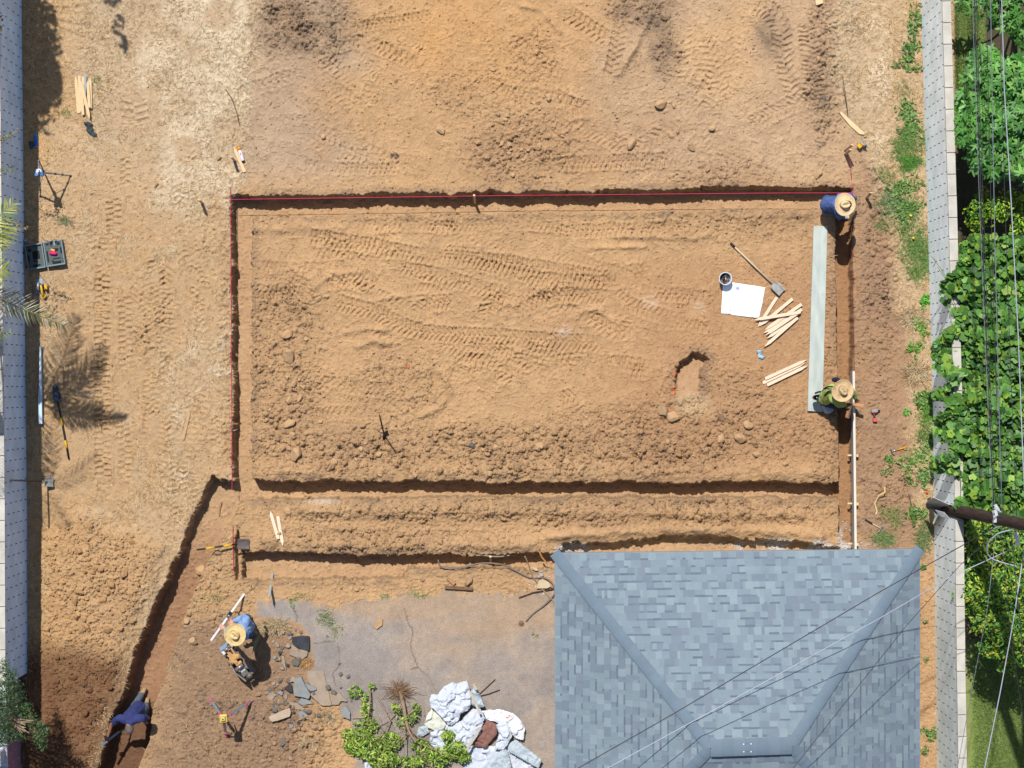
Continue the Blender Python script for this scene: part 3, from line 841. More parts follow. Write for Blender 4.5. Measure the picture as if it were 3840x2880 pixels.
bm_left = block_mat("block_shade_blue", (186, 210, 236), (178, 202, 230), (180, 198, 216), (58, 62, 74), 1.0)  # blue of skylit shade mixed into the left wall's block colour
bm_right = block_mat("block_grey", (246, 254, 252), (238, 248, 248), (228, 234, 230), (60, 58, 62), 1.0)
cap_m = mat("cap_concrete", (206, 200, 188), .9, .16, 3.5, .3, 60)
def gp(x, y): p = P(x, y); return (p.x, p.y)
Lp = [gp(78, -700), gp(81, 0), gp(91, 960), gp(101, 1900), gp(103, 2522)]
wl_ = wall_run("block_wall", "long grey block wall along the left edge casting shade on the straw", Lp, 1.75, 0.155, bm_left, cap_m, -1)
Rp1 = [gp(3440, -700), gp(3453, 0), gp(3468, 480), gp(3482, 960), gp(3496, 1440), gp(3501, 1876)]
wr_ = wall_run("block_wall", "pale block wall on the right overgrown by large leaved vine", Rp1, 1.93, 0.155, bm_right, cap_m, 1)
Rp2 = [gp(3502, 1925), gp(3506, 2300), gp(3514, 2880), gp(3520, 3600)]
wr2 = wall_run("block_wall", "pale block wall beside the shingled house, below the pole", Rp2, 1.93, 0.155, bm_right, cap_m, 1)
# mauve low wall with white coping
mv = block_mat("block_mauve", (164, 120, 142), (156, 112, 134), (180, 152, 168), (186, 164, 176))
Mp = [gp(76, 2526), gp(83, 2880), gp(88, 3700)]
mw = wall_run("painted_block_wall", "mauve painted block wall at the lower left corner", Mp, 1.15, 0.18, mv, mat("white_coping", (226, 230, 236), .6, .05), -1)
post = MB().box((gp(70, 2790)[0] - 0.10, gp(70, 2790)[1], 0.75), (0.24, 0.22, 1.7)); pl = MB().box((gp(70, 2790)[0] - 0.10, gp(70, 2790)[1], 1.63), (0.30, 0.28, 0.06))
t = thing("gate_post", "white square gate post rising through the mauve wall", "post", (gp(70, 2790)[0], gp(70, 2790)[1], 0))
post.build("post", mat("white_paint", (220, 226, 236), .5, .05), t, bevel=.01); pl.build("post_cap", mat("white_paint", (220, 226, 236)), t, bevel=.01)

# ------------------------------------------------------------------ house with hip roof
def roof_cols(r):
    base = np.array(lin(134, 149, 159))
    k = r.random()
    if k < .16: c = np.array(lin(124, 138, 150))
    elif k < .36: c = np.array(lin(143, 158, 166))
    elif k < .48: c = np.array(lin(126, 138, 150))
    else: c = base
    return c * r.uniform(0.95, 1.05)

ZE, ZR = 2.62, 4.25
TL = P(2083, 2077, ZE); TRr = P(3448, 2062, ZE); RL = P(2665, 2806, ZR); RR = P(2968, 2796, ZR)
BL = Vector((TL.x, 2 * RL.y - TL.y, ZE)); BR = Vector((TRr.x, 2 * RR.y - TRr.y, ZE))
house = thing("house", "single storey house with bluish grey shingle hip roof", "house", ((TL.x + TRr.x) / 2, (TL.y + BL.y) / 2, -0.3))
ho = house.location
shingle_m = attr_mat("shingle", 0.95, (90.0, 0.10), (5.0, 0.05), 0.35, 200.0)
def slope(A, B, Cc, D, seed, name):
    """A-B eave, D above A, C above B"""
    r = random.Random(seed)
    u = (B - A).normalized()
    nrm = u.cross((D if (D - A).length > (Cc - A).length * 0 else Cc) - A).normalized()
    if nrm.z < 0: nrm = -nrm
    v = nrm.cross(u).normalized()
    if v.z < 0: v = -v
    Dl = ((D - A).dot(u), (D - A).dot(v)); Cl = ((Cc - A).dot(u), (Cc - A).dot(v)); Bu = (B - A).dot(u)
    vm = max(Dl[1], Cl[1])
    def ul(vv): return Dl[0] * vv / Dl[1]
    def ur(vv): return Bu + (Cl[0] - Bu) * vv / Cl[1]
    V_ = []; F_ = []; Cc_ = []
    def quad(u0, u1, v0, v1, z0, z1, c, butt=0.0):
        pts = []
        for (uu, vv, zz) in ((u0, v0, z0), (u1, v0, z0), (u1, v1, z1), (u0, v1, z1)):
            uu = min(max(uu, ul(vv)), ur(vv))
            pts.append(A + u * uu + v * vv + nrm * zz)
        if (pts[0] - pts[1]).length < 1e-4 and (pts[2] - pts[3]).length < 1e-4: return
        i = len(V_); V_.extend(pts); F_.append((i, i + 1, i + 2, i + 3)); Cc_.extend([c] * 4)
        if butt:
            q = [pts[1], pts[0], pts[0] - nrm * butt, pts[1] - nrm * butt]
            i = len(V_); V_.extend(q); F_.append((i, i + 1, i + 2, i + 3)); Cc_.extend([c * 0.9] * 4)
            for a_, b_ in ((pts[1], pts[2]), (pts[3], pts[0])):
                i = len(V_); V_.extend([b_, a_, a_ - nrm * butt, b_ - nrm * butt * .3]); F_.append((i, i + 1, i + 2, i + 3)); Cc_.extend([c * 0.9] * 4)
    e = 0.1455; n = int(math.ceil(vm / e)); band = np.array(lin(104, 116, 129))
    for k in range(n):
        v0 = k * e; v1 = min(v0 + e * 1.0, vm)
        x = -r.uniform(0, .3)
        while x < Bu:
            w = r.choice((.05, .08, .11, .14, .14, .18))
            c = roof_cols(r)
            if r.random() < 0.55:
                quad(x, x + w, v0, v1, 0.014, 0.006, c, 0.010)
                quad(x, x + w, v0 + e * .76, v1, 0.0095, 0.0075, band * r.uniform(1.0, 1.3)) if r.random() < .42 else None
                if V_ and r.random() < 0.0: pass
            else:
                quad(x, x + w, v0, v1, 0.008, 0.002, c, 0.006)
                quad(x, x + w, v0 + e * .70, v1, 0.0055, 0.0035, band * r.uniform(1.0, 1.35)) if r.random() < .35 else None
            x += w
    # decking under the shingles
    lo = Vector((0, 0, .05)); i = len(V_); V_.extend([A - lo, B - lo, Cc - lo, D - lo]); F_.append((i, i + 1, i + 2, i + 3)); Cc_.extend([np.array(lin(90, 104, 120))] * 4)
    return np_mesh(name, [tuple(p) for p in V_], F_, shingle_m, np.array(Cc_), parent=house, origin=ho)
slope(TL, TRr, RR, RL, 1, "roof_slope")
slope(BL, TL, RL, RL + Vector((0, -0.001, 0)), 2, "roof_slope")
slope(TRr, BR, RR + Vector((0, -0.001, 0)), RR, 3, "roof_slope")
slope(BR, BL, RL, RR, 4, "roof_slope")
# hip and ridge caps made of overlapping bent pieces
capm = attr_mat("shingle_cap", 0.95, (90.0, 0.08), (4.0, 0.05), 0.35, 200.0)
def hip(A, B, name, up=0.020, wd=0.100, ext=0.0):
    A = Vector(A); B = Vector(B)
    d = (B - A); L = d.length; d.normalize(); A = A - d * ext; L += ext
    s = d.cross(Vector((0, 0, 1))).normalized(); nn = s.cross(d).normalized()
    r = random.Random(len(name) + int(A.x * 10))
    V_ = []; F_ = []; Cc_ = []
    n = int(L / 0.2); e = L / n
    for i in range(n):
        a = A + d * (i * e); b = A + d * min(i * e + e * 1.12, L)
        c = np.array(lin(118, 135, 149)) * r.uniform(.95, 1.04)
        za, zb_ = up + .014, up + .004
        row = []
        for p, z in ((a, za), (b, zb_)):
            row += [p + s * wd * 1.02 - Vector((0, 0, 1)) * wd * .42 + nn * z, p + nn * (z + .006), p - s * wd * 1.02 - Vector((0, 0, 1)) * wd * .42 + nn * z]
        k = len(V_); V_.extend(row); Cc_.extend([c] * 6)
        F_ += [(k, k + 1, k + 4, k + 3), (k + 1, k + 2, k + 5, k + 4)]
        k = len(V_); V_.extend([row[0], row[1], row[1] - nn * .012, row[0] - nn * .012, row[1], row[2], row[2] - nn * .012, row[1] - nn * .012]); Cc_.extend([c * .8] * 8)
        F_ += [(k, k + 1, k + 2, k + 3), (k + 4, k + 5, k + 6, k + 7)]
    return np_mesh(name, [tuple(p) for p in V_], F_, capm, np.array(Cc_), parent=house, origin=ho)
hip(TL, RL, "hip_cap", ext=.02); hip(TRr, RR, "hip_cap", ext=.02); hip(BL, RL, "hip_cap"); hip(BR, RR, "hip_cap"); hip(RR, RL, "ridge_cap", up=.05, wd=.15)
stucco = mat("stucco", (214, 206, 190), .95, .06, 6, .4, 90)
fasc = mat("fascia_paint", (150, 160, 170), .6, .05)
ins = 0.42
wm = MB(); x0, x1, y0, y1 = TL.x + ins, TRr.x - ins, BL.y + ins, TL.y - ins
zb = -0.45; zt = ZE - 0.12
for c_b, s_b in (((x0 + .08, (y0 + y1) / 2, (zb + zt) / 2), (.16, y1 - y0, zt - zb)), ((x1 - .08, (y0 + y1) / 2, (zb + zt) / 2), (.16, y1 - y0, zt - zb)), (((x0 + x1) / 2, y1 - .08, (zb + zt) / 2), (x1 - x0 - .33, .16, zt - zb)), (((x0 + x1) / 2, y0 + .08, (zb + zt) / 2), (x1 - x0 - .33, .16, zt - zb))):
    wm.box(c_b, s_b)
wm.build("wall", stucco, house, ho)
fm = MB()
for a, b in ((TL, TRr), (TRr, BR), (BR, BL), (BL, TL)):
    m_ = (a + b) / 2; d = b - a
    fm.box((m_.x, m_.y, ZE - .09), (d.length - .02, .025, .15), rz=math.atan2(d.y, d.x))
fm.build("fascia", fasc, house, ho)
sf = MB().box(((TL.x + TRr.x) / 2, (TL.y + BL.y) / 2, ZE - .14), (TRr.x - TL.x - .06, TL.y - BL.y - .06, .02)); sf.build("soffit", fasc, house, ho)
for wy in (-1.0, 1.4):   # windows on the driveway side
    fr = MB().box((x0 - .015, (y0 + y1) / 2 + wy, 1.35), (.05, 1.1, 1.0)); w_ = fr.build("window", mat("window_frame", (226, 226, 222), .5, .04), house, ho)
    g_ = MB().box((x0 - .045, (y0 + y1) / 2 + wy, 1.35), (.02, .98, .88)).build("pane", mat("window_glass", (60, 72, 84), .08, .02, spec=.8), w_, origin=ho)
# ridge fixings seen as four white dots
for i, (dx, dy) in enumerate(((2788, 2790), (2816, 2789), (2789, 2819), (2816, 2819))):
    p = P(dx, dy, ZR + .02)
    MB().ball((p.x, p.y, ZR + (.045 if dy < 2800 else .035)), .014, seg=8, rings=4).build("roof_nail", mat("white_sealant", (245, 245, 245), .5, .02), house, ho)
dr = random.Random(9)
bird = mat("lime_dropping", (238, 240, 236), .8, .05)

# ------------------------------------------------------------------ utility pole and guards
pole_m = mat("creosote_wood", (92, 70, 62), .85, .4, 4, .9, 22, stretch=(6, 6, .5), var_rgb=(48, 36, 34))
pb = Vector((8.33, -2.40, -0.2)); ptp = Vector((8.36, -2.22, 11.2))
pole = thing("utility_pole", "dark creosoted utility pole rising through the gap in the right wall", "utility pole", (pb.x, pb.y, 0))
MB().tube([pb.lerp(ptp, i / 24) for i in range(25)], [0.118 - 0.03 * i / 24 for i in range(25)], 18).build("shaft", pole_m, pole, smooth=True)
def pole_at(z): return pb.lerp(ptp, (z + .2) / 11.4)
galv = mat("galvanised_steel", (206, 210, 214), .45, .15, 12, metal=.15)
porc = mat("porcelain", (236, 238, 242), .25, .04)
ca = MB().box(pole_at(8.9) + Vector((0.14, 0, 0)), (.1, 2.2, .12)); ca.build("cross_arm", pole_m, pole)
hw = pole_at(5.2)
hm = MB()
for k in range(3):
    hm.box(hw + Vector((-.13 + .04 * k, .02 + .09 * k, .1 - .1 * k)), (.05, .12, .05), rz=.3 * k)
hm.tube([hw + Vector((.0, .13, 0)), hw + Vector((-.12, .2, 0))], .012, 6)
hm.build("bracket", galv, pole)
for q, e in ((P(3727, 1938, 5.05), P(3725, 1915, 5.05)), (P(3752, 1950, 5.2), P(3750, 1930, 5.2)), (P(3720, 1984, 5.1), P(3706, 1995, 5.1)), (P(3742, 1974, 5.1), P(3726, 1982, 5.1))):
    MB().tube([q, e], .015, 8).build("cable_grip", porc, pole)
# coil of spare cable
cl = [hw + Vector((-.05 + .13 * math.cos(t) , -.02 + .10 * math.sin(t), .16 + .01 * math.sin(3 * t))) for t in [i * .35 for i in range(48)]]
MB().tube(cl, .006, 5).build("cable_coil", mat("grey_cable", (120, 124, 130), .5, .1), pole)
for k, (dx, dy, dz) in enumerate(((.26, -.36, .5), (.56, -.34, .9))):
    q = pole_at(5.2 + dz) + Vector((dx - .1, dy, 0))
    MB().lathe(q, [(.02, -.2), (.045, -.17), (.02, -.14), (.045, -.1), (.02, -.06), (.045, -.02), (.02, .02), (.03, .06)], 10, Matrix.Rotation(.9, 3, 'X')).build("insulator", porc, pole)
lp_ = [pole_at(6.3) + Vector((.0, -.1, 0)), pole_at(6.2) + Vector((-.3, -.18, .05)), pole_at(6.0) + Vector((-.42, -.4, 0)), pole_at(5.9) + Vector((-.3, -.62, -.1)), pole_at(6.0) + Vector((.1, -.75, -.1))]
MB().tube(catmull(lp_, 8), .010, 6).build("jumper_loop", mat("wire_white", (176, 180, 196), .35, .08), pole)

# steel sheets bent over the wall gap at the pole's foot
sh = thing("steel_guard", "bright folded steel sheets guarding the foot of the utility pole", "guard", (8.2, -2.4, 0))
def sheet(pts, th, nm, m_):
    a, b, c, d = [Vector(p) for p in pts]; n_ = (b - a).cross(d - a).normalized() * th
    mb = MB(); mb.add([a, b, c, d, a + n_, b + n_, c + n_, d + n_], [(3, 2, 1, 0), (4, 5, 6, 7), (0, 1, 5, 4), (1, 2, 6, 5), (2, 3, 7, 6), (3, 0, 4, 7)])
    return mb.build(nm, m_, sh)
sheet([P(3473, 1884, .75), P(3500, 1866, 1.5), P(3560, 1893, 1.75), P(3548, 1908, .8)], .01, "upper_sheet", galv)
sheet([P(3470, 1903, .6), P(3473, 1886, .72), P(3547, 1912, .8), P(3556, 1932, .9)], .01, "side_sheet", mat("dull_steel", (140, 140, 138), .6, .2, 8))
sheet([P(3507, 1913, 1.2), P(3540, 1922, 1.35), P(3558, 1942, 1.4), P(3527, 1938, 1.2)], .01, "lower_flap", galv)
sheet([P(3484, 1905, .2), P(3500, 1910, 1.0), P(3505, 1935, 1.0), P(3490, 1975, .05)], .012, "corner_sheet", mat("dull_steel", (140, 140, 138)))

# ------------------------------------------------------------------ wires
wire_dark = mat("wire_dark", (52, 48, 56), .5, .1)
wire_grey = mat("wire_grey", (128, 138, 150), .4, .1, metal=.3)
wire_white = mat("wire_white", (176, 180, 196), .35, .08)
def wire(pts, r, m_, label, grp="wires strung from the utility pole", sag=0.0):
    q = [Vector(p) for p in pts]
    if sag:
        a, b = q; q = [a.lerp(b, i / 16) - Vector((0, 0, sag * 4 * (i / 16) * (1 - i / 16))) for i in range(17)]
    for _e, _n in ((0, 1), (-1, -2)):      # carry each span on to its next support beyond the lot
        if math.hypot(q[_e].x - 8.3, q[_e].y + 2.3) > 3:
            _x = q[_e] + (q[_e] - q[_n]).normalized() * 18
            q = [_x] + q if _e == 0 else q + [_x]
    mb = MB().tube(q, r * .55, 6)
    o = mb.build("overhead_wire", m_, None, origin=q[0], smooth=True)
    return tag(o, label, "wire", grp)
hz = 5.2
# bundles running up the photo
for i, (xa, xb, r, m_, z, lb) in enumerate([
    (3634, 3724, .010, wire_grey, 5.0, "thin grey wire, leftmost of the bundle running over the fig tree"),
    (3642, 3729, .016, wire_dark, 5.05, "thick dark bundled cable running over the fig tree"),
    (3650, 3735, .010, wire_dark, 5.1, "thin dark wire hugging the thick bundled cable"),
    (3692, 3752, .010, wire_dark, 5.2, "thin dark wire between the bundle and the bluish cable"),
    (3710, 3758, .014, wire_grey, 5.25, "bluish grey cable running over the vine to the pole"),
    (3738, 3812, .009, wire_dark, 6.0, "fine dark wire just left of the white cable")]):
    wire([P(xa, -420, z + .1), P(xb, 1935, z)], r, m_, lb, sag=.12)
# clips lashed round the bundle
wire([P(3752, -150, 6.9), P(3766, 330, 6.7), P(3792, 760, 6.6), P(3818, 1250, 6.5), P(3836, 1720, 6.5), P(3856, 2100, 6.6)], .017, wire_white, "thick white cable nearest the right edge above the vine")
p1 = P(3719, 1984, 5.1)
wire([P(3722, 1982, 5.15), P(3300, 2219, 4.95), P(2880, 2467, 4.85), P(2520, 2680, 4.85), P(2169, 2880, 4.9), P(1900, 3034, 5.0)], .015, wire_dark, "dark service cable, uppermost of those crossing the shingle roof")
wire([P(3806, 2053, 5.6), P(3562, 2165, 5.3), P(3300, 2318, 5.1), P(2880, 2551, 4.95), P(2279, 2880, 5.0), P(1990, 3034, 5.1)], .014, wire_white, "pale twisted service cable crossing the middle of the shingle roof")
wire([P(3745, 1990, 5.1), P(3600, 2120, 5.0), P(3400, 2345, 4.9), P(3150, 2660, 4.85), P(2975, 2880, 4.85), P(2850, 3034, 4.9)], .010, wire_dark, "thin dark wire crossing the roof's right hip and east slope")
wire([P(3842, 2050, 6.2), P(3800, 2330, 6.0), P(3750, 2600, 6.0), P(3693, 2880, 6.0), P(3660, 3040, 6.1)], .017, wire_white, "thick white cable dropping across the lawn at lower right")
wire([P(3735, 2000, 5.4), P(3702, 2290, 5.2), P(3650, 2560, 5.2), P(3590, 2880, 5.2), P(3560, 3040, 5.3)], .009, wire_grey, "thin grey wire left of the thick white cable over the lawn")
wire([P(3752, 1985, 5.6), P(3785, 2340, 5.5), P(3828, 2640, 5.5), P(3870, 2900, 5.6)], .009, wire_dark, "thin dark wire over the clipped hedge, sloping to the right edge")
wire([P(3790, 1980, 6.6), P(3832, 2400, 6.5), P(3880, 2800, 6.5)], .012, wire_dark, "dark cable over the clipped hedge at the right edge")

# ------------------------------------------------------------------ foliage
leaf_mats = {}
def leaf_mat(nm):
    if nm not in leaf_mats:
        leaf_mats[nm] = attr_mat("leaf_" + nm, 0.5, (25.0, 0.12), (4.0, 0.14), 0.0, trans=0.22, spec=0.30)
    return leaf_mats[nm]
def T_fig():
    pts = []
    lobes = [(-2.2, .62), (-1.15, .92), (0, 1.1), (1.15, .92), (2.2, .62)]
    for i, (a, l) in enumerate(lobes):
        for da, rr in ((-.30, .55), (-.13, .92), (0, 1.0), (.13, .92), (.30, .55)):
            pts.append((math.sin(a + da) * l * rr, math.cos(a + da) * l * rr))
        if i < 4:
            am = (a + lobes[i + 1][0]) / 2
            pts.append((math.sin(am) * .30, math.cos(am) * .30))
    pts.append((0, -.12))
    V_ = [(x, y, -.22 * (x * x + y * y) ** .5 * .8) for x, y in pts] + [(0, 0, .02)]
    n = len(pts)
    return np.array(V_, np.float32), np.array([(i, (i + 1) % n, n) for i in range(n)], np.int32)[:, [1, 0, 2]]
def T_heart():
    pts = [(0, 1), (.28, .66), (.62, .52), (.86, .22), (.72, -.10), (.62, -.42), (.30, -.55), (.08, -.32)]
    pts = pts + [(-x, y) for x, y in reversed(pts[1:])]
    V_ = [(x, y, -.25 * (x * x + y * y) + .10) for x, y in pts] + [(0, 0, .0)]
    n = len(pts)
    return np.array(V_, np.float32), np.array([((i + 1) % n, i, n) for i in range(n)], np.int32)[:, [1, 0, 2]][:, [1, 0, 2]]
def T_oval(w=.42):
    pts = [(0, 1), (w * .7, .55), (w, .05), (w * .7, -.5), (0, -.8), (-w * .7, -.5), (-w, .05), (-w * .7, .55)]
    V_ = [(x, y, -.12 * y * y + .35 * abs(x)) for x, y in pts] + [(0, 0, .0)]
    n = len(pts)
    return np.array(V_, np.float32), np.array([((i + 1) % n, i, n) for i in range(n)], np.int32)
def leaves(name, Pn, Nn, sizes, tmpl, cols, material, parent, origin, seed=0, jit=.35):
    rg = np.random.default_rng(seed)
    tv, tf = tmpl; n = len(Pn)
    Nn = Nn / np.linalg.norm(Nn, axis=1, keepdims=True)
    Nn = Nn + rg.normal(0, jit, Nn.shape); Nn /= np.linalg.norm(Nn, axis=1, keepdims=True)
    R = rg.normal(0, 1, Nn.shape); U = R - (R * Nn).sum(1, keepdims=True) * Nn; U /= np.linalg.norm(U, axis=1, keepdims=True)
    Wv = np.cross(Nn, U)
    V_ = Pn[:, None, :] + sizes[:, None, None] * (tv[None, :, 0:1] * U[:, None, :] + tv[None, :, 1:2] * Wv[:, None, :] + tv[None, :, 2:3] * Nn[:, None, :])
    Fb = tf[None] + (np.arange(n) * len(tv))[:, None, None]
    cc = np.array([lin(*c) for c in cols])[rg.integers(0, len(cols), n)] * rg.uniform(.75, 1.2, n)[:, None]
    return np_mesh(name, V_.reshape(-1, 3), Fb.reshape(-1, 3), material, np.repeat(cc, len(tv), 0), parent=parent, origin=origin)
def lumps(ells, n, seed, shell=.35):
    """points in the outer part of a set of ellipsoids; ells: (px, py, z, rx, ry, rz)"""
    rg = np.random.default_rng(seed); out = []; nn = []
    vol = np.array([e[3] * e[4] for e in ells]); cnt = np.maximum(1, (n * vol / vol.sum()).astype(int))
    for e, k in zip(ells, cnt):
        c = np.array(P(e[0], e[1], e[2])); d = rg.normal(0, 1, (k, 3)); d /= np.linalg.norm(d, axis=1, keepdims=True)
        d[:, 2] = np.abs(d[:, 2]) * np.where(rg.random(k) < .82, 1, -1)
        r = 1 - shell * rg.random(k) ** 1.5
        r *= 1 + .12 * np.sin(d[:, 0] * 9 + e[0]) * np.sin(d[:, 1] * 8)
        out.append(c + d * r[:, None] * np.array(e[3:6])); nn.append(d * [.6, .6, .6] + [0, 0, .75])
    return np.concatenate(out), np.concatenate(nn)
bark = mat("bark", (128, 106, 84), .9, .3, 12, .8, 30)
def limbs(ells, base, parent, r0=.06, nm="trunk"):
    mb = MB()
    fork = Vector((base[0], base[1], .55))
    mb.tube([Vector((base[0], base[1], -.1)), fork], [r0, r0 * .8], 9)
    for e in ells:
        c = P(e[0], e[1], e[2]); mid = fork.lerp(c, .5) + Vector((0, 0, .15))
        mb.tube([fork, mid, c, c + Vector((0, 0, e[5] * .6))], [r0 * .6, r0 * .42, r0 * .25, r0 * .1], 6)
    return mb.build(nm, bark, parent, smooth=True)
GREENS = [(84, 140, 54), (60, 112, 46), (104, 158, 64), (50, 94, 40), (130, 176, 84)]
# fig tree
fig_e = [(3700, 330, 2.2, .50, .45, .5), (3800, 300, 2.4, .55, .5, .5), (3690, 470, 2.3, .55, .5, .5), (3800, 480, 2.5, .6, .5, .55), (3650, 400, 1.9, .35, .45, .4), (3730, 590, 2.2, .5, .4, .45), (3830, 600, 2.4, .5, .4, .5), (3640, 470, 1.9, .32, .45, .4), (3870, 400, 2.4, .6, .6, .5), (3700, 230, 2.0, .32, .3, .3)]
ft = thing("fig_tree", "large leaved fig tree beyond the right wall near the top", "fig tree", (P(3740, 440, 0).x, P(3740, 440, 0).y, 0))
limbs(fig_e, ft.location, ft, .08)
a, n_ = lumps(fig_e, 2100, 31, .5)
leaves("crown", a, n_, np.random.default_rng(1).uniform(.10, .175, len(a)), T_fig(), [(92, 158, 64), (108, 172, 70), (74, 134, 54), (140, 194, 96), (116, 170, 94)], leaf_mat("fig"), ft, ft.location, 3, .32)
ft2e = [(3740, 20, 2.0, .4, .4, .4), (3815, 40, 2.3, .5, .5, .4), (3840, 130, 2.2, .3, .3, .4), (3800, -60, 2.4, .6, .4, .4), (3630, 20, 1.2, .22, .22, .25)]
ft2 = thing("fig_tree", "fig shrub cropped by the top right corner of the photo", "fig tree", (P(3790, 20, 0).x, P(3790, 20, 0).y, 0))
limbs(ft2e, ft2.location, ft2, .05)
a, n_ = lumps(ft2e, 420, 33, .5)
leaves("crown", a, n_, np.random.default_rng(2).uniform(.08, .15, len(a)), T_fig(), [(92, 154, 62), (74, 130, 52), (122, 176, 84)], leaf_mat("fig"), ft2, ft2.location, 4, .35)
# small citrus between fig and vine
ct_e = [(3660, 800, 1.6, .24, .28, .3), (3740, 790, 1.7, .32, .28, .3), (3820, 850, 1.5, .2, .3, .3), (3690, 740, 1.3, .2, .2, .25), (3790, 740, 1.4, .25, .2, .25), (3660, 840, 1.5, .2, .2, .2), (3840, 780, 1.4, .3, .3, .3)]
ct = thing("citrus_tree", "small yellow green citrus tree between the fig and the vine", "citrus tree", (P(3730, 800, 0).x, P(3730, 800, 0).y, 0))
limbs(ct_e, ct.location, ct, .04)
a, n_ = lumps(ct_e, 1300, 35, .8)
leaves("crown", a, n_, np.random.default_rng(3).uniform(.030, .055, len(a)), T_oval(.4), [(150, 190, 40), (100, 160, 40), (190, 214, 60), (60, 120, 36)], leaf_mat("citrus"), ct, ct.location, 5, .5)

# vine: leaves over a lumpy surface that climbs over the wall
VB = [(3645, 885), (3600, 930), (3600, 1000), (3540, 1060), (3520, 1075), (3545, 1140), (3600, 1190), (3575, 1215), (3520, 1270), (3500, 1290), (3500, 1370), (3530, 1410), (3570, 1430), (3560, 1445), (3500, 1468), (3505, 1500), (3560, 1530), (3500, 1570), (3508, 1640), (3570, 1655), (3560, 1700), (3500, 1725), (3490, 1750), (3510, 1770), (3590, 1790), (3610, 1850), (3590, 1880), (3600, 1925), (3650, 1960), (3960, 1960), (3960, 885)]
rg = np.random.default_rng(41)
vx = rg.uniform(3470, 3960, 16000); vy = rg.uniform(860, 1980, 16000)
vd = poly_sdf(VB, vx, vy)
kp = vd < rg.uniform(-14, 6, 16000)
vx, vy, vd = vx[kp], vy[kp], vd[kp]
layer = rg.random(len(vx))
zv = 2.06 + .22 * sst(3590, 3700, vx) + .34 * fbm(vx / 42, vy / 42, 3, 7) - .45 * layer ** 2 * sst(-10, -60, vd) - .45 * sst(3560, 3490, vx)
kk = (H - zv) / F
Pv = np.stack([(vx - 1920) * kk, (1440 - vy) * kk, zv], -1)
Nv = np.stack([-.35 * np.ones_like(vx) * sst(3620, 3540, vx) + .15 * fbm(vx / 50, vy / 50, 2, 8), .25 + .2 * fbm(vx / 50, vy / 50, 2, 9), np.ones_like(vx) * .9], -1)
vn = thing("climbing_vine", "dense broad leaved vine spilling over the right wall beside the pole", "vine", (P(3640, 1400, 0).x, P(3640, 1400, 0).y, 0))
leaves("foliage", Pv[:5200], Nv[:5200], rg.uniform(.060, .125, len(Pv))[:5200], T_heart(), [(92, 144, 54), (106, 158, 58), (74, 120, 48), (122, 170, 68), (96, 146, 70), (150, 184, 70), (70, 112, 56)], leaf_mat("vine"), vn, vn.location, 6, .46)
st_ = MB()
r = random.Random(4)
for i in range(26):
    x = r.uniform(3620, 3830); y = r.uniform(920, 1900)
    a = P(x, y, 0); pts = [Vector((a.x, a.y, -.05))]
    for k in range(5): pts.append(pts[-1] + Vector((r.uniform(-.12, .1), r.uniform(-.12, .12), .4)))
    st_.tube(pts, .012, 5)
for (xa, ya, xb, yb) in ((3560, 1090, 3500, 970), (3560, 1110, 3515, 1000), (3500, 1000, 3492, 960), (3580, 1700, 3600, 1900), (3520, 1240, 3590, 1210), (3560, 1740, 3610, 1680), (3540, 1085, 3590, 1180)):
    st_.tube(catmull([P(xa, ya, 2.0), P((xa + xb) / 2 + 12, (ya + yb) / 2, 2.1), P(xb, yb, 2.0)], 5), .006, 5)
st_.build("vine_stems", mat("vine_stem", (110, 130, 70), .8, .2), vn)

# clipped hedge with small leaves
he = [(3680, 1990, 2.0, .35, .3, .4), (3760, 2020, 2.3, .45, .4, .4), (3830, 2060, 2.3, .4, .5, .4), (3700, 2110, 2.0, .35, .35, .4), (3640, 2160, 1.7, .28, .25, .35), (3620, 2230, 1.75, .25, .25, .3), (3700, 2230, 2.2, .4, .35, .4), (3790, 2200, 2.5, .5, .4, .5), (3620, 2280, 1.7, .2, .18, .3), (3690, 2330, 2.0, .28, .3, .4), (3770, 2340, 2.3, .45, .4, .5), (3840, 2350, 2.3, .4, .5, .5), (3710, 2430, 1.8, .25, .2, .35), (3790, 2440, 2.0, .35, .25, .4), (3660, 2060, 1.8, .25, .25, .3), (3770, 2500, 1.6, .18, .16, .3), (3850, 2450, 2.0, .3, .3, .4), (3850, 1980, 2.0, .3, .3, .4), (3900, 2200, 2.3, .5, .8, .4), (3700, 1975, 1.9, .3, .2, .3), (3800, 1960, 2.0, .35, .2, .3)]
hd = thing("hedge_shrub", "dense small leaved shrub with yellow tips below the utility pole", "shrub", (P(3740, 2220, 0).x, P(3740, 2220, 0).y, 0))
limbs(he[:16:2], hd.location, hd, .06)
a, n_ = lumps(he, 9500, 37, .6)
leaves("crown", a, n_, np.random.default_rng(5).uniform(.030, .060, len(a)), T_oval(.38), [(98, 154, 54), (76, 128, 48), (124, 176, 60), (166, 200, 64), (84, 140, 64), (210, 210, 70)], leaf_mat("hedge"), hd, hd.location, 7, .5)

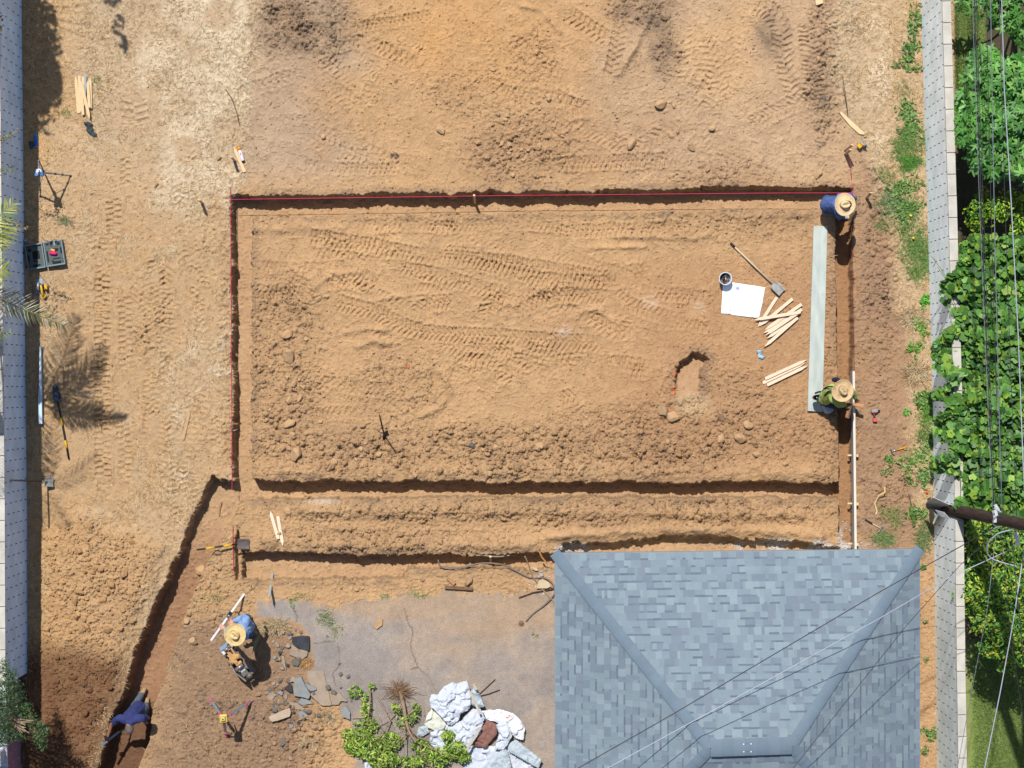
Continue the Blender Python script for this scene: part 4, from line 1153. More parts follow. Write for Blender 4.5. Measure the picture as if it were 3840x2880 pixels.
# conifer sprays at lower left
ce = [(10, 2620, 2.4, .30, .55, .5), (60, 2600, 2.3, .18, .25, .25), (45, 2540, 2.4, .14, .22, .2), (75, 2655, 2.2, .22, .2, .2), (105, 2690, 2.1, .2, .16, .2), (135, 2720, 2.0, .18, .14, .18), (150, 2760, 1.9, .16, .16, .15), (155, 2790, 1.8, .12, .14, .12), (100, 2650, 2.1, .12, .08, .1), (30, 2740, 2.2, .28, .25, .3), (20, 2500, 2.5, .10, .2, .15), (70, 2760, 2.0, .2, .1, .15), (-60, 2650, 2.6, .5, .8, .5), (170, 2735, 1.9, .12, .1, .1), (8, 2775, 2.0, .2, .14, .25)]
jn = thing("conifer", "feathery dark conifer leaning over the wall at lower left", "conifer", (P(-60, 2650, 0).x - .2, P(-60, 2650, 0).y, 0))
limbs(ce[1:10], jn.location, jn, .07)
a, n_ = lumps(ce, 9000, 39, .8)
leaves("crown", a, n_ * [1, 1, .5], np.random.default_rng(6).uniform(.018, .038, len(a)), T_oval(.22), [(92, 128, 70), (64, 104, 56), (46, 84, 50), (120, 150, 84), (110, 140, 110)], leaf_mat("conifer"), jn, jn.location, 8, .8)
# dead inner twigs
tw = MB(); r = random.Random(8)
for i in range(22):
    a0 = P(40 + r.uniform(-10, 20), 2700 + r.uniform(-20, 20), 2.2); b0 = P(70 + r.uniform(0, 55), 2700 + r.uniform(-10, 50), 2.3)
    tw.tube([a0, a0.lerp(b0, .5) + Vector((0, 0, .05)), b0], .006, 4)
tw.build("dead_twigs", mat("dead_twig", (176, 150, 124), .9, .2), jn)

# ------------------------------------------------------------------ palm beyond the left wall
frond_m = attr_mat("palm_leaf", 0.5, (25.0, 0.1), (4.0, 0.1), 0.0, trans=.25, spec=.4)
def frond(base, tip, droop, n, ll, seed, cols, w=.018, curl=0.0):
    rg_ = random.Random(seed); base = Vector(base); tip = Vector(tip)
    rach = MB(); V_ = []; F_ = []; Cc_ = []; pts = []
    for i in range(17):
        t = i / 16; p = base.lerp(tip, t) + Vector((0, 0, droop * (4 * t * (1 - t)) * 1.0))
        pts.append(p)
    for i in range(n):
        t = .12 + .88 * i / n; k = t * 16; j = min(int(k), 15); p = pts[j].lerp(pts[j + 1], k - j); d = (pts[j + 1] - pts[j]).normalized()
        sd = d.cross(Vector((0, 0, 1))).normalized()
        for sg in (-1, 1):
            L_ = ll * (math.sin(math.pi * min(1, .18 + t * .82)) * .8 + .25) * rg_.uniform(.8, 1.15)
            dirv = (d * rg_.uniform(.55, .8) + sd * sg * rg_.uniform(.6, .9) + Vector((0, 0, rg_.uniform(-.1, .35)))).normalized()
            q1 = p + dirv * L_ * .5; q2 = p + dirv * L_ + Vector((0, 0, -L_ * .35 * rg_.uniform(.3, 1.3)))
            up = dirv.cross(Vector((0, 0, 1))).normalized() * w / 2 + Vector((0, 0, w * .3))
            b = len(V_); V_ += [p - up * .6, p + up * .6, q1 + up, q1 - up, q2 + up * .1, q2 - up * .1]
            F_ += [(b, b + 1, b + 2, b + 3), (b + 3, b + 2, b + 4, b + 5)]
            c = np.array(lin(*cols[rg_.randrange(len(cols))])) * rg_.uniform(.8, 1.15); Cc_ += [c] * 6
    return pts, V_, F_, Cc_
pc = Vector((-9.95, 1.9, 4.1))
palm = thing("palm_tree", "palm beyond the left wall, fronds reaching over it", "palm tree", (pc.x, pc.y, 0))
MB().tube([Vector((pc.x, pc.y, -.1)) + Vector((0, 0, i * .3)) for i in range(15)], [.13 + .012 * (i % 2) for i in range(15)], 12).build("trunk", bark, palm)
yg = [(150, 170, 50), (190, 200, 70), (110, 140, 50), (206, 206, 120)]; dd_ = [(120, 140, 60), (190, 180, 150), (160, 160, 120), (90, 110, 50), (210, 204, 190)]
FR = [(P(246, 1222, 3.1), .30, 64, .36, dd_), (P(48, 850, 4.3), .25, 44, .5, yg), (P(52, 760, 4.4), .2, 44, .5, yg), (P(30, 1010, 4.5), .3, 40, .5, yg), (Vector((-8.6, 3.2, 4.9)) * 0 + Vector((-9.3, 3.9, 4.6)), .3, 50, .5, yg)]
for ang, L_ in ((100, 1.9), (150, 1.8), (205, 1.7), (270, 1.7)):
    FR.append((pc + Vector((math.cos(math.radians(ang)) * L_, math.sin(math.radians(ang)) * L_, -.2)), .45, 34, .42, yg))
for i, (tip, dr_, n, ll, cols) in enumerate(FR):
    pts, V_, F_, Cc_ = frond(pc, tip, dr_, n, ll, 60 + i, cols)
    fo = np_mesh("frond", [tuple(v) for v in V_], F_, frond_m, np.array(Cc_), parent=palm, origin=palm.location)
    MB().tube(pts, [.022 * (1 - .8 * k / 16) for k in range(17)], 6).build("rachis", mat("rachis", (160, 150, 90), .6, .1), fo, origin=palm.location)
# second palm stem, further out of the frame, whose crown shades the dirt
pc2 = Vector((-9.75, .55, 4.6))
palm2 = thing("palm_tree", "second palm outside the frame that shades the dirt by the shovel", "palm tree", (-10.6, .5, 0))
MB().tube([Vector((-10.6, .5, -.1)), Vector((-10.3, .5, 2)), Vector((-10.0, .5, 3.6)), Vector((-9.95, .5, 4.3))], [.14, .13, .12, .1], 12).build("trunk", bark, palm2)
pc2 = Vector((-9.95, .5, 4.4))
for i, (ang, L_) in enumerate(((75, 1.2), (140, 1.6), (200, 1.6), (262, 1.5), (300, 1.3), (20, 1.25))):
    tip = pc2 + Vector((math.cos(math.radians(ang)) * L_, math.sin(math.radians(ang)) * L_, -.3))
    pts, V_, F_, Cc_ = frond(pc2, tip, .4, 24, .30, 90 + i, yg, .012)
    fo = np_mesh("frond", [tuple(v) for v in V_], F_, frond_m, np.array(Cc_), parent=palm2, origin=palm2.location)
# broad tree above the top left corner that shades the straw
se = [(-10.15, 9.6, 5.2, .46, .8, .6), (-10.0, 8.7, 5.0, .32, .5, .5), (-10.15, 7.9, 4.6, .26, .4, .4), (-10.3, 8.8, 5.4, .6, 1.0, .6), (-8.75, 10.6, 5.6, .16, .28, .2), (-8.62, 10.0, 5.5, .13, .22, .2), (-8.5, 9.6, 5.4, .10, .16, .15)]
tt_ = thing("shade_tree", "broad tree just outside the top left corner shading the straw", "tree", (-10.6, 9.2, 0))
mb = MB(); mb.tube([Vector((-10.6, 9.2, -.1)), Vector((-10.4, 9.1, 3.2))], [.14, .1], 10)
ptsP = []; ptsN = []
rg = np.random.default_rng(77)
for e in se:
    c = Vector(e[:3]); th_ = 1.0 if e[3] > .3 else .12
    mb.tube([Vector((-10.4, 9.1, 3.1)), Vector((-10.4, 9.1, 3.1)).lerp(c, .6) + Vector((0, 0, .2)), c], [.07 * th_, .05 * th_, .03 * th_], 6)
    NN = 900 if e[3] > .3 else 34
    d = rg.normal(0, 1, (NN, 3)); d /= np.linalg.norm(d, axis=1, keepdims=True); rr = rg.random(NN) ** .4
    ptsP.append(np.array(e[:3]) + d * rr[:, None] * np.array(e[3:6])); ptsN.append(d + [0, 0, .8])
mb.build("trunk", bark, tt_, smooth=True)
a = np.concatenate(ptsP); leaves("crown", a, np.concatenate(ptsN), rg.uniform(.05, .09, len(a)), T_oval(.5), GREENS, leaf_mat("shade"), tt_, tt_.location, 9, .5)
# thorny creeper poking over the left wall
bg_ = thing("creeper", "thin twiggy creeper with red flowers poking over the left wall", "creeper", (-10.0, 3.3, 0))
mb = MB(); r = random.Random(3); lp = []; ln = []
for (x0_, y0_, x1_, y1_) in ((-10, 640, 46, 632), (-30, 520, 40, 500), (-20, 545, 62, 490), (-20, 830, 100, 860), (-10, 880, 40, 890), (-20, 900, 30, 935), (-10, 790, 70, 845), (-20, 65, 6, 62), (-15, 100, 8, 105)):
    pts = catmull([P(x0_, y0_, 1.9), P((x0_ + x1_) / 2, (y0_ + y1_) / 2 + 8, 2.25), P(x1_, y1_, 2.2)], 6); mb.tube(pts, .005, 4)
    mb.tube([pts[0], Vector((-10.0, pts[0].y, 1.2)), Vector((-10.0, pts[0].y, -.05))], .008, 4)
    for q in pts[4:]:
        for _ in range(2): lp.append(q + Vector((r.uniform(-.06, .06), r.uniform(-.06, .06), r.uniform(-.03, .05)))); ln.append((0, 0, 1))
mb.build("stems", mat("dead_twig", (176, 150, 124)), bg_)
leaves("leaves", np.array([tuple(p) for p in lp]), np.array(ln, float), np.full(len(lp), .028), T_oval(.5), [(96, 130, 60), (130, 120, 70), (170, 150, 110)], leaf_mat("creeper"), bg_, bg_.location, 10, .6)
MB().ball(P(72, 846, 2.2), .022, seg=8, rings=5).ball(P(64, 838, 2.2), .014, seg=8, rings=5).build("flower", mat("red_petal", (200, 30, 50), .6, .1), bg_)
# ================================================================== people
SKIN1 = mat("skin_tan", (178, 124, 92), .55, .06, 20); SKIN2 = mat("skin_brown", (128, 84, 62), .55, .06, 20); SKIN3 = mat("skin_light", (214, 160, 132), .55, .06, 20)
straw_hat = mat("woven_straw", (232, 204, 156), .75, .10, 60, .5, 160)
eye_m = mat("eye", (235, 232, 226), .3, .02)

def fuse(mb, name, material, parent, voxel=.007, smooth_it=5, split=None):
    """grow one continuous skin over overlapping limb volumes"""
    o3 = parent.location.copy()
    me = bpy.data.meshes.new("tmp"); me.from_pydata([tuple(p - o3) for p in mb.v], [], mb.f); me.update()
    ob = bpy.data.objects.new("tmp", me); COL.objects.link(ob)
    rm = ob.modifiers.new("r", 'REMESH'); rm.mode = 'VOXEL'; rm.voxel_size = voxel; rm.use_smooth_shade = True
    sm = ob.modifiers.new("s", 'SMOOTH'); sm.factor = .5; sm.iterations = smooth_it
    dg = bpy.context.evaluated_depsgraph_get(); dg.update()
    me2 = bpy.data.meshes.new_from_object(ob.evaluated_get(dg))
    bpy.data.objects.remove(ob); bpy.data.meshes.remove(me)
    me2.name = name; me2.materials.clear(); me2.materials.append(material)
    me2.polygons.foreach_set("use_smooth", [True] * len(me2.polygons))
    return link_obj(name, me2, parent)

def capsule(mb, a, ra, b, rb, seg=12):
    a = Vector(a); b = Vector(b)
    mb.ball(a, ra, seg=seg, rings=8); mb.ball(b, rb, seg=seg, rings=8)
    if (b - a).length > 1e-3: mb.tube([a, b], [ra, rb], seg)

def hand(mb, wrist, d, n, side):
    """palm, four unequal bent fingers and a thumb from the palm's side"""
    d = Vector(d).normalized(); n = Vector(n); n = (n - d * n.dot(d)).normalized(); s = d.cross(n).normalized() * side
    w = Vector(wrist)
    for k in (-1.5, -.5, .5, 1.5):
        capsule(mb, w + s * k * .014 + d * .02, .015, w + s * k * .019 + d * .085, .0135, 8)
    for k, l in zip((-1.5, -.5, .5, 1.5), (.062, .074, .080, .070)):
        p0 = w + s * k * .0195 + d * .088; p1 = p0 + (d * .85 + n * .5).normalized() * l * .5; p2 = p1 + (d * .25 + n * .95).normalized() * l * .5
        capsule(mb, p0, .0105, p1, .0095, 7); capsule(mb, p1, .0095, p2, .008, 7)
    t0 = w + s * .028 + d * .03; t1 = t0 + (s * .8 + d * .6 + n * .3).normalized() * .038; t2 = t1 + (d * .8 + n * .6 + s * .1).normalized() * .030
    capsule(mb, t0, .014, t1, .0115, 7); capsule(mb, t1, .0115, t2, .0095, 7)

def frame_mat(x, y, z): return Matrix((x, y, z)).transposed()

def person(label, J, skin, shirt_m, pants_m, shoe_m, hair_m, long_sleeve=True, hat=None, shoe_dir=None, origin=None):
    t = thing("person", label, "person", origin)
    fd = Vector(J['face']).normalized(); hu = Vector(J['up']).normalized(); hu = (hu - fd * hu.dot(fd)).normalized(); rt = fd.cross(hu).normalized()
    R = frame_mat(rt, fd, hu)
    hd_ = Vector(J['head']); nk = Vector(J['neck']); ch = Vector(J['chest']); pv = Vector(J['pelvis'])
    b = MB()
    b.ball(hd_, 1.0, R, (.076, .095, .112), 16, 12)
    b.ball(hd_ - hu * .055 + fd * .025, 1.0, R, (.058, .062, .062), 12, 8)        # jaw
    b.ball(hd_ + fd * .098 - hu * .012, .015, seg=8, rings=6)                       # nose
    b.ball(hd_ + fd * .092 - hu * .050, 1.0, R, (.026, .012, .010), 8, 6)           # lips
    b.ball(hd_ + fd * .084 + hu * .022, 1.0, R, (.050, .012, .008), 8, 6)           # brow
    for s in (-1, 1):
        b.ball(hd_ + rt * s * .078, 1.0, R, (.012, .020, .030), 8, 6)
    capsule(b, hd_ - hu * .06 - fd * .015, .052, nk, .058)
    capsule(b, nk, .06, ch, .125); capsule(b, ch, .130, pv, .125)
    for s in ('L', 'R'):
        sh_ = Vector(J['sh' + s]); el = Vector(J['el' + s]); wr = Vector(J['wr' + s])
        capsule(b, ch.lerp(nk, .35), .085, sh_, .055); capsule(b, sh_, .052, el, .038); capsule(b, el, .038, wr, .027)
        hand(b, wr, J.get('hd' + s, wr - el), J.get('hn' + s, (0, 0, -1)), 1 if s == 'L' else -1)
        hp = Vector(J['hp' + s]); kn = Vector(J['kn' + s]); an = Vector(J['an' + s])
        capsule(b, pv, .11, hp, .085); capsule(b, hp, .085, kn, .056); capsule(b, kn, .054, an, .037); 
        td = Vector(J.get('toe' + s, (0, -1, 0))).normalized()
        capsule(b, an, .036, an + td * .12 - Vector((0, 0, .05)), .028)
    fuse(b, "body", skin, t, .0065, 3)
    # shirt
    c = MB()
    capsule(c, nk - (nk - ch) * .25, .088, ch, .150); capsule(c, ch, .152, pv, .142)
    for s in ('L', 'R'):
        sh_ = Vector(J['sh' + s]); el = Vector(J['el' + s]); wr = Vector(J['wr' + s])
        capsule(c, ch.lerp(nk, .35), .11, sh_, .074)
        if long_sleeve: capsule(c, sh_, .072, el, .056); capsule(c, el, .056, el.lerp(wr, .88), .043)
        else: capsule(c, sh_, .074, sh_.lerp(el, .62), .066)
    so = fuse(c, "shirt", shirt_m, t, .012, 3)
    dm = so.modifiers.new("folds", 'DISPLACE')
    tx = bpy.data.textures.get("folds") or bpy.data.textures.new("folds", 'CLOUDS'); tx.noise_scale = .11; tx.noise_depth = 2
    dm.texture = tx; dm.strength = .045; dm.mid_level = .5; dm.texture_coords = 'LOCAL'
    # trousers
    c = MB()
    for s in ('L', 'R'):
        hp = Vector(J['hp' + s]); kn = Vector(J['kn' + s]); an = Vector(J['an' + s])
        capsule(c, pv, .135, hp, .105); capsule(c, hp, .105, kn, .078); capsule(c, kn, .078, an + (kn - an) * .12, .062)
    po = fuse(c, "trousers", pants_m, t, .012, 3)
    dm = po.modifiers.new("folds", 'DISPLACE'); dm.texture = tx; dm.strength = .022; dm.mid_level = .5; dm.texture_coords = 'LOCAL'
    for s in ('L', 'R'):
        an = Vector(J['an' + s]); td = Vector(J.get('toe' + s, (0, -1, 0))).normalized()
        c = MB(); dn = Vector(J.get('dn' + s, (0, 0, -1))).normalized()
        heel = an - td * .055 + dn * .055; toe = an + td * .165 + dn * .06
        capsule(c, an + dn * .0, .052, heel, .042); capsule(c, heel, .044, toe, .044); capsule(c, an, .05, toe - td * .04, .045)
        fuse(c, "shoe", shoe_m, t, .009, 3)
    for s in (-1, 1):
        MB().ball(hd_ + fd * .083 + rt * s * .031 + hu * .004, .0125, seg=8, rings=6).build("eye", eye_m, t, smooth=True)
    hm_ = MB(); hm_.ball(hd_ + hu * .012 - fd * .016, 1.0, R, (.083, .094, .108), 18, 12); hm_.build("hair", hair_m, t, smooth=True)
    if hat:
        hc, hn_, col_m, rz_ = hat
        hn_ = Vector(hn_).normalized(); hx = Vector((math.cos(rz_), math.sin(rz_), 0)); hx = (hx - hn_ * hx.dot(hn_)).normalized(); hy = hn_.cross(hx)
        Rh = frame_mat(hx, hy, hn_); m = MB(); seg = 48; prof = [(.080, 0), (.12, -.004), (.165, -.004), (.195, .004), (.212, .016), (.214, .021), (.208, .024), (.195, .012), (.165, .004), (.12, .004), (.092, .008), (.089, .030), (.086, .065), (.078, .092), (.062, .103), (.040, .094), (.018, .084), (.0005, .082)]
        vs = []; hc = Vector(hc)
        for r_, z_ in prof:
            for k in range(seg):
                a = 2 * math.pi * k / seg; ex = 1.0; ey = 1.0; zz = z_
                if z_ > .02 and r_ < .15: ex, ey = 1.06, .82
                if r_ > .13: zz += .018 * math.cos(2 * a) * (r_ - .13) / .08 ; ex = .98; ey = 1.03
                if r_ < .09 and z_ > .08: zz += .012 * abs(math.sin(a)) - .020 * (1 - abs(math.sin(a))) * (1 if r_ < .07 else 0)
                vs.append(hc + Rh @ Vector((r_ * math.cos(a) * ex, r_ * math.sin(a) * ey, zz)))
        fs = [(i * seg + k, i * seg + (k + 1) % seg, (i + 1) * seg + (k + 1) % seg, (i + 1) * seg + k) for i in range(len(prof) - 1) for k in range(seg)]
        m.add(vs, fs); h = m.build("hat", col_m, t, smooth=True)
        bd = MB(); rr = [hc + Rh @ Vector((.092 * math.cos(a) * 1.06, .092 * math.sin(a) * .83, .018)) for a in [2 * math.pi * k / 32 for k in range(33)]]
        bd.tube(rr, .006, 5); bd.build("hat_band", mat("hat_band", (110, 80, 60), .7, .1), h, origin=t.location)
    return t

def hat_mat(name, c1, c2):
    m = bpy.data.materials.new(name); m.use_nodes = True; nt = m.node_tree; N = nt.nodes; bs = N["Principled BSDF"]; bs.inputs["Roughness"].default_value = .8
    tc = N.new("ShaderNodeTexCoord"); w = N.new("ShaderNodeTexNoise"); w.inputs["Scale"].default_value = 90
    nt.links.new(tc.outputs["Object"], w.inputs["Vector"]); n2 = N.new("ShaderNodeTexNoise"); n2.inputs["Scale"].default_value = 14; nt.links.new(tc.outputs["Object"], n2.inputs["Vector"])
    ad = N.new("ShaderNodeMath"); ad.operation = 'ADD'; nt.links.new(w.outputs[0], ad.inputs[0]); nt.links.new(n2.outputs[0], ad.inputs[1])
    rp = N.new("ShaderNodeValToRGB"); rp.color_ramp.elements[0].position = .8; rp.color_ramp.elements[1].position = 1.15 if False else 1.0
    rp.color_ramp.elements[0].color = (*lin(*c2), 1); rp.color_ramp.elements[1].color = (*lin(*c1), 1)
    nt.links.new(ad.outputs[0], rp.inputs[0]); nt.links.new(rp.outputs[0], bs.inputs["Base Color"])
    bp = N.new("ShaderNodeBump"); bp.inputs["Strength"].default_value = .5; bp.inputs["Distance"].default_value = .004; nt.links.new(w.outputs[0], bp.inputs["Height"]); nt.links.new(bp.outputs[0], bs.inputs["Normal"])
    return m
denim = mat("denim", (62, 96, 140), .9, .2, 14, .3, 90); navy = mat("navy_cotton", (52, 60, 112), .95, .18, 9, .2, 60)
blue_c = mat("blue_cotton", (84, 110, 170), .95, .16, 9, .2, 60); lime = mat("lime_cotton", (172, 190, 104), .95, .16, 9, .2, 60); sky_c = mat("sky_cotton", (140, 172, 216), .95, .14, 9, .2, 60)
suede = mat("tan_suede", (178, 150, 112), .95, .2, 20, .3, 60); white_shoe = mat("white_canvas", (206, 210, 208), .8, .08); dark_jean = mat("dark_jeans", (60, 64, 78), .9, .25, 10); grey_jean = mat("grey_jeans", (98, 108, 124), .9, .2, 10)
hair_b = mat("dark_hair", (44, 34, 30), .7, .2, 60); hair_g = mat("grey_hair", (138, 122, 112), .8, .35, 70, .6, 200, var_rgb=(84, 72, 66))

zf = -.40
# worker in blue at the trench corner, bent over to the east
J = dict(pelvis=P(3100, 768, .50), chest=P(3140, 765, .90), neck=P(3163, 766, 1.05), head=P(3174, 767, 1.10), face=(.75, -.1, -.65), up=(.65, 0, .75),
         shL=P(3148, 738, .98), elL=P(3186, 734, .78), wrL=P(3204, 744, .55), shR=P(3143, 797, .96), elR=P(3148, 815, .72), wrR=P(3168, 800, .50),
         hpL=P(3100, 752, .46), knL=P(3140, 748, .18), anL=P(3122, 752, zf + .09), hpR=P(3100, 784, .46), knR=P(3142, 796, .16), anR=P(3160, 812, zf + .10), toeL=(1, 0, 0), toeR=(1, -.1, 0), hdL=(.5, -.3, -.8), hdR=(.6, .5, -.6))
p1_ = person("worker in blue shirt and straw hat bending at the trench's top right corner", J, SKIN2, blue_c, denim, white_shoe, hair_b, True, (P(3167, 767, 1.17), (.20, -.10, 1), hat_mat("hat_straw_a", (238, 208, 160), (214, 180, 132)), 0.15), origin=P(3140, 775, zf))
# worker in lime sitting over the right trench
J = dict(pelvis=P(3094, 1493, .42), chest=P(3122, 1468, .82), neck=P(3145, 1466, 1.00), head=P(3160, 1466, 1.06), face=(.72, -.25, -.6), up=(.6, -.1, .8),
         shL=P(3150, 1440, .92), elL=P(3196, 1466, .72), wrL=P(3210, 1496, .48), shR=P(3124, 1498, .90), elR=P(3144, 1517, .64), wrR=P(3170, 1518, .50),
         hpL=P(3100, 1478, .40), knL=P(3150, 1470, .42), anL=P(3158, 1484, zf + .09), hpR=P(3098, 1506, .38), knR=P(3138, 1522, .36), anR=P(3166, 1525, zf + .09), toeL=(1, 0, 0), toeR=(1, 0, 0), hdL=(.2, -.8, -.5), hdR=(.9, .0, -.4))
p2_ = person("worker in lime shirt and straw hat seated over the right trench", J, SKIN2, lime, dark_jean, suede, hair_b, True, (P(3159, 1465, 1.14), (.16, -.06, 1), hat_mat("hat_straw_b", (222, 190, 140), (190, 156, 112)), -1.0), origin=P(3150, 1490, zf))
for s in (-1, 1):
    a = P(3084, 1480 + 12 * s, .55); b_ = P(3108, 1458 + 10 * s, .95 if s < 0 else .96); c_2 = P(3138, 1452 + 22 * (s > 0), 1.02)
    MB().tube(catmull([a, P(3096, 1466 + 12 * s, .86), P(3112, 1450 + 16 * (s > 0), 1.02), c_2], 6), .016, 6).build("suspender", mat("black_webbing", (40, 40, 46), .8, .1), p2_)
# standing worker in pale blue
J = dict(pelvis=P(928, 2352, .92), chest=P(912, 2356, 1.28), neck=P(898, 2368, 1.46), head=P(888, 2376, 1.56), face=(-.6, -.55, -.45), up=(-.3, -.25, .9),
         shL=P(922, 2385, 1.36), elL=P(872, 2395, 1.12), wrL=P(842, 2358, 1.02), shR=P(924, 2322, 1.36), elR=P(914, 2312, 1.12), wrR=P(878, 2330, 1.06),
         hpL=P(930, 2366, .88), knL=P(936, 2376, .48), anL=P(948, 2378, .09), hpR=P(928, 2338, .88), knR=P(926, 2322, .48), anR=P(928, 2312, .10), toeL=(-.9, -.3, 0), toeR=(-1, .35, 0), hdL=(-.7, .5, -.1), hdR=(-.9, -.4, 0))
p3_ = person("standing worker in pale blue shirt holding a white measuring rod", J, SKIN3, sky_c, denim, suede, hair_b, True, (P(882, 2380, 1.64), (-.12, -.10, 1), hat_mat("hat_straw_c", (232, 202, 142), (204, 172, 112)), -.6), origin=P(930, 2345, 0))
# navy worker in the deep trench at the lower left
zd = -.67
J = dict(pelvis=P(520, 2655, .20), chest=P(490, 2690, .58), neck=P(484, 2716, .68), head=P(486, 2733, .66), face=(0, -.45, -.9), up=(0, -.9, .4),
         shL=P(532, 2694, .64), elL=P(554, 2692, .42), wrL=P(545, 2706, .15), shR=P(444, 2694, .60), elR=P(418, 2716, .36), wrR=P(405, 2758, .22),
         hpL=P(532, 2658, .18), knL=P(545, 2672, -.28), anL=P(549, 2640, zd + .12), hpR=P(508, 2652, .18), knR=P(510, 2640, -.25), anR=P(532, 2602, zd + .14), toeL=(0, -1, 0), toeR=(-.5, -.8, 0), dnL=(.2, .5, -.8), dnR=(.3, .6, -.6), hdL=(-.2, -.5, -.8), hdR=(-.4, -.9, -.3))
p4_ = person("grey haired worker in navy shirt bending in the deep trench", J, SKIN1, navy, grey_jean, suede, hair_g, False, None, origin=P(530, 2640, zd))
gl = MB(); hand(gl, P(405, 2758, .22), (-.4, -.9, -.3), (0, 0, -1), -1)
go = fuse(gl, "glove", mat("black_glove", (36, 38, 46), .85, .2), p4_, .006, 1)
dm = go.modifiers.new("thick", 'DISPLACE'); dm.strength = .004; dm.mid_level = 0

# ================================================================== timber
pine = mat("raw_pine", (250, 220, 190), .75, .09, 7, .15, 30, stretch=(1, 14, 14), spec=.2)
pine2 = mat("weathered_pine", (240, 206, 160), .85, .12, 7, .2, 30, stretch=(1, 14, 14))
greyw = mat("grey_wood", (170, 176, 176), .9, .12, 7, .2, 30, stretch=(1, 14, 14))
def stake_mesh(nm, w, th, L, tip, m_):
    bm_ = MB(); h = w / 2
    bm_.prism([(0, -h), (L - tip, -h), (L, 0), (L - tip, h), (0, h)], 0, th)
    o = bm_.build(nm, m_); me = o.data; bpy.data.objects.remove(o); return me
SM = {"a": stake_mesh("stake", .060, .020, .66, .10, pine), "b": stake_mesh("stake", .055, .020, .66, .09, pine2), "g": stake_mesh("stake", .045, .020, .5, .05, greyw), "d": stake_mesh("stake", .055, .020, .66, .09, mat("dusty_wood", (202, 166, 124), .9, .15, 7, .2, 30, stretch=(1, 14, 14))), "s": stake_mesh("stake", .040, .035, .6, .08, pine2)}
SL = {"d": .66, "a": .66, "b": .66, "g": .5, "s": .6}
def stake(kind, tail, tip, label, group=None, up=None, cat="stake"):
    a = Vector(tail); b = Vector(tip); x = (b - a); L = x.length; x.normalize()
    up = Vector(up) if up else Vector((0, 0, 1)); y = up.cross(x).normalized(); z = x.cross(y)
    o = bpy.data.objects.new("wooden_stake", SM[kind]); COL.objects.link(o)
    M = frame_mat(x, y, z).to_4x4(); M.translation = a
    o.matrix_world = M @ Matrix.Diagonal((L / SL[kind], 1, 1, 1))
    return tag(o, label, cat, group)
gA = "fresh stakes lying by the drawing sheet"
LA = [((2912.7, 1114.3), (2841.8, 1226.6), .0, "stake whose blunt end is under the square shovel's blade"),
      ((2972.3, 1120), (2848.6, 1223), .012, "stake second from the left in the fan by the drawing, blunt end standing alone"),
      ((2995, 1171.6), (2828, 1199), .075, "top stake lying across the others in the fan by the drawing"),
      ((3005.5, 1140.7), (2867, 1238), .03, "stake reaching farthest up right in the fan by the drawing"),
      ((3006.6, 1160), (2861, 1250.6), .012, "stake half hidden below the uppermost right one in the fan"),
      ((3001, 1167), (2871.5, 1256), .05, "stake just under the crossing one in the fan"),
      ((2989, 1188), (2876, 1269), .012, "stake showing only a thin strip above the lowest one in the fan"),
      ((2990.6, 1191), (2865.8, 1301), .03, "lowest stake of the fan, its point nearest the blue rag")]
for a, b, dz, lb in LA: stake("a", G(*a, .010 + dz), G(*b, .008 + dz), lb, gA)
gB = "three fresh stakes beside the grey plank"
for a, b, dz, lb in [((2869, 1420), (3025, 1349), .03, "upper stake of the three beside the wide grey plank"), ((2860, 1436), (3022.7, 1358), .0, "middle stake of the three beside the wide grey plank, partly covered"), ((2876, 1444), (3028.4, 1370.8), .02, "lowest stake of the three beside the wide grey plank")]:
    stake("a", G(*a, .01 + dz), G(*b, .01 + dz), lb, gB)
gC = "bundle of stakes on the straw"
for k, a, b, dz, lb in [("b", (295, 424), (284.4, 283.6), .0, "leftmost stake of the bundle on the straw, point up"), ("b", (298, 284), (302, 425), .03, "broad stake second from the left in the bundle on the straw"), ("b", (312, 431), (303, 300), .05, "stake in the bundle ending in a blunt foot beside the long pointed one"),
                        ("b", (308, 322), (337, 446), .08, "longest pointed stake on top of the bundle, reaching the dark glove"), ("b", (311, 287), (316, 400), .02, "narrow stake in the middle of the bundle, mostly covered"), ("g", (318, 356), (321.9, 275.5), .06, "pale grey stake poking highest out of the bundle"),
                        ("b", (336, 404), (329, 303), .06, "pale stake right of the grey one, its point halfway up the bundle"), ("b", (341, 408), (338, 290), .02, "rightmost stake of the bundle on the straw"), ("b", (325, 400), (328.4, 281), .0, "stake under the right half of the bundle, point beside the grey one")]:
    stake(k, G(*a, .01 + dz), G(*b, .01 + dz), lb, gC)
stake("a", G(1044, 2021, .02), G(1013.2, 1914.7, .03), "left stake of the pair on the berm between the two trenches")
stake("a", G(1042, 1935, .02), G(1061.4, 2046.9, .02), "right stake of the pair on the berm between the two trenches")
stake("b", G(918, 645, .012), G(877.9, 552, .012), "stake lying against the white and orange spray can")
stake("d", G(685.8, 1648.7, .006), G(711.8, 1538.7, .006), "dusty stake lying alone in the straw left of the trench")
stake("g", G(1022, 2152, .0), P(1009, 2247, .42), "weathered grey stake leaning out of the lower trench")
def upright(kind, x, y, h, top, label, group="stakes driven upright into the lot"):
    b = G(x, y); t_ = P(top[0], top[1], b.z + h)
    return stake(kind, t_, b - Vector((0, 0, .08)), label, group, up=(.3, 1, 0))
upright("b", 878, 604, .46, (866, 590), "upright stake beside the spray can, left of the trench corner")
upright("b", 757, 764, .46, (746, 751), "lone upright stake in the straw left of the top trench corner")
upright("b", 3168, 567, .62, (3196, 545), "taller upright stake above the blue shirted worker")
upright("b", 3169, 581, .55, (3189, 563), "shorter upright stake just below the taller one, string tied")
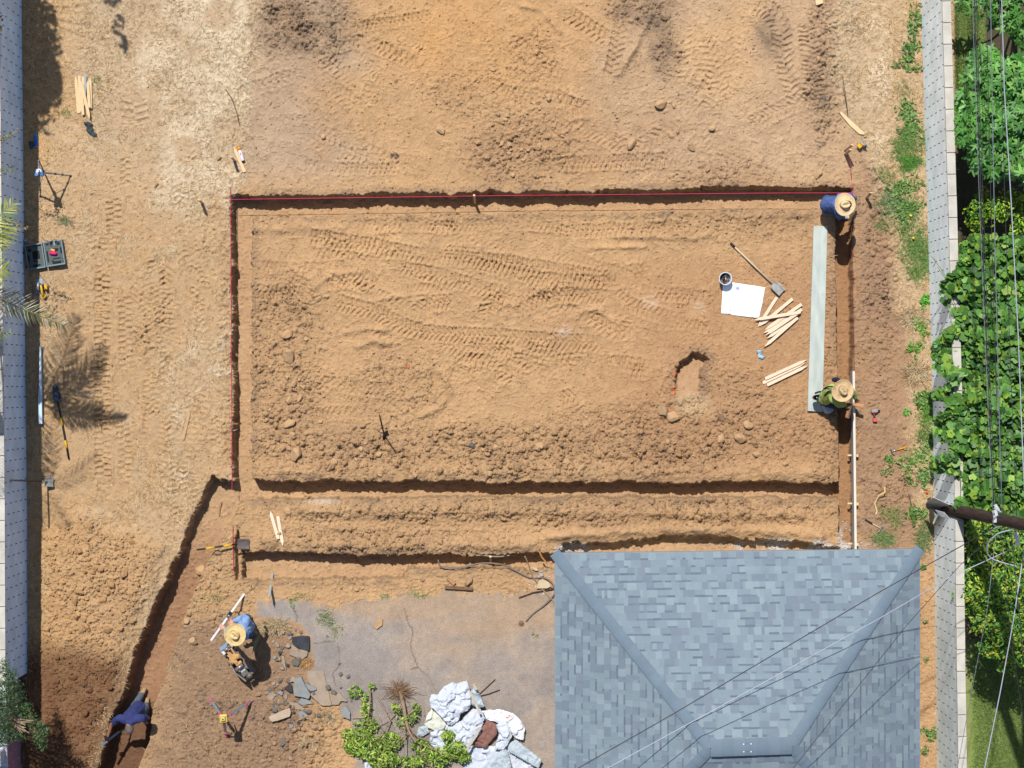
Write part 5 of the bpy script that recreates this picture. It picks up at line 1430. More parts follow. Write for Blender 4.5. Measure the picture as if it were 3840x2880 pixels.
upright("b", 3249, 747, .50, (3266, 724), "upright stake with pale sawn top right of the blue shirted worker")
upright("s", 1781, 768, .60, (1777, 735), "upright stake in the top trench under the pink string")
upright("s", 1840, 2115, .52, (1838, 2090), "upright stake in the lower trench between the two hoses")
def board(name, label, cat, pts, th, m_, z=.02, group=None):
    q = [G(*p, z) for p in pts]; mb = MB(); zt_ = max(p.z for p in q)
    n = len(q); mb.prism([(p.x, p.y) for p in q], zt_ - th, zt_)
    o = mb.build(name, m_, None, origin=Vector((q[0].x, q[0].y, zt_ - th)), bevel=.002)
    return tag(o, label, cat, group)
primed = mat("primed_plank", (204, 210, 202), .7, .09, 2.6, .2, 20, stretch=(3, .8, 1), var_rgb=(176, 186, 178))
board("plank", "wide pale grey plank lying along the right trench", "plank", [(3051, 847), (3103, 848), (3084, 1544), (3028, 1541)], .04, primed, .05)
board("sawn_board", "short wide sawn board lying near the dry grass at upper right", "board", [(3149, 424), (3154, 418), (3243, 499), (3240, 505), (3223, 503), (3186, 470)], .02, pine2, .03)
board("wood_block", "wood block at the photo's top edge, right half", "wood block", [(3052, -14), (3083, -10), (3086, 12), (3062, 20)], .05, pine2, .06)
board("brick_scrap", "flat tan brick fragment alone on the asphalt", "brick", [(1399, 2345), (1423, 2317), (1436, 2322), (1433, 2345), (1412, 2361)], .035, mat("tan_brick", (190, 152, 112), .9, .15), .04)
board("brick_scrap", "broken brick beside the root lump south of the lower trench", "brick", [(1672, 2168), (1680, 2164), (1709, 2186), (1700, 2196)], .05, mat("dirt_brick", (176, 134, 94), .95, .2), .05)
# form board on edge along the right trench with bracing stakes
fb = thing("form_board", "long timber form board set on edge along the right trench", "form board", (G(3200, 1700).x, G(3200, 1700).y, -.1))
pA = P(3201, 1392, .16); pB = P(3209, 2100, .16); d = pB - pA
cx = (pA + pB) / 2
MB().box((cx.x, cx.y, .02), (.038, d.length, .28), rz=math.atan2(d.y, d.x) + math.pi / 2).build("board", mat("form_side", (186, 196, 200), .7, .12, 2, .2, 20, stretch=(4, .4, 1)), fb)
MB().box((cx.x + .001, cx.y, .163), (.044, d.length, .006), rz=math.atan2(d.y, d.x) + math.pi / 2).build("top_edge", mat("form_top", (234, 218, 200), .7, .08, 3), fb)
for y in (1708, 1889, 2040):
    a = G(3217, y, .0); MB().box((a.x - .03, a.y, -.05), (.035, .05, .42)).build("brace", pine2, fb)
    b = G(3192, y); MB().box((P(3190, y).x, P(3190, y).y, -.12), (.09, .03, .05)).build("spreader", pine2, fb)

# block of wood the lime worker holds across the form board
wb = MB().box(P(3216, 1517, .42), (.22, .055, .04), rz=-.12); wo = wb.build("wood_block", mat("orange_wood", (212, 150, 100), .8, .1), None, origin=P(3216, 1517, .40))
tag(wo, "orange brown wood block held across the form board by the lime worker", "wood block")
hmw = thing("hammer", "hammer gripped by the worker in the lime shirt", "hammer", P(3185, 1518, .45))
MB().tube([P(3160, 1519, .47), P(3190, 1517, .46)], .013, 8).build("handle", mat("blue_grip", (70, 110, 160), .6, .08), hmw)
MB().box(P(3193, 1517, .45), (.03, .04, .12)).build("head", mat("tool_steel", (150, 154, 160), .35, .1, metal=.8), hmw)
kb = thing("upturned_bucket", "pale upturned bucket under the worker in the lime shirt", "bucket", G(3102, 1522))
MB().lathe(kb.location, [(.14, 0), (.15, .01), (.145, .02), (.125, .30), (.115, .315), (.04, .318)], 28, sx=.8, sy=1.1).build("shell", mat("pale_bucket", (176, 184, 206), .5, .05), kb, smooth=True)
MB().box(kb.location + Vector((.03, .07, .325)), (.12, .05, .006), rz=.1).build("label_patch", mat("orange_label", (214, 150, 50), .6, .1), kb)
# tool belt
tb = thing("tool_belt", "worn leather tool belt with pouches behind the lime worker's hips", "tool belt", G(3060, 1494))
leather = mat("worn_leather", (88, 70, 64), .85, .25, 14, .4, 40); tl = tb.location
pm = MB()
for dx, dy, s in ((-.04, .02, .07), (.03, -.03, .065), (.07, .05, .06)):
    pm = MB(); pm.lathe(tl + Vector((dx, dy, .28)), [(s * .5, 0), (s * .95, .04), (s, .16), (s * 1.05, .20), (s * .9, .20), (s * .8, .05)], 12, sx=1.2, sy=.8); pm.build("pouch", leather, tb, smooth=True)
MB().tube(catmull([tl + Vector((-.08, .1, .42)), tl + Vector((.02, .13, .48)), tl + Vector((.14, .06, .5)), tl + Vector((.15, -.08, .46)), tl + Vector((.02, -.12, .42))], 6), .018, 6).build("belt_strap", mat("black_webbing", (40, 40, 46)), tb)
for k, (dx, dy, c) in enumerate(((-.03, .0, (120, 190, 240)), (.04, .03, (200, 200, 205)), (0, .06, (60, 50, 70)))):
    MB().tube([tl + Vector((dx, dy, .32)), tl + Vector((dx - .03, dy + .02, .53))], .011, 6).build("hand_tool", mat("tool_col%d" % k, c, .4, .05), tb)
pk = thing("belt_pouch", "round black pouch peeking out behind the lime worker's hat", "pouch", P(3132, 1424, .3))
MB().lathe(P(3132, 1424, .50), [(.04, 0), (.07, .03), (.075, .10), (.06, .16), (.02, .19)], 16, sx=1.1, sy=.7).build("pouch", mat("black_cloth", (44, 46, 60), .85, .2), pk, smooth=True)
MB().tube(catmull([P(3126, 1430, .62), P(3134, 1420, .72), P(3142, 1428, .62)], 5), .006, 5).build("handle", mat("black_webbing", (40, 40, 46)), pk)
# hammer of the blue worker
hb = thing("hammer", "hammer in the hand of the worker in the blue shirt", "hammer", P(3206, 760, .45))
MB().tube([P(3206, 752, .50), P(3194, 790, .48)], .013, 8).build("handle", pine2, hb)
MB().box(P(3193, 794, .48), (.12, .03, .03), rz=.3).build("head", mat("tool_steel", (150, 154, 160)), hb)

# ================================================================== masonry strings
pink = mat("pink_string", (226, 30, 96), .6, .05); dred = mat("dark_red_string", (130, 36, 48), .7, .1)
def string(pts, label, m_=pink, r=.0055):
    mb = MB().tube(pts, r, 5); return tag(mb.build("mason_string", m_, None, origin=Vector(pts[0])), label, "string", "mason strings marking the trench edges")
string([P(866, 748, .09), P(1920, 733, .07), P(2880, 724, .08), P(3196, 723, .09)], "taut pink string along the top trench")
string([P(864, 700, .06), P(867, 1250, .05), P(870, 1838, .05)], "taut pink string down the left trench")
string([P(873, 1970, .05), P(875, 2140, .05)], "short pink string crossing the shovel at lower left", r=.006)
string([P(3187, 590, .35), P(3194, 668, .08), P(3195, 722, .09)], "short pink string from the upright stakes to the blue worker", r=.0045)
string([P(3193, 850, .05), P(3198, 1110, .04), P(3204, 1390, .08)], "dark red string down the right trench", dred, .006)
MB().ball(P(3195, 723, .10), .026, s=(1, 1, .7), seg=8, rings=5).build("string_knot", mat("magenta_wrap", (226, 20, 120), .6, .05), None, origin=P(3195, 723, .10))
tag(bpy.data.objects["string_knot"], "magenta knot of string at the blue worker's shoulder", "string knot")

# ================================================================== hand tools
steel_b = mat("blade_steel", (190, 190, 184), .5, .2, 12, .2, 30, metal=.2, var_rgb=(140, 140, 136)); dark_st = mat("dark_blade", (70, 80, 96), .5, .2, 12, metal=.4)
rub = mat("black_rubber", (40, 42, 48), .7, .1); ylw = mat("yellow_sleeve", (240, 186, 20), .5, .05); ash = mat("ash_handle", (216, 196, 166), .7, .1, 6, stretch=(1, 1, 1))
def blade(mb, c, xd, up, w, L, dish=.03, pointed=False):
    """a dished shovel blade: c socket end, xd pointing to the cutting edge"""
    xd = Vector(xd).normalized(); up = Vector(up); up = (up - xd * up.dot(xd)).normalized(); yd = up.cross(xd)
    n = 8; m = 8; vs = []
    for side in (0, 1):
        for i in range(n + 1):
            for j in range(m + 1):
                u = i / n; v = -1 + 2 * j / m
                ww = w / 2 * ((1 - .55 * max(0, u - .45) ** 1.3 * 1.6) if pointed else 1.0) * (1 if u > .08 else .86)
                ll = L * u * ((1 - .10 * v * v * u) if pointed else 1)
                z = dish * v * v - .012 * (1 - u) * 0 + (.012 * math.exp(-(v * 5) ** 2) * (1 - u)) - side * .003
                vs.append(Vector(c) + xd * ll + yd * v * ww + up * z)
    k = (n + 1) * (m + 1); fs = []
    for i in range(n):
        for j in range(m):
            a = i * (m + 1) + j; fs.append((a, a + 1, a + m + 2, a + m + 1)); fs.append((k + a, k + a + m + 1, k + a + m + 2, k + a + 1))
    for i in range(n): fs += [(i * (m + 1), (i + 1) * (m + 1), k + (i + 1) * (m + 1), k + i * (m + 1)), (i * (m + 1) + m, k + i * (m + 1) + m, k + (i + 1) * (m + 1) + m, (i + 1) * (m + 1) + m)]
    return mb.add(vs, fs)
def shovel(label, end, socket, tip, w, bands, hm_, bm_, pointed=False, up=(0, 0, 1), grip=None, r=.017):
    t = thing("shovel", label, "shovel", Vector(socket))
    end = Vector(end); socket = Vector(socket); tip = Vector(tip)
    d = socket - end
    MB().tube([end, end + d * .5, socket], [r, r, r], 10).build("handle", hm_, t, smooth=True)
    if grip: MB().tube([end - d.normalized() * .005, end + d * grip], [r + .004] * 2, 10).build("grip", rub, t, smooth=True)
    for k, (a, b) in enumerate(bands):
        MB().tube([end + d * a, end + d * b], [r + .002] * 2, 10).build("yellow_band", ylw, t, smooth=True)
    MB().tube([socket - d.normalized() * .16, socket + (tip - socket) * .35], [r * 1.05, .008], 8).build("socket", bm_, t, smooth=True)
    blade(MB(), socket, tip - socket, up, w, (tip - socket).length, .03, pointed).build("blade", bm_, t, smooth=True)
    return t
shovel("square shovel with wooden handle lying above the drawing sheet", G(2740, 912, .03), G(2898, 1064, .06), G(2933, 1097, .06), .18, [], ash, steel_b, grip=.10)
shovel("black and yellow shovel with long point lying by the left wall", G(258, 1722, .03), G(217, 1508, .05), G(206, 1443, .04), .15, [(.19, .33), (.59, .73)], rub, dark_st, True)
shovel("black and yellow square shovel across the trench by the pink string", P(738, 2062, .30), P(890, 2040, .13), P(934, 2040, .04), .21, [(.22, .44), (.66, .86)], rub, mat("brown_blade", (128, 116, 110), .5, .2, 12, metal=.4))
shovel("wooden handled shovel leaning over the left wall, blade on the dirt", P(38, 1800, 1.86), P(168, 1806, .16), P(200, 1808, .07), .19, [], mat("dark_handle", (84, 74, 66), .8, .15), steel_b, up=(.35, 0, 1))
ts = thing("planted_shovel", "dark shovel planted upright in the middle of the dug lot", "shovel", G(1440, 1632))
MB().tube([P(1423, 1556, 1.40), G(1440, 1628, .12)], .016, 8).build("handle", mat("dark_handle", (84, 74, 66)), ts, smooth=True)
blade(MB(), G(1438, 1626, .17), (.10, -.30, -.9), (.7, -.3, .3), .20, .24, .03, True).build("blade", dark_st, ts, smooth=True)
MB().tube([G(1418, 1618, .15), G(1442, 1629, .14)], .009, 6).build("foot_rest", dark_st, ts)
# measuring rod in the standing worker's hand
rd = thing("measuring_rod", "white measuring rod with black laser receiver held by the standing worker", "measuring rod", P(948, 2182, -.33))
ra, rb_ = P(947, 2184, -.30), P(791, 2402, 1.15)
dd = rb_ - ra; Mx = frame_mat(dd.normalized(), dd.normalized().cross(Vector((0, 0, 1))).normalized(), dd.normalized().cross(Vector((0, 0, 1))).normalized().cross(dd.normalized()))
MB().box((ra + rb_) / 2, (dd.length, .036, .022), M=Mx).build("rod", mat("white_rod", (240, 242, 246), .4, .03), rd)
MB().box(ra + dd * .555, (.10, .075, .05), M=Mx).build("receiver", mat("black_receiver", (40, 52, 60), .4, .1), rd, bevel=.006)
MB().box(ra + dd * .61, (.06, .05, .04), M=Mx).build("receiver_clamp", mat("steel_blue", (74, 100, 130), .4, .1), rd, bevel=.004)
MB().box(ra + dd * .006, (.03, .04, .026), M=Mx).build("foot_cap", mat("grey_cap", (150, 140, 150), .5, .1), rd)
# long bar in the navy worker's glove
lb = thing("level_bar", "grey metal bar held in the navy worker's gloved hand", "bar", P(405, 2775, .2))
a, b = P(447, 2744, -.1), P(376, 2800, .28); dd = b - a; dn_ = dd.normalized(); yv = dn_.cross(Vector((0, 0, 1))).normalized(); Mx = frame_mat(dn_, yv, yv.cross(dn_))
MB().box((a + b) / 2, (dd.length, .040, .028), M=Mx).build("bar", mat("bright_bar", (158, 168, 182), .3, .08, metal=.5), lb, bevel=.004)
MB().tube([a + dn_ * .05, a - dn_ * .10 + Vector((.05, -.02, -.28))], .012, 6).build("shank", dark_st, lb)

def tripod(label, head, feet, zc, body_m, leg_m, joint_m, low, kind):
    h = P(head[0], head[1], zc); t = thing("laser_tripod", label, "tripod", (h.x, h.y, 0))
    top = h - Vector((0, 0, .16))
    for f in feet:
        g = G(f[0], f[1], 0); hp = top + Vector((g.x - h.x, g.y - h.y, 0)).normalized() * .055 + Vector((0, 0, -.02))
        d = g - hp; s = d.cross(Vector((0, 0, 1))).normalized() * .014
        lg = MB()
        if kind == 'flat':
            dn2 = d.normalized(); y2 = s.normalized(); M2 = frame_mat(dn2, y2, y2.cross(dn2) * -1)
            lg.box(hp + d * .40, (d.length * .72, .050, .026), M=M2)
            lg.box(hp + d * .87, (d.length * .26, .036, .018), M=M2)
        else:
            lg.tube([hp, hp + d * .45, g], [.019, .016, .012], 8)
        leg = lg.build("leg", leg_m, t)
        for k, (u0, u1) in enumerate(((.10, .155), (.72, .78)) if kind == 'flat' else ((.40, .435), (.68, .705))):
            MB().tube([hp + d * u0, hp + d * u1], [.034 if kind == 'flat' else .024] * 2, 8).build("leg_clamp", joint_m, leg, origin=t.location)
        MB().ball(g + Vector((0, 0, .02)), .022, seg=8, rings=5).build("foot", joint_m, leg, origin=t.location)
        if kind != 'flat':
            MB().tube([hp + d * .5, Vector((h.x, h.y, zc - .42))], .006, 5).build("brace", leg_m, t)
    MB().lathe(top - Vector((0, 0, .04)), [(.05, 0), (.07, .02), (.07, .035), (.035, .05)], 12).build("head_plate", mat("black_plate", (40, 42, 46), .5, .1), t)
    MB().tube([Vector((h.x, h.y, zc - .5)), top], .015, 8).build("centre_post", leg_m, t)
    return t, top
tpl, top = tripod("blue headed laser level on grey tripod by the left wall", (144, 643.3), [(144, 598), (265, 659), (152, 735)], 1.02, None, mat("grey_leg", (156, 160, 162), .5, .1), mat("dark_joint", (44, 40, 54), .6, .1), .4, 'tube')
q = top + Vector((0, 0, .03)); blu = mat("blue_shell", (74, 130, 196), .45, .06)
MB().prism([(q.x - .055, q.y + .055), (q.x + .055, q.y + .055), (q.x + .085, q.y - .075), (q.x + .035, q.y - .085), (q.x, q.y - .05), (q.x - .035, q.y - .085), (q.x - .085, q.y - .075)], q.z, q.z + .09).build("laser_housing", blu, tpl, bevel=.008)
MB().lathe(q + Vector((0, .005, .09)), [(.052, 0), (.052, .012), (.046, .016)], 24).build("white_ring", mat("white_plastic", (236, 236, 244), .35, .03), tpl)
MB().lathe(q + Vector((0, .005, .105)), [(.030, 0), (.030, .045), (.026, .05)], 20).build("lantern", mat("purple_glass", (120, 76, 150), .2, .05), tpl)
MB().lathe(q + Vector((0, .005, .155)), [(.024, 0), (.024, .008), (.010, .012)], 16).build("lantern_cap", mat("white_plastic", (236, 236, 244)), tpl)
tp2, top = tripod("yellow headed laser level on grey tripod with pink clamps", (836.5, 2696.6), [(783.4, 2612.6), (945.4, 2627), (848, 2762)], 1.02, None, mat("aluminium_leg", (160, 178, 190), .4, .06, metal=.4), mat("pink_clamp", (236, 80, 110), .5, .05), .4, 'flat')
q = top + Vector((0, 0, .03))
MB().box(q + Vector((0, 0, .05)), (.15, .16, .10), rz=.1).build("laser_housing", mat("yellow_shell", (236, 196, 60), .45, .06), tp2, bevel=.02)
MB().box(q + Vector((0, 0, .108)), (.10, .11, .025), rz=.1).build("grey_bumper", mat("grey_bumper", (150, 158, 160), .5, .05), tp2, bevel=.01)
MB().box(q + Vector((0, 0, .135)), (.072, .075, .03), rz=.1).build("rotor_guard", mat("yellow_shell", (236, 196, 60)), tp2, bevel=.008)
MB().lathe(q + Vector((0, 0, .152)), [(.014, 0), (.014, .012), (.008, .014)], 12).build("lens", rub, tp2)

# tool case with foam insert
tc_ = thing("tool_case", "open grey tool case half in the left wall's shade", "tool case", G(168, 956))
cs = mat("case_plastic", (120, 142, 150), .55, .06); foam = mat("case_foam", (96, 104, 102), .95, .1, 30); foam2 = mat("foam_dark", (36, 40, 44), .95, .1)
def tray(cor, z0, z1, nm, inner, flip=False):
    c = [P(*p, z1) for p in cor]; mb = MB(); n = 4
    ctr = sum(c, Vector()) / 4; inn = [ctr + (p - ctr) * .90 for p in c]
    for i in range(4):
        a, b, b2, a2 = c[i], c[(i + 1) % 4], inn[(i + 1) % 4], inn[i]
        mb.prism([(a.x, a.y), (b.x, b.y), (b2.x, b2.y), (a2.x, a2.y)], z0, z1)
    mb.prism([(p.x, p.y) for p in inn], z0, z0 + .012)
    tr = mb.build(nm, cs, tc_)
    MB().prism([(p.x, p.y) for p in [ctr + (p - ctr) * .895 for p in c]], z0 + .013, z1 - inner).build("foam_insert", foam, tr, origin=tc_.location)
    return tr, c
g0 = tc_.location.z
tr1, cb = tray([(160.5, 907.7), (230.7, 896.9), (244.5, 990.2), (174.3, 1001)], g0, g0 + .12, "base_tray", .012)
tr2, cl_ = tray([(91, 920), (157, 910), (171, 1002.5), (105, 1013)], g0, g0 + .10, "lid_tray", .05)
def on_tray(cb, u, v): return (cb[0].lerp(cb[1], u)).lerp(cb[3].lerp(cb[2], u), v)
ang = math.atan2((cb[1] - cb[0]).y, (cb[1] - cb[0]).x)
for (u, v, su, sv) in ((.20, .12, .06, .035), (.40, .12, .04, .05), (.78, .15, .06, .05), (.62, .38, .09, .06), (.40, .44, .05, .04), (.60, .72, .15, .022), (.58, .88, .17, .05), (.88, .43, .032, .12), (.92, .77, .022, .022), (.91, .87, .022, .022), (.14, .60, .03, .22), (.36, .80, .05, .02)):
    p = on_tray(cb, u, v); MB().box((p.x, p.y, g0 + .1095), (su, sv, .004), rz=ang).build("foam_pocket", foam2, tr1, origin=tc_.location)
for (u, v, su, sv) in ((.22, .22, .06, .06), (.55, .45, .14, .16), (.12, .55, .03, .12), (.45, .68, .07, .03), (.5, .86, .15, .04)):
    p = on_tray(cl_, u, v); MB().box((p.x, p.y, g0 + .0505), (su, sv, .004), rz=ang).build("foam_pocket", foam2, tr2, origin=tc_.location)
for (x, y) in ((90, 935), (99, 1000)):
    MB().box(P(x, y, .05), (.03, .045, .03), rz=ang).build("red_latch", mat("red_latch", (180, 50, 50), .5, .05), tc_, bevel=.004)
sp = P(200, 949.7, .17); MB_ = MB().lathe(sp, [(.028, -.07), (.03, -.068), (.028, -.05), (.034, -.04), (.036, 0), (.034, .04), (.026, .055), (.020, .07)], 16, Matrix.Rotation(math.radians(90), 3, 'Y') @ Matrix.Rotation(.12, 3, 'X'))
tag(MB_.build("string_spool", mat("magenta_wrap", (226, 20, 120)), None, origin=sp, smooth=True), "magenta spool of string lying in the open tool case", "string spool")
MB_ = MB().box(P(198, 938, .155), (.085, .04, .03), rz=-.25); tag(MB_.build("chalk_reel", mat("yellow_plastic", (240, 180, 30), .5, .05), None, origin=P(198, 938, .15), bevel=.008), "yellow chalk reel beside the magenta spool in the case", "chalk reel")
MB_ = MB().box(P(203.5, 914, .14), (.022, .075, .03), rz=.15); tag(MB_.build("drill_bit_box", mat("bit_box", (196, 200, 206), .3, .2, 60, metal=.5), None, origin=P(203.5, 914, .13), bevel=.004), "small silver bit holder in the case's upper row", "bit holder")
# cap/cup by the wall, spray cans
def can(label, a, b, r, body, cap, base, z=.035):
    A = G(*a, z); B = G(*b, z); d = (B - A); L = d.length; zq = d.normalized(); xq = zq.cross(Vector((0, 0, 1))).normalized(); M2 = frame_mat(xq, zq.cross(xq), zq)
    t = thing("spray_can", label, "spray can", (A + B) / 2 - Vector((0, 0, z)))
    MB().lathe(A, [(r * .8, L * .22), (r, L * .28), (r, L * .94), (r * .93, L * .95)], 20, M2).build("can", body, t, smooth=True)
    MB().lathe(A, [(r * .5, 0), (r * .9, L * .02), (r * .98, L * .24)], 20, M2).build("cap", cap, t, smooth=True)
    MB().lathe(A, [(r * .96, L * .94), (r * 1.0, L * .99), (r * .8, L)], 20, M2).build("base", base, t, smooth=True)
    return t, A, B, M2, L
tcan, A, B, M2, L = can("white spray can with orange cap against a stake", (893.5, 551), (912.5, 606), .035, mat("can_white", (240, 240, 248), .35, .03), mat("can_orange", (246, 140, 30), .45, .05), mat("can_dark", (70, 40, 50), .4, .1, metal=.4))
MB().box((A + B) / 2 + Vector((0, 0, .034)), (.018, .07, .003), rz=math.radians(18)).build("red_print", mat("red_print", (214, 70, 100), .5, .2), tcan)
can("bright blue spray can in the shade by the left wall", (134, 500), (135, 552), .033, mat("can_blue", (30, 120, 226), .35, .05), mat("can_sky", (70, 160, 240), .45, .05), mat("can_steel", (180, 184, 190), .3, .1, metal=.6))
o = MB().lathe(G(97, 904), [(.03, 0), (.034, .005), (.034, .05), (.018, .062), (.014, .09)], 18).build("round_cap", mat("pale_cap", (168, 180, 206), .4, .05), None, origin=G(97, 904), smooth=True); tag(o, "small pale round bottle standing above the tool case", "bottle")
# cloths
def cloth(name, label, cat, outline, m_, h=.05, seed=1, step=.014, crumple=26.0, z0=.0, base=None, edge=.03):
    r = random.Random(seed); q = [G(*p) for p in outline] if base is None else [P(p[0], p[1], base) for p in outline]
    xs = [p.x for p in q]; ys = [p.y for p in q]
    nx_ = int((max(xs) - min(xs)) / step) + 2; ny_ = int((max(ys) - min(ys)) / step) + 2
    X, Y = np.meshgrid(np.linspace(min(xs), max(xs), nx_), np.linspace(min(ys), max(ys), ny_))
    d = poly_sdf([(p.x, p.y) for p in q], X, Y)
    gzv = _at(Z, X, Y) if base is None else np.full(X.shape, base)
    f1, f2, cid = worley(X * crumple * .35 + seed * 7 + .8 * fbm(X * 6, Y * 6, 2, seed), Y * crumple * .35 + .8 * fbm(X * 6, Y * 6, 2, seed + 1), seed)
    rid = 1 - np.abs(fbm(X * crumple * .3, Y * crumple * .3, 3, seed + 5)) * 2.2
    def facets(s_, sd):
        gx = X * s_ + .35 * fbm(X * 5, Y * 5, 2, sd); gy = Y * s_ + .35 * fbm(X * 5, Y * 5, 2, sd + 1)
        ix = np.floor(gx).astype(np.int64); iy = np.floor(gy).astype(np.int64); best = np.full(X.shape, 9.0); out = np.zeros(X.shape)
        for dx in (-1, 0, 1):
            for dy in (-1, 0, 1):
                jx = ix + dx; jy = iy + dy; cx_ = jx + _h(jx, jy, sd); cy_ = jy + _h(jx, jy, sd + 5)
                ex_ = gx - cx_; ey_ = gy - cy_; dd_ = np.abs(ex_) * (.5 + _h(jx, jy, sd + 8)) + np.abs(ey_) * (.5 + _h(jx, jy, sd + 9))
                pl = (_h(jx, jy, sd + 2) - .5) * 2.2 * ex_ + (_h(jx, jy, sd + 3) - .5) * 2.2 * ey_ + (_h(jx, jy, sd + 4) - .5) * .8
                m_ = dd_ < best; out = np.where(m_, pl, out); best = np.where(m_, dd_, best)
        return out
    fac = .5 + .62 * facets(crumple * .15, seed + 40) + .26 * facets(crumple * .42, seed + 60) + .10 * facets(crumple * 1.1, seed + 70)
    h = h * (.72 if base is None and h > .09 else 1)
    zz = gzv + z0 + h * (.62 + .25 * fbm(X * 9, Y * 9, 2, seed + 90) + .30 * np.clip(-d / (edge * .9), 0, 1)) * (.15 + .95 * np.clip(fac, -.1, 1.3) + .15 * np.clip(rid, 0, 1)) + .004
    keep = d < step * .6
    # pull border points onto the outline
    idm = -np.ones(X.shape, int); idm[keep] = np.arange(keep.sum())
    V_ = np.stack([X[keep], Y[keep], zz[keep]], -1)
    Fc = []
    a = idm[:-1, :-1]; b = idm[:-1, 1:]; c = idm[1:, 1:]; e = idm[1:, :-1]
    ok = (a >= 0) & (b >= 0) & (c >= 0) & (e >= 0)
    Fc = np.stack([a[ok], b[ok], c[ok], e[ok]], -1)
    o = np_mesh(name, V_, Fc, m_, None, None, False, origin=tuple(q[0]))
    so = o.modifiers.new("thick", 'SOLIDIFY'); so.thickness = .004; so.offset = 1
    return tag(o, label, cat)
cloth("rag", "small light blue rag between the two stake piles", "rag", [(2836, 1313), (2855, 1313), (2851, 1330), (2870, 1338), (2858, 1347), (2843, 1340), (2841, 1325)], mat("blue_rag", (160, 200, 224), .9, .1), .05, 2, .006, 60, edge=.02)
cloth("work_glove", "dark green work glove below the stake bundle", "glove", [(317, 460), (330, 457), (347, 464), (353, 472), (342, 474), (352, 482), (350, 492), (364, 503), (362, 513), (350, 512), (330, 498), (324, 488), (328, 478), (318, 468)], mat("dark_glove", (66, 76, 78), .85, .25, 30), .07, 3, .008, 50, edge=.03)
cloth("glove", "blue grey cloth glove in the shade by the blue can", "glove", [(108, 532), (122, 530), (128, 545), (122, 560), (112, 556)], mat("slate_cloth", (72, 88, 110), .9, .2), .03, 4, .01, 50)
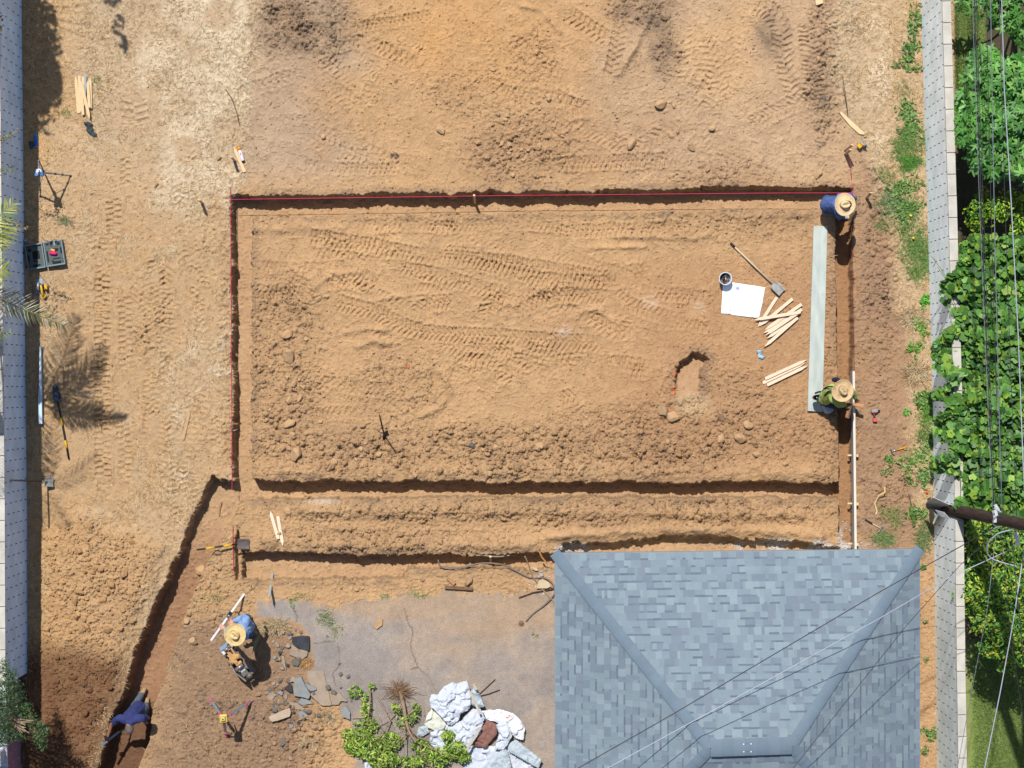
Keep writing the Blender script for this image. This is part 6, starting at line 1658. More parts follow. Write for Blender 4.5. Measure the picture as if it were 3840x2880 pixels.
# drawing sheet
pts_ = [(2714, 1062), (2740.4, 1059), (2869.9, 1078.2), (2847.7, 1194), (2705, 1175.4)]
def sheet_paper():
    q = [G(*p, .03) for p in pts_]; TLp, TRp, BRp, BLp = q[0], q[2], q[3], q[4]; TLp = G(2712, 1054, .03)
    m = bpy.data.materials.new("drawing_paper"); m.use_nodes = True; nt = m.node_tree; N = nt.nodes; bs = N["Principled BSDF"]; bs.inputs["Roughness"].default_value = .8
    bs.inputs["Base Color"].default_value = (*lin(248, 250, 255, .9), 1)
    n = 24; V_ = []; F_ = []
    for i in range(n + 1):
        for j in range(n + 1):
            u = j / n; v = i / n
            p = TLp.lerp(TRp, u).lerp(BLp.lerp(BRp, u), v)
            p = Vector((p.x, p.y, max(gz(p.x, p.y), gz(p.x + .03, p.y), gz(p.x, p.y + .03)) + .014 + .006 * math.sin(u * 7) * math.sin(v * 5) + (.015 * max(0, u - .93) * 14 if v < .1 else 0)))
            V_.append(p)
    for i in range(n):
        for j in range(n): a = i * (n + 1) + j; F_.append((a, a + n + 1, a + n + 2, a + 1))
    # smooth heights
    Zs = np.array([p.z for p in V_]).reshape(n + 1, n + 1)
    for _ in range(6): Zs[1:-1, 1:-1] = np.maximum(Zs[1:-1, 1:-1], (Zs[:-2, 1:-1] + Zs[2:, 1:-1] + Zs[1:-1, :-2] + Zs[1:-1, 2:]) / 4)
    t = thing("drawing_sheet", "large white construction drawing spread on the dirt by the bucket", "drawing", (q[0].x, q[0].y, float(Zs.mean())))
    V_ = [(p.x, p.y, float(z_)) for p, z_ in zip(V_, Zs.ravel())]
    o = np_mesh("paper", V_, F_, m, None, t, True, origin=t.location); so = o.modifiers.new("t", 'SOLIDIFY'); so.thickness = .003
    zt_ = float(Zs.max()) + .002
    zi = lambda u, v: float(Zs[min(n, int(v * n)), min(n, int(u * n))]) + .0035
    ink = mat("ink", (120, 132, 168), .9, .1); ink2 = mat("ink_pale", (176, 190, 226), .9, .05); ink3 = mat("ink_dark", (70, 72, 100), .9, .1)
    def ln(u0, v0, u1, v1, w, mm, nm="printed_line"):
        k = 10; mb = MB()
        for s_ in range(k):
            a_ = s_ / k; b_ = (s_ + 1) / k
            ua, va, ub, vb = u0 + (u1 - u0) * a_, v0 + (v1 - v0) * a_, u0 + (u1 - u0) * b_, v0 + (v1 - v0) * b_
            A_ = TLp.lerp(TRp, ua).lerp(BLp.lerp(BRp, ua), va); B_ = TLp.lerp(TRp, ub).lerp(BLp.lerp(BRp, ub), vb)
            A_.z = zi(ua, va) + .001; B_.z = zi(ub, vb) + .001
            s__ = (B_ - A_).cross(Vector((0, 0, 1))).normalized() * w / 2
            mb.add([A_ - s__, B_ - s__, B_ + s__, A_ + s__], [(3, 2, 1, 0)] if False else [(0, 1, 2, 3)])
        return mb
    def grp(lines, w, mm, nm):
        mb = MB()
        for l in lines:
            x = ln(*l, w, mm); b0 = len(mb.v); mb.v += x.v; mb.f += [tuple(b0 + i for i in f) for f in x.f]; mb.m += x.m
        mb.build(nm, mm, t)
    grp([(.30, .12, .40, .12), (.30, .14, .40, .14), (.30, .16, .40, .16), (.30, .18, .40, .18)], .010, ink2, 'shaded_block')
    grp([(.055, .68, .05, .90), (.225, .66, .215, .88), (.18, .975, .28, .965)], .007, ink3, "title_bars")
    grp([(.25, .05, .25, .95), (.25, .38, .97, .38), (.62, .05, .62, .38), (.25, .74, .96, .74), (.80, .40, .80, .74)], .004, ink2, "plan_frame")
    grp([(.30 + .04 * k, .42, .30 + .04 * k, .70) for k in range(4)] + [(.66, .08 + .03 * k, .95, .08 + .03 * k) for k in range(9)] + [(.28, .20 + .02 * k, .42, .20 + .02 * k) for k in range(4)] + [(.48, .10 + .02 * k, .58, .10 + .02 * k) for k in range(8)] + [(.55, .78 + .02 * k, .75, .78 + .02 * k) for k in range(5)] + [(.83, .85, .95, .85), (.83, .85, .83, .95)], .003, ink2, "plan_lines")
sheet_paper()
# bucket of hardware
bp = G(2716, 1047); bk = thing("bucket", "white bucket of metal hardware on the drawing's corner", "bucket", bp)
MB().lathe(bp, [(.095, 0), (.10, .004), (.118, .225), (.128, .23), (.128, .245), (.114, .245), (.110, .22), (.092, .012)], 32).build("bucket_shell", mat("bucket_white", (226, 232, 240), .45, .04), bk, smooth=True)
ct_m = MB(); r = random.Random(2)
for i in range(34):
    a = r.uniform(0, 6.28); rr = r.uniform(0, .078); c_p = bp + Vector((rr * math.cos(a), rr * math.sin(a), .13 + r.uniform(0, .05))); b_ = r.uniform(0, 6.28); l = r.uniform(.02, .05)
    ct_m.mi = i % 3; ct_m.tube(catmull([c_p, c_p + Vector((math.cos(b_) * l, math.sin(b_) * l, .01)), c_p + Vector((math.cos(b_ + 1.2) * l * 1.5, math.sin(b_ + 1.2) * l * 1.5, .0))], 4), .008, 5)
ct_m.mi = 1; ct_m.lathe(bp, [(.098, .10), (.098, .12)], 20)
ct_m.build("hardware", [mat("bright_steel", (220, 216, 214), .25, .1, metal=.7), mat("dark_bits", (60, 54, 54), .7, .2), mat("red_bits", (200, 150, 140), .5, .2)], bk)
# drills
def drill(label, motor, batt, col_m, low_m, z=.06, nose=1):
    A = G(*motor, z); B = G(*batt, z * .8); t = thing("cordless_drill", label, "drill", (A + B) / 2 - Vector((0, 0, z)))
    d = (B - A).normalized(); s = d.cross(Vector((0, 0, 1))).normalized() * nose; M2 = frame_mat(s, d, Vector((0, 0, 1)) if s.cross(d).z > 0 else Vector((0, 0, -1)))
    MB().box(A, (.13, .062, .066), M=M2).build("motor_housing", mat("drill_grey", (150, 158, 164), .4, .1, metal=.3), t, bevel=.012)
    MB().box(A + d * .028 + s * -.01, (.09, .03, .07), M=M2).build("housing_trim", col_m, t, bevel=.008)
    MB().tube([A + s * .065, A + s * .11], [.022, .013], 10).build("chuck", rub, t, smooth=True)
    MB().tube([A + d * .03 - s * .015, B - d * .03 - s * .005], [.021, .019], 8).build("handle", mat("dark_teal_grip", (60, 72, 74), .7, .1), t, smooth=True)
    MB().box(B, (.085, .075, .062), M=M2).build("battery", low_m, t, bevel=.01)
    return t
drill("red and black cordless drill lying right of the lime worker", (3279.5, 1541), (3281, 1575), mat("drill_red", (206, 50, 60), .45, .06), mat("battery_red", (206, 84, 88), .5, .08), nose=-1)
drill("yellow cordless drill standing near the upper right stakes", (3236, 537), (3223, 548), mat("drill_yellow", (236, 180, 40), .45, .06), mat("drill_yellow", (236, 180, 40)), z=.12, nose=-1)
# claw hammers
def hammer(label, end, head, m_grip, m_shaft, split=.55, cs_=1):
    A = G(*end, .025); B = G(*head, .025); t = thing("claw_hammer", label, "hammer", (A + B) / 2 - Vector((0, 0, .02)))
    d = (B - A); dn2 = d.normalized(); s = dn2.cross(Vector((0, 0, 1))).normalized() * cs_
    MB().tube([A, A + d * split], [.017, .014], 8).build("grip", m_grip, t, smooth=True)
    MB().tube([A + d * split, B], [.011, .010], 8).build("shaft", m_shaft, t, smooth=True)
    MB().tube(catmull([B + s * .055, B + s * .02, B - s * .03, B - s * .06 - dn2 * .012, B - s * .085 - dn2 * .035], 4), [.017 - .0007 * k for k in range(17)], 8).build("head", mat("tool_steel", (150, 154, 160)), t, smooth=True)
    MB().tube([B + s * .05, B + s * .068], [.019, .019], 10).build("striking_face", mat("bright_steel", (220, 216, 214)), t)
    return t
hammer("yellow gripped claw hammer lying right of the form board", (3399, 1676), (3344, 1694), mat("hammer_yellow", (240, 170, 20), .5, .05), mat("bright_steel", (220, 216, 214)), .6, 1)
hammer("black gripped wooden claw hammer near the house corner", (3244, 1948), (3305, 1983), rub, ash, .45, -1)
hammer("old wooden claw hammer in the shade below the tool case", (113, 1027), (130, 1102), mat("grey_handle", (150, 140, 122), .8, .15), mat("grey_handle", (150, 140, 122)), .6, 1)
# circular saw
cs1 = thing("circular_saw", "yellow and grey circular saw below the tool case", "circular saw", G(160, 1080))
cc = cs1.location
MB().box(cc + Vector((-.06, .03, .02)), (.14, .29, .012)).build("base_plate", mat("saw_steel", (160, 176, 190), .35, .1, metal=.5), cs1, bevel=.003)
MB().lathe(cc + Vector((-.055, .03, .09)), [(.03, -.018), (.088, -.016), (.09, 0), (.088, .016), (.03, .018)], 28, Matrix.Rotation(math.pi / 2, 3, 'Y')).build("blade_guard", mat("saw_guard", (176, 184, 188), .4, .1, metal=.4), cs1, smooth=True)
MB().tube([cc + Vector((-.02, .03, .10)), cc + Vector((.05, .03, .10))], [.045, .040], 14).build("motor", mat("saw_black", (62, 62, 66), .5, .1), cs1, smooth=True)
MB().box(cc + Vector((.085, .01, .10)), (.055, .10, .08), rz=.1).build("battery", mat("drill_yellow", (236, 180, 40)), cs1, bevel=.01)
MB().tube(catmull([cc + Vector((.0, .05, .16)), cc + Vector((.02, -.04, .18)), cc + Vector((.03, -.12, .16)), cc + Vector((.035, -.17, .10))], 6), .022, 8).build("rear_handle", mat("drill_yellow", (236, 180, 40)), cs1, smooth=True)
MB().tube(catmull([cc + Vector((.005, -.155, .09)), cc + Vector((.04, -.20, .09)), cc + Vector((.075, -.155, .09)), cc + Vector((.04, -.12, .1)), cc + Vector((.005, -.155, .09))], 5), .014, 7).build("handle_loop", mat("drill_yellow", (236, 180, 40)), cs1, smooth=True)
# white trim strip along the wall
o = MB(); qq = [G(155, 1299, .10), G(157, 1588, .10)]
o.prism([(P(153, 1299).x, P(153, 1299).y), (P(158, 1299).x, P(158, 1299).y), (P(163, 1590).x, P(163, 1590).y), (P(150, 1588).x, P(150, 1588).y), (P(148, 1500).x, P(148, 1500).y), (P(152, 1440).x, P(152, 1440).y)], .02, .12)
o = o.build("trim_board", mat("trim_white_shaded", (206, 226, 244), .5, .05), None, origin=G(157, 1450)); tag(o, "long thin pale blue trim board at the shade's edge", "trim board")  # white board with the blue cast of shade put into its colour
# ribbon, wrapper
rb = [(3317, 1827), (3317, 1847), (3297, 1858), (3284, 1882), (3281, 1891), (3288, 1916), (3284, 1930)]
o = MB().tube(catmull([G(x, y, .03 + .12 * (i == 1) + .08 * (i == 2)) for i, (x, y) in enumerate(rb)], 5), .013, 5).build("caution_ribbon", mat("ribbon_yellow", (240, 200, 60), .5, .15, 6, var_rgb=(236, 222, 196)), None, origin=G(3290, 1880)); tag(o, "crumpled yellow ribbon lying above the black gripped hammer", "ribbon")
o = MB().ball(G(3476, 1847, .03), .03, s=(.8, 1, .8), seg=10, rings=6).build("orange_plug", mat("orange_red", (246, 70, 10), .5, .05), None, origin=G(3476, 1847)); tag(o, "small bright orange plug at the wall near the pole", "plug")

# ================================================================== excavator bucket with glove
eb = thing("excavator_bucket", "worn narrow excavator bucket with silver teeth below the standing worker", "excavator bucket", G(880, 2480))
ws = mat("worn_bucket_steel", (140, 124, 112), .55, .25, 10, .3, 30, metal=.35, var_rgb=(100, 92, 86)); ls = mat("lip_steel", (150, 170, 188), .4, .1, metal=.4)
def Q(u, v, z): return P(800 + u / 8.295, 2380 + v / 8.295, z)
def slab(mb, a, b, w0, w1, z0a, z1a, z0b, z1b):
    d = (b - a); d.z = 0; s = d.cross(Vector((0, 0, 1))).normalized()
    v = []
    for p, w, zz in ((a, w0, (z0a, z1a)), (b, w1, (z0b, z1b))):
        for sg in (-1, 1):
            for z_ in zz: v.append(Vector((p.x, p.y, z_)) + s * sg * w / 2)
    return mb.add(v, [(0, 1, 3, 2), (4, 6, 7, 5), (0, 4, 5, 1), (2, 3, 7, 6), (0, 2, 6, 4), (1, 5, 7, 3)])
slab(MB(), Q(330, 600, .25), Q(700, 1180, .3), .02, .02, .02, .20, .05, .36).build("side_plate", ws, eb)
slab(MB(), Q(700, 1180, .3), Q(1040, 1420, .3), .02, .03, .05, .36, .10, .42).build("side_plate", ws, eb)
slab(MB(), Q(620, 310, .3), Q(1000, 760, .3), .02, .02, .02, .26, .05, .36).build("side_plate", ws, eb)
slab(MB(), Q(1000, 760, .3), Q(1280, 1160, .3), .05, .10, .05, .38, .08, .42).build("side_plate", ws, eb)
slab(MB(), Q(470, 470, .1), Q(1120, 1280, .1), .26, .24, .01, .05, .03, .10).build("bucket_floor", ws, eb)
slab(MB(), Q(195, 480, .3), Q(480, 250, .3), .075, .075, .24, .26, .24, .26).build("cutting_lip", ls, eb)
for u, v in ((345, 575), (470, 450), (600, 330)):
    slab(MB(), Q(u - 75, v - 70, .2), Q(u + 25, v + 25, .2), .045, .05, .16, .22, .16, .25).build("tooth", mat("polished_tooth", (236, 240, 246), .25, .06, metal=.3), eb)
    slab(MB(), Q(u + 28, v + 30, .2), Q(u + 110, v + 120, .2), .05, .055, .10, .20, .06, .16).build("tooth_shank", ws, eb)
MB().tube([Q(700, 1110, .33), Q(920, 930, .33)], .042, 14).build("pivot_tube", mat("pivot_steel", (166, 152, 150), .35, .12, metal=.5), eb, smooth=True)
slab(MB(), Q(870, 1080, .3), Q(980, 1170, .3), .10, .10, .24, .27, .24, .28).build("pin_plate", mat("pin_steel", (206, 200, 204), .3, .1, metal=.4), eb)
MB().tube([Q(1050, 1330, .36), Q(1190, 1230, .36)], .055, 16).build("boss", ws, eb, smooth=True)
slab(MB(), Q(900, 1260, .3), Q(1080, 1120, .3), .09, .09, .18, .30, .18, .30).build("cross_web", mat("dark_web", (104, 108, 104), .5, .2), eb)
# tan leather glove lying in it
lg = thing("leather_glove", "tan leather work glove lying in the excavator bucket", "glove", Q(660, 760, .26))
gm = MB(); pc_ = Q(660, 760, .30)
for a, b, r1, r2 in (((640, 780), (740, 680), .062, .058), ((560, 830), (700, 860), .05, .045), ((690, 650), (560, 430), .034, .022), ((640, 660), (480, 560), .032, .022), ((600, 700), (430, 560), .028, .020), ((590, 760), (450, 660), .026, .018), ((620, 860), (520, 760), .032, .024)):
    A = Q(*a, .27); B = Q(*b, .29); gm.ball(A, r1, s=(1, 1, .45), seg=10, rings=7); gm.ball(B, r2, s=(1, 1, .5), seg=10, rings=7); gm.tube([A, B], [r1 * .7, r2 * .8], 8)
fuse(gm, "glove", mat("tan_leather", (206, 158, 100), .85, .12, 14, .2, 50), lg, .007, 5)
for a, b in (((500, 800), (620, 900)), ((700, 950), (860, 830))):
    slab(MB(), Q(*a, .3), Q(*b, .3), .05, .05, .22, .29, .22, .28).build("cuff", mat("tan_leather", (206, 158, 100)), lg)
# post with root clump beside the standing worker
ps = thing("pointed_post", "weathered pointed post leaning behind the standing worker", "post", G(950, 2450))
def Q3(u, v, z): return P(740 + u / 5.184, 2160 + v / 5.184, z)
MB().prism([(Q3(1260, 960, .2).x, Q3(1260, 960, .2).y), (Q3(1310, 990, .2).x, Q3(1310, 990, .2).y), (Q3(1180, 1290, .2).x, Q3(1180, 1290, .2).y), (Q3(1085, 1500, .2).x, Q3(1085, 1500, .2).y), (Q3(1110, 1300, .2).x, Q3(1110, 1300, .2).y)], .30, .35).build("post", mat("post_wood", (160, 138, 98), .85, .2, 8, .3, 30), ps)
MB().tube([G(990, 2345), Q3(1290, 960, .32)], [.02, .02], 6).build("support", mat("post_wood", (160, 138, 98)), ps)

# ================================================================== asphalt slabs, rocks
asp_f = mat("slab_tan", (168, 150, 130), .95, .12, 9, .4, 60); asp_g = mat("slab_grey", (150, 150, 148), .95, .12, 9, .4, 60); asp_d = mat("slab_dark", (74, 76, 82), .95, .25, 9, .5, 60, var_rgb=(54, 56, 62))
def S(u, v): return (1000 + u / 3.95, 2340 + v / 3.95)
SLABS = [
 ([(370, 190), (520, 170), (635, 180), (635, 390), (520, 365), (430, 330), (385, 290)], asp_d, .09, .03, "black overturned asphalt slab with pale cracks beside the pavement edge"),
 ([(380, 295), (480, 380), (475, 460), (430, 490), (340, 450)], asp_f, .06, .03, "tan asphalt slab tucked under the black slab's left corner"),
 ([(490, 400), (530, 360), (610, 400), (605, 465), (540, 515), (470, 520), (430, 490)], asp_f, .06, .03, "tan asphalt slab touching the lower edge of the black slab"),
 ([(375, 530), (430, 500), (500, 565), (465, 620), (380, 600)], mat("slab_olive", (112, 108, 96), .95, .2), .07, .02, "olive grey lump slab left of the small straw tuft"),
 ([(605, 690), (845, 690), (880, 850), (970, 1200), (900, 1205), (815, 1200), (760, 1150), (650, 1040), (700, 960), (605, 830)], asp_f, .08, .03, "largest tan asphalt slab in the rubble"),
 ([(425, 790), (520, 775), (560, 860), (650, 1020), (635, 1100), (520, 1075), (410, 1055), (410, 930)], asp_g, .13, .04, "light grey slab standing proud left of the largest slab"),
 ([(565, 850), (740, 945), (735, 975), (650, 990), (600, 930)], asp_g, .12, .02, "narrow grey sliver slab overlapping the largest slab's left side"),
 ([(465, 1160), (520, 1090), (640, 1130), (685, 1170), (620, 1185), (530, 1195)], asp_g, .07, .02, "grey slab below the proud light grey one"),
 ([(265, 950), (330, 880), (380, 900), (388, 1010), (340, 1000)], asp_d, .09, .02, "dark wedge slab left of the light grey slab"),
 ([(960, 1050), (1090, 1020), (1200, 1140), (1100, 1140), (1070, 1190), (970, 1190)], asp_f, .07, .02, "tan slab right of the largest slab's foot"),
 ([(1085, 1250), (1180, 1205), (1240, 1310), (1238, 1410), (1130, 1370)], asp_g, .09, .05, "grey triangular slab near the cut branch"),
 ([(40, 1375), (60, 1350), (340, 1235), (365, 1280), (355, 1360), (200, 1410), (90, 1440)], mat("slab_pale", (196, 174, 148), .95, .1, 9, .3, 60), .13, .05, "pale tan slab at the lower left of the rubble"),
 ([(80, 1160), (290, 1120), (325, 1180), (105, 1290)], mat("slab_olive", (112, 108, 96)), .04, .02, "olive grey slab above the pale tan one"),
 ([(310, 1150), (450, 1160), (570, 1250), (540, 1280), (420, 1260)], asp_f, .04, .02, "thin tan slab between the pale slab and the grey one"),
 ([(460, 1300), (530, 1280), (600, 1330), (610, 1390), (500, 1395)], asp_g, .09, .02, "small grey slab under the rubble's middle"),
 ([(325, 860), (330, 820), (400, 770), (430, 790), (415, 850)], asp_f, .07, .02, "small brown slab above the dark wedge"),
 ([(0, 1000), (50, 975), (145, 1050), (65, 1140), (0, 1120)], asp_f, .03, .01, "tan slab at the left end of the rubble"),
 ([(220, 480), (265, 460), (290, 690), (240, 590)], asp_f, .06, .02, "narrow tan slab on edge left of the rubble"),
 ([(1290, 1290), (1440, 1290), (1470, 1390), (1280, 1400)], asp_f, .05, .02, "tan slab half hidden by the cut branch"),
 ([(150, 1020), (200, 980), (250, 1000), (235, 1060)], asp_g, .06, .01, "small grey chunk left of the dark wedge")]
for i, (pl_, m_, h, tl_, lb_) in enumerate(SLABS):
    q = [G(*S(*p)) for p in pl_]; zb_ = min(p.z for p in q) - .01; cx_ = sum(p.x for p in q) / len(q); cy_ = sum(p.y for p in q) / len(q)
    r = random.Random(i); sx_, sy_ = r.uniform(-1, 1) * tl_, r.uniform(-1, 1) * tl_
    qq = []
    for k in range(len(q)):     # ragged broken outline
        a, b = q[k], q[(k + 1) % len(q)]
        for f_ in (0, .33, .66):
            p = a.lerp(b, f_); qq.append((p.x + r.uniform(-.006, .006), p.y + r.uniform(-.006, .006)))
    mb = MB().prism(qq, lambda p: zb_ + (p[0] - cx_) * sx_ * 1.5 + (p[1] - cy_) * sy_ * 1.5, lambda p: zb_ + h + (p[0] - cx_) * sx_ * 3 + (p[1] - cy_) * sy_ * 3)
    o = mb.build("asphalt_slab", m_, None, origin=Vector((cx_, cy_, zb_)), bevel=.004); tag(o, lb_, "slab", "broken asphalt slabs beside the driveway")

_rs = random.Random(33)
for _i in range(40):
    _u, _v = _rs.uniform(0, 760), _rs.uniform(60, 1560)
    if _v < 650 and _u > 420: _u = _rs.uniform(60, 420)
    if _u > 600 and _v < 1150: _v = _rs.uniform(1200, 1600)
    _n = _rs.choice((4, 5, 5, 6)); _R = _rs.uniform(18, 46); _a0 = _rs.uniform(0, 6.28)
    _pl = [(_u + _R * _rs.uniform(.6, 1.1) * math.cos(_a0 + 6.283 * k / _n), _v + _R * _rs.uniform(.6, 1.1) * math.sin(_a0 + 6.283 * k / _n)) for k in range(_n)]
    _m = _rs.choice((asp_f, asp_f, asp_g, asp_d, mat("slab_olive", (112, 108, 96), .95, .2)))
    _q = [G(*S(*p)) for p in _pl]; _zb = min(p.z for p in _q) - .008; _hh = _rs.uniform(.03, .07); _tx, _ty = _rs.uniform(-.2, .2), _rs.uniform(-.2, .2); _cx, _cy = _q[0].x, _q[0].y
    _o = MB().prism([(p.x, p.y) for p in _q], _zb, lambda p: _zb + _hh + (p[0] - _cx) * _tx + (p[1] - _cy) * _ty).build("asphalt_fragment", _m, None, origin=Vector((_cx, _cy, _zb)), bevel=.003)
    tag(_o, {"slab_tan": "small tan asphalt fragment in the rubble by the driveway", "slab_grey": "small grey asphalt fragment in the rubble by the driveway", "slab_dark": "small dark asphalt fragment in the rubble by the driveway", "slab_olive": "small olive grey asphalt fragment in the rubble by the driveway"}[_m.name], "asphalt fragment", _m.name.replace("slab_", "") + " asphalt fragments around the larger slabs")
rock_m = [attr_mat("rock_tan", .95, (40., .15), (9., .12), .5, 50.), None, None]
rm_t = mat("rock_soil", (212, 172, 128), .95, .14, 14, .6, 60); rm_d = mat("rock_dark", (128, 118, 110), .95, .2, 14, .6, 60); rm_r = mat("clod_reddish", (126, 88, 60), .95, .18, 14, .6, 60); rm_b = mat("clod_orange", (196, 152, 104), .95, .16, 14, .6, 60); rm_p = mat("rock_brown", (190, 154, 118), .95, .16, 14, .6, 60)
RME = {}
def rock(x, y, r, m_, label, group, seed=None, flat=.75, sink=.35, rr=None):
    key = (m_.name, (seed or 0) % 7)
    if key not in RME:
        V_, F_ = ico(2, 500 + key[1] * 13, .35, 1.0)
        me = bpy.data.meshes.new("rock"); me.from_pydata([tuple(map(float, v)) for v in V_], [], [tuple(map(int, f)) for f in F_]); me.materials.append(m_); RME[key] = me
    g = G(x, y, 0); o = bpy.data.objects.new("rock" if "rock" in m_.name else "soil_clod", RME[key]); COL.objects.link(o)
    q = random.Random(seed); o.location = g + Vector((0, 0, r * flat * (1 - sink) - r * flat * sink * .2)); o.rotation_euler = (q.uniform(-.3, .3), q.uniform(-.3, .3), q.uniform(0, 6.28))
    e = q.uniform(.75, 1.2); r *= 1.2; o.scale = (r * e, r / e, r * flat)
    return tag(o, label, "rock" if "rock" in m_.name else "soil clod", group)
named = [(2479, 388, .115, rm_t, "largest round clod in the upper field, beside a smaller one"), (2527, 398, .06, rm_t, "small flat clod just right of the largest round one"), (2490, 62, .075, rm_p, "round clod near the top edge of the upper field"), (2366, 545, .11, rm_t, "angular rock left of the paired rocks above the top trench"), (2516, 508, .07, rm_t, "pointed rock with a dark notch above the top trench"), (2541, 492, .04, rm_p, "brown pebble at the pointed rock's right shoulder"), (2592, 550, .085, rm_t, "round pale rock above the top trench's right half"), (2666, 482, .075, rm_t, "pale rock with hooked shadow in the upper field"), (2655, 637, .055, rm_p, "brown clod close above the top trench"), (2700, 660, .055, rm_p, "brown clod just above the trench lip"), (3070, 650, .10, rm_t, "large clod above the blue worker's trench corner"), (1650, 486, .10, rm_t, "large tan rock in the upper middle field"), (1210, 515, .055, rm_t, "lone tan pebble on the greyish dirt at upper left"), (1485, 303, .045, rm_t, "lone tan pebble in the upper field's middle"), (1850, 260, .05, rm_t, "pale pebble left of the cobble scatter"), (1868, 430, .055, rm_p, "dark sided rock at the cobble scatter's left"), (1895, 450, .05, rm_t, "pale rock beside the dark sided one"), (1793, 535, .05, rm_t, "flat pale rock left of the cobble scatter"), (1878, 538, .06, rm_t, "round pale rock at the cobble scatter's lower left"), (2056, 372, .06, rm_t, "pale rock in a trio above the cobble scatter"), (2018, 386, .055, rm_t, "left pebble of the trio above the cobble scatter"), (2052, 360, .045, rm_t, "top pebble of the trio above the cobble scatter"),
         (1087, 1502, .10, rm_t, "pale rock left of the planted shovel in the dug lot"), (1126, 1495, .065, rm_t, "pale rock just right of a larger pale one"), (1092, 1587, .11, rm_t, "large pale flat rock west in the dug lot"), (1100, 1630, .075, rm_t, "pale rock just below the large flat one"), (1112, 1707, .13, rm_t, "largest pale rock casting deep shade in the southwest lot"), (1085, 1333, .14, rm_t, "broad tan rock near the left trench"), (1078, 1250, .10, rm_t, "tan boulder with shadowed right side in the west lot"), (1359, 1597, .06, rm_p, "brown stone left of the planted shovel"), (1768, 1672, .085, rm_d, "grey stone in the south of the dug lot"), (1857, 1680, .075, rm_t, "pale angular stone east of the grey one"), (2520, 1565, .13, rm_t, "large tan chunk below the square pit"), (2484, 1546, .12, rm_p, "brown chunk left of the large tan one by the pit"), (2702, 1560, .10, rm_p, "dark edged chunk right of the square pit"), (2800, 1590, .10, rm_t, "tan chunk east of the square pit"), (2182, 1752, .10, rm_t, "pale oval rock above the middle trench"), (2120, 1730, .07, rm_t, "tan rock left of the pale oval one"), (2770, 1640, .12, rm_t, "tan lump above the middle trench's right half"), (2705, 1645, .09, rm_t, "tan lump left of another near the right"), (2650, 1690, .07, rm_p, "brown chunk above the middle trench"), (2025, 1672, .08, rm_t, "flat pale clod near the lot's centre south"),
         (752, 2140, .12, rm_t, "large flat rock at the deep trench's right rim"), (815, 2068, .075, rm_t, "squarish rock by the short pink string"), (725, 2405, .09, rm_t, "tan rock right of the deep trench"), (700, 2330, .08, rm_t, "flat tan rock beside the deep trench rim"), (1178, 2200, .04, rm_t, "small tan rock between lower trench and asphalt"), (1335, 2212, .045, rm_t, "pale pebble in the dirt above the asphalt"), (1360, 2206, .04, rm_t, "smaller pebble beside the pale one above the asphalt"), (1586, 2172, .05, rm_p, "brown rock below the lower trench's end"), (1758, 2180, .10, rm_p, "root clump lump south of the lower trench"), (827, 2306, .04, rm_d, "black stone left of the standing worker"), (1277, 2528, .05, rm_d, "black stone on the asphalt near its crack"), (1060, 2780, .085, rm_d, "dark oval stone near the bottom edge"), (845, 625, .0, rm_d, ""), (822, 592, .05, rm_p, "brown clod with hollow beside the upright stake"), (782, 775, .04, rm_p, "dark clod beside the lone upright stake"), (587, 694, .05, rm_p, "brown clod in the left brown patch"),
         (3332, 983, .09, rm_p, "dark brown clod right of the right trench"), (3390, 1600, .05, rm_p, "brown stone right of the red drill"), (2895, 210, .0, rm_p, ""), (3068, 225, .06, rm_t, "tan rock beside the zigzag tread at upper right"), (3085, 290, .06, rm_t, "flat tan rock at the right field's edge"), (3090, 370, .05, rm_d, "dark stone above the sawn board")]
for i, (x, y, r_, m_, lb_) in enumerate(named):
    if r_ > 0: rock(x, y, r_, m_, lb_, "rocks lying on the lot", seed=i + 1)
# driveway rubble stones, cobble scatter, heap clods
zones = [("rocks in the cobble scatter above the top trench", "tan pebble in the cobble scatter above the top trench", rm_t, 46, (1900, 2120, 350, 660), .022, .055, None), ("dark stones around the asphalt rubble", "dark stone among the broken asphalt slabs", rm_d, 44, (1010, 1330, 2360, 2720), .022, .075, None), ("clods on the orange spoil heap", "orange brown clod on the spoil heap by the left wall", rm_b, 60, (260, 520, 1960, 2440), .03, .085, None), ("dark clods on the damp heap", "dark damp clod on the lower spoil heap", rm_r, 36, (170, 440, 2460, 2860), .03, .075, None),
         ("clods along the lot's lower edge", "tan clod on the ridge above the middle trench", rm_t, 44, (980, 3090, 1640, 1785), .025, .07, None), ("clods in the lot's left strip", "tan clod in the rough strip beside the left trench", rm_t, 26, (970, 1230, 1100, 1600), .025, .06, None), ("rubble below the slabs", "brown stone under the broken slabs", rm_p, 30, (980, 1250, 2680, 2860), .025, .06, None), ("clods in the trench bottom", "tan clod fallen on a trench floor", rm_b, 14, (960, 2200, 1815, 1865), .018, .035, None)]
rz_ = random.Random(12)
for grp_, lb_, m_, n, (x0_, x1_, y0_, y1_), s0, s1, _ in zones:
    k = 0; tries = 0
    while k < n and tries < n * 30:
        tries += 1; x = rz_.uniform(x0_, x1_); y = rz_.uniform(y0_, y1_); g = P(x, y)
        tv = float(_at(TRENCH, g.x, g.y)); hv = float(_at(heap, g.x, g.y))
        if "heap" in grp_ and (hv < .6 or tv > .05): continue
        if "trench bottom" in grp_:
            if tv < .95: continue
        elif tv > .05: continue
        if "slabs" in lb_ and float(_at(asph, g.x, g.y)) > .8 and rz_.random() < .7: continue
        rock(x, y, s0 + (s1 - s0) * rz_.random() ** 2, m_, lb_, grp_, seed=1000 + k, flat=.7); k += 1

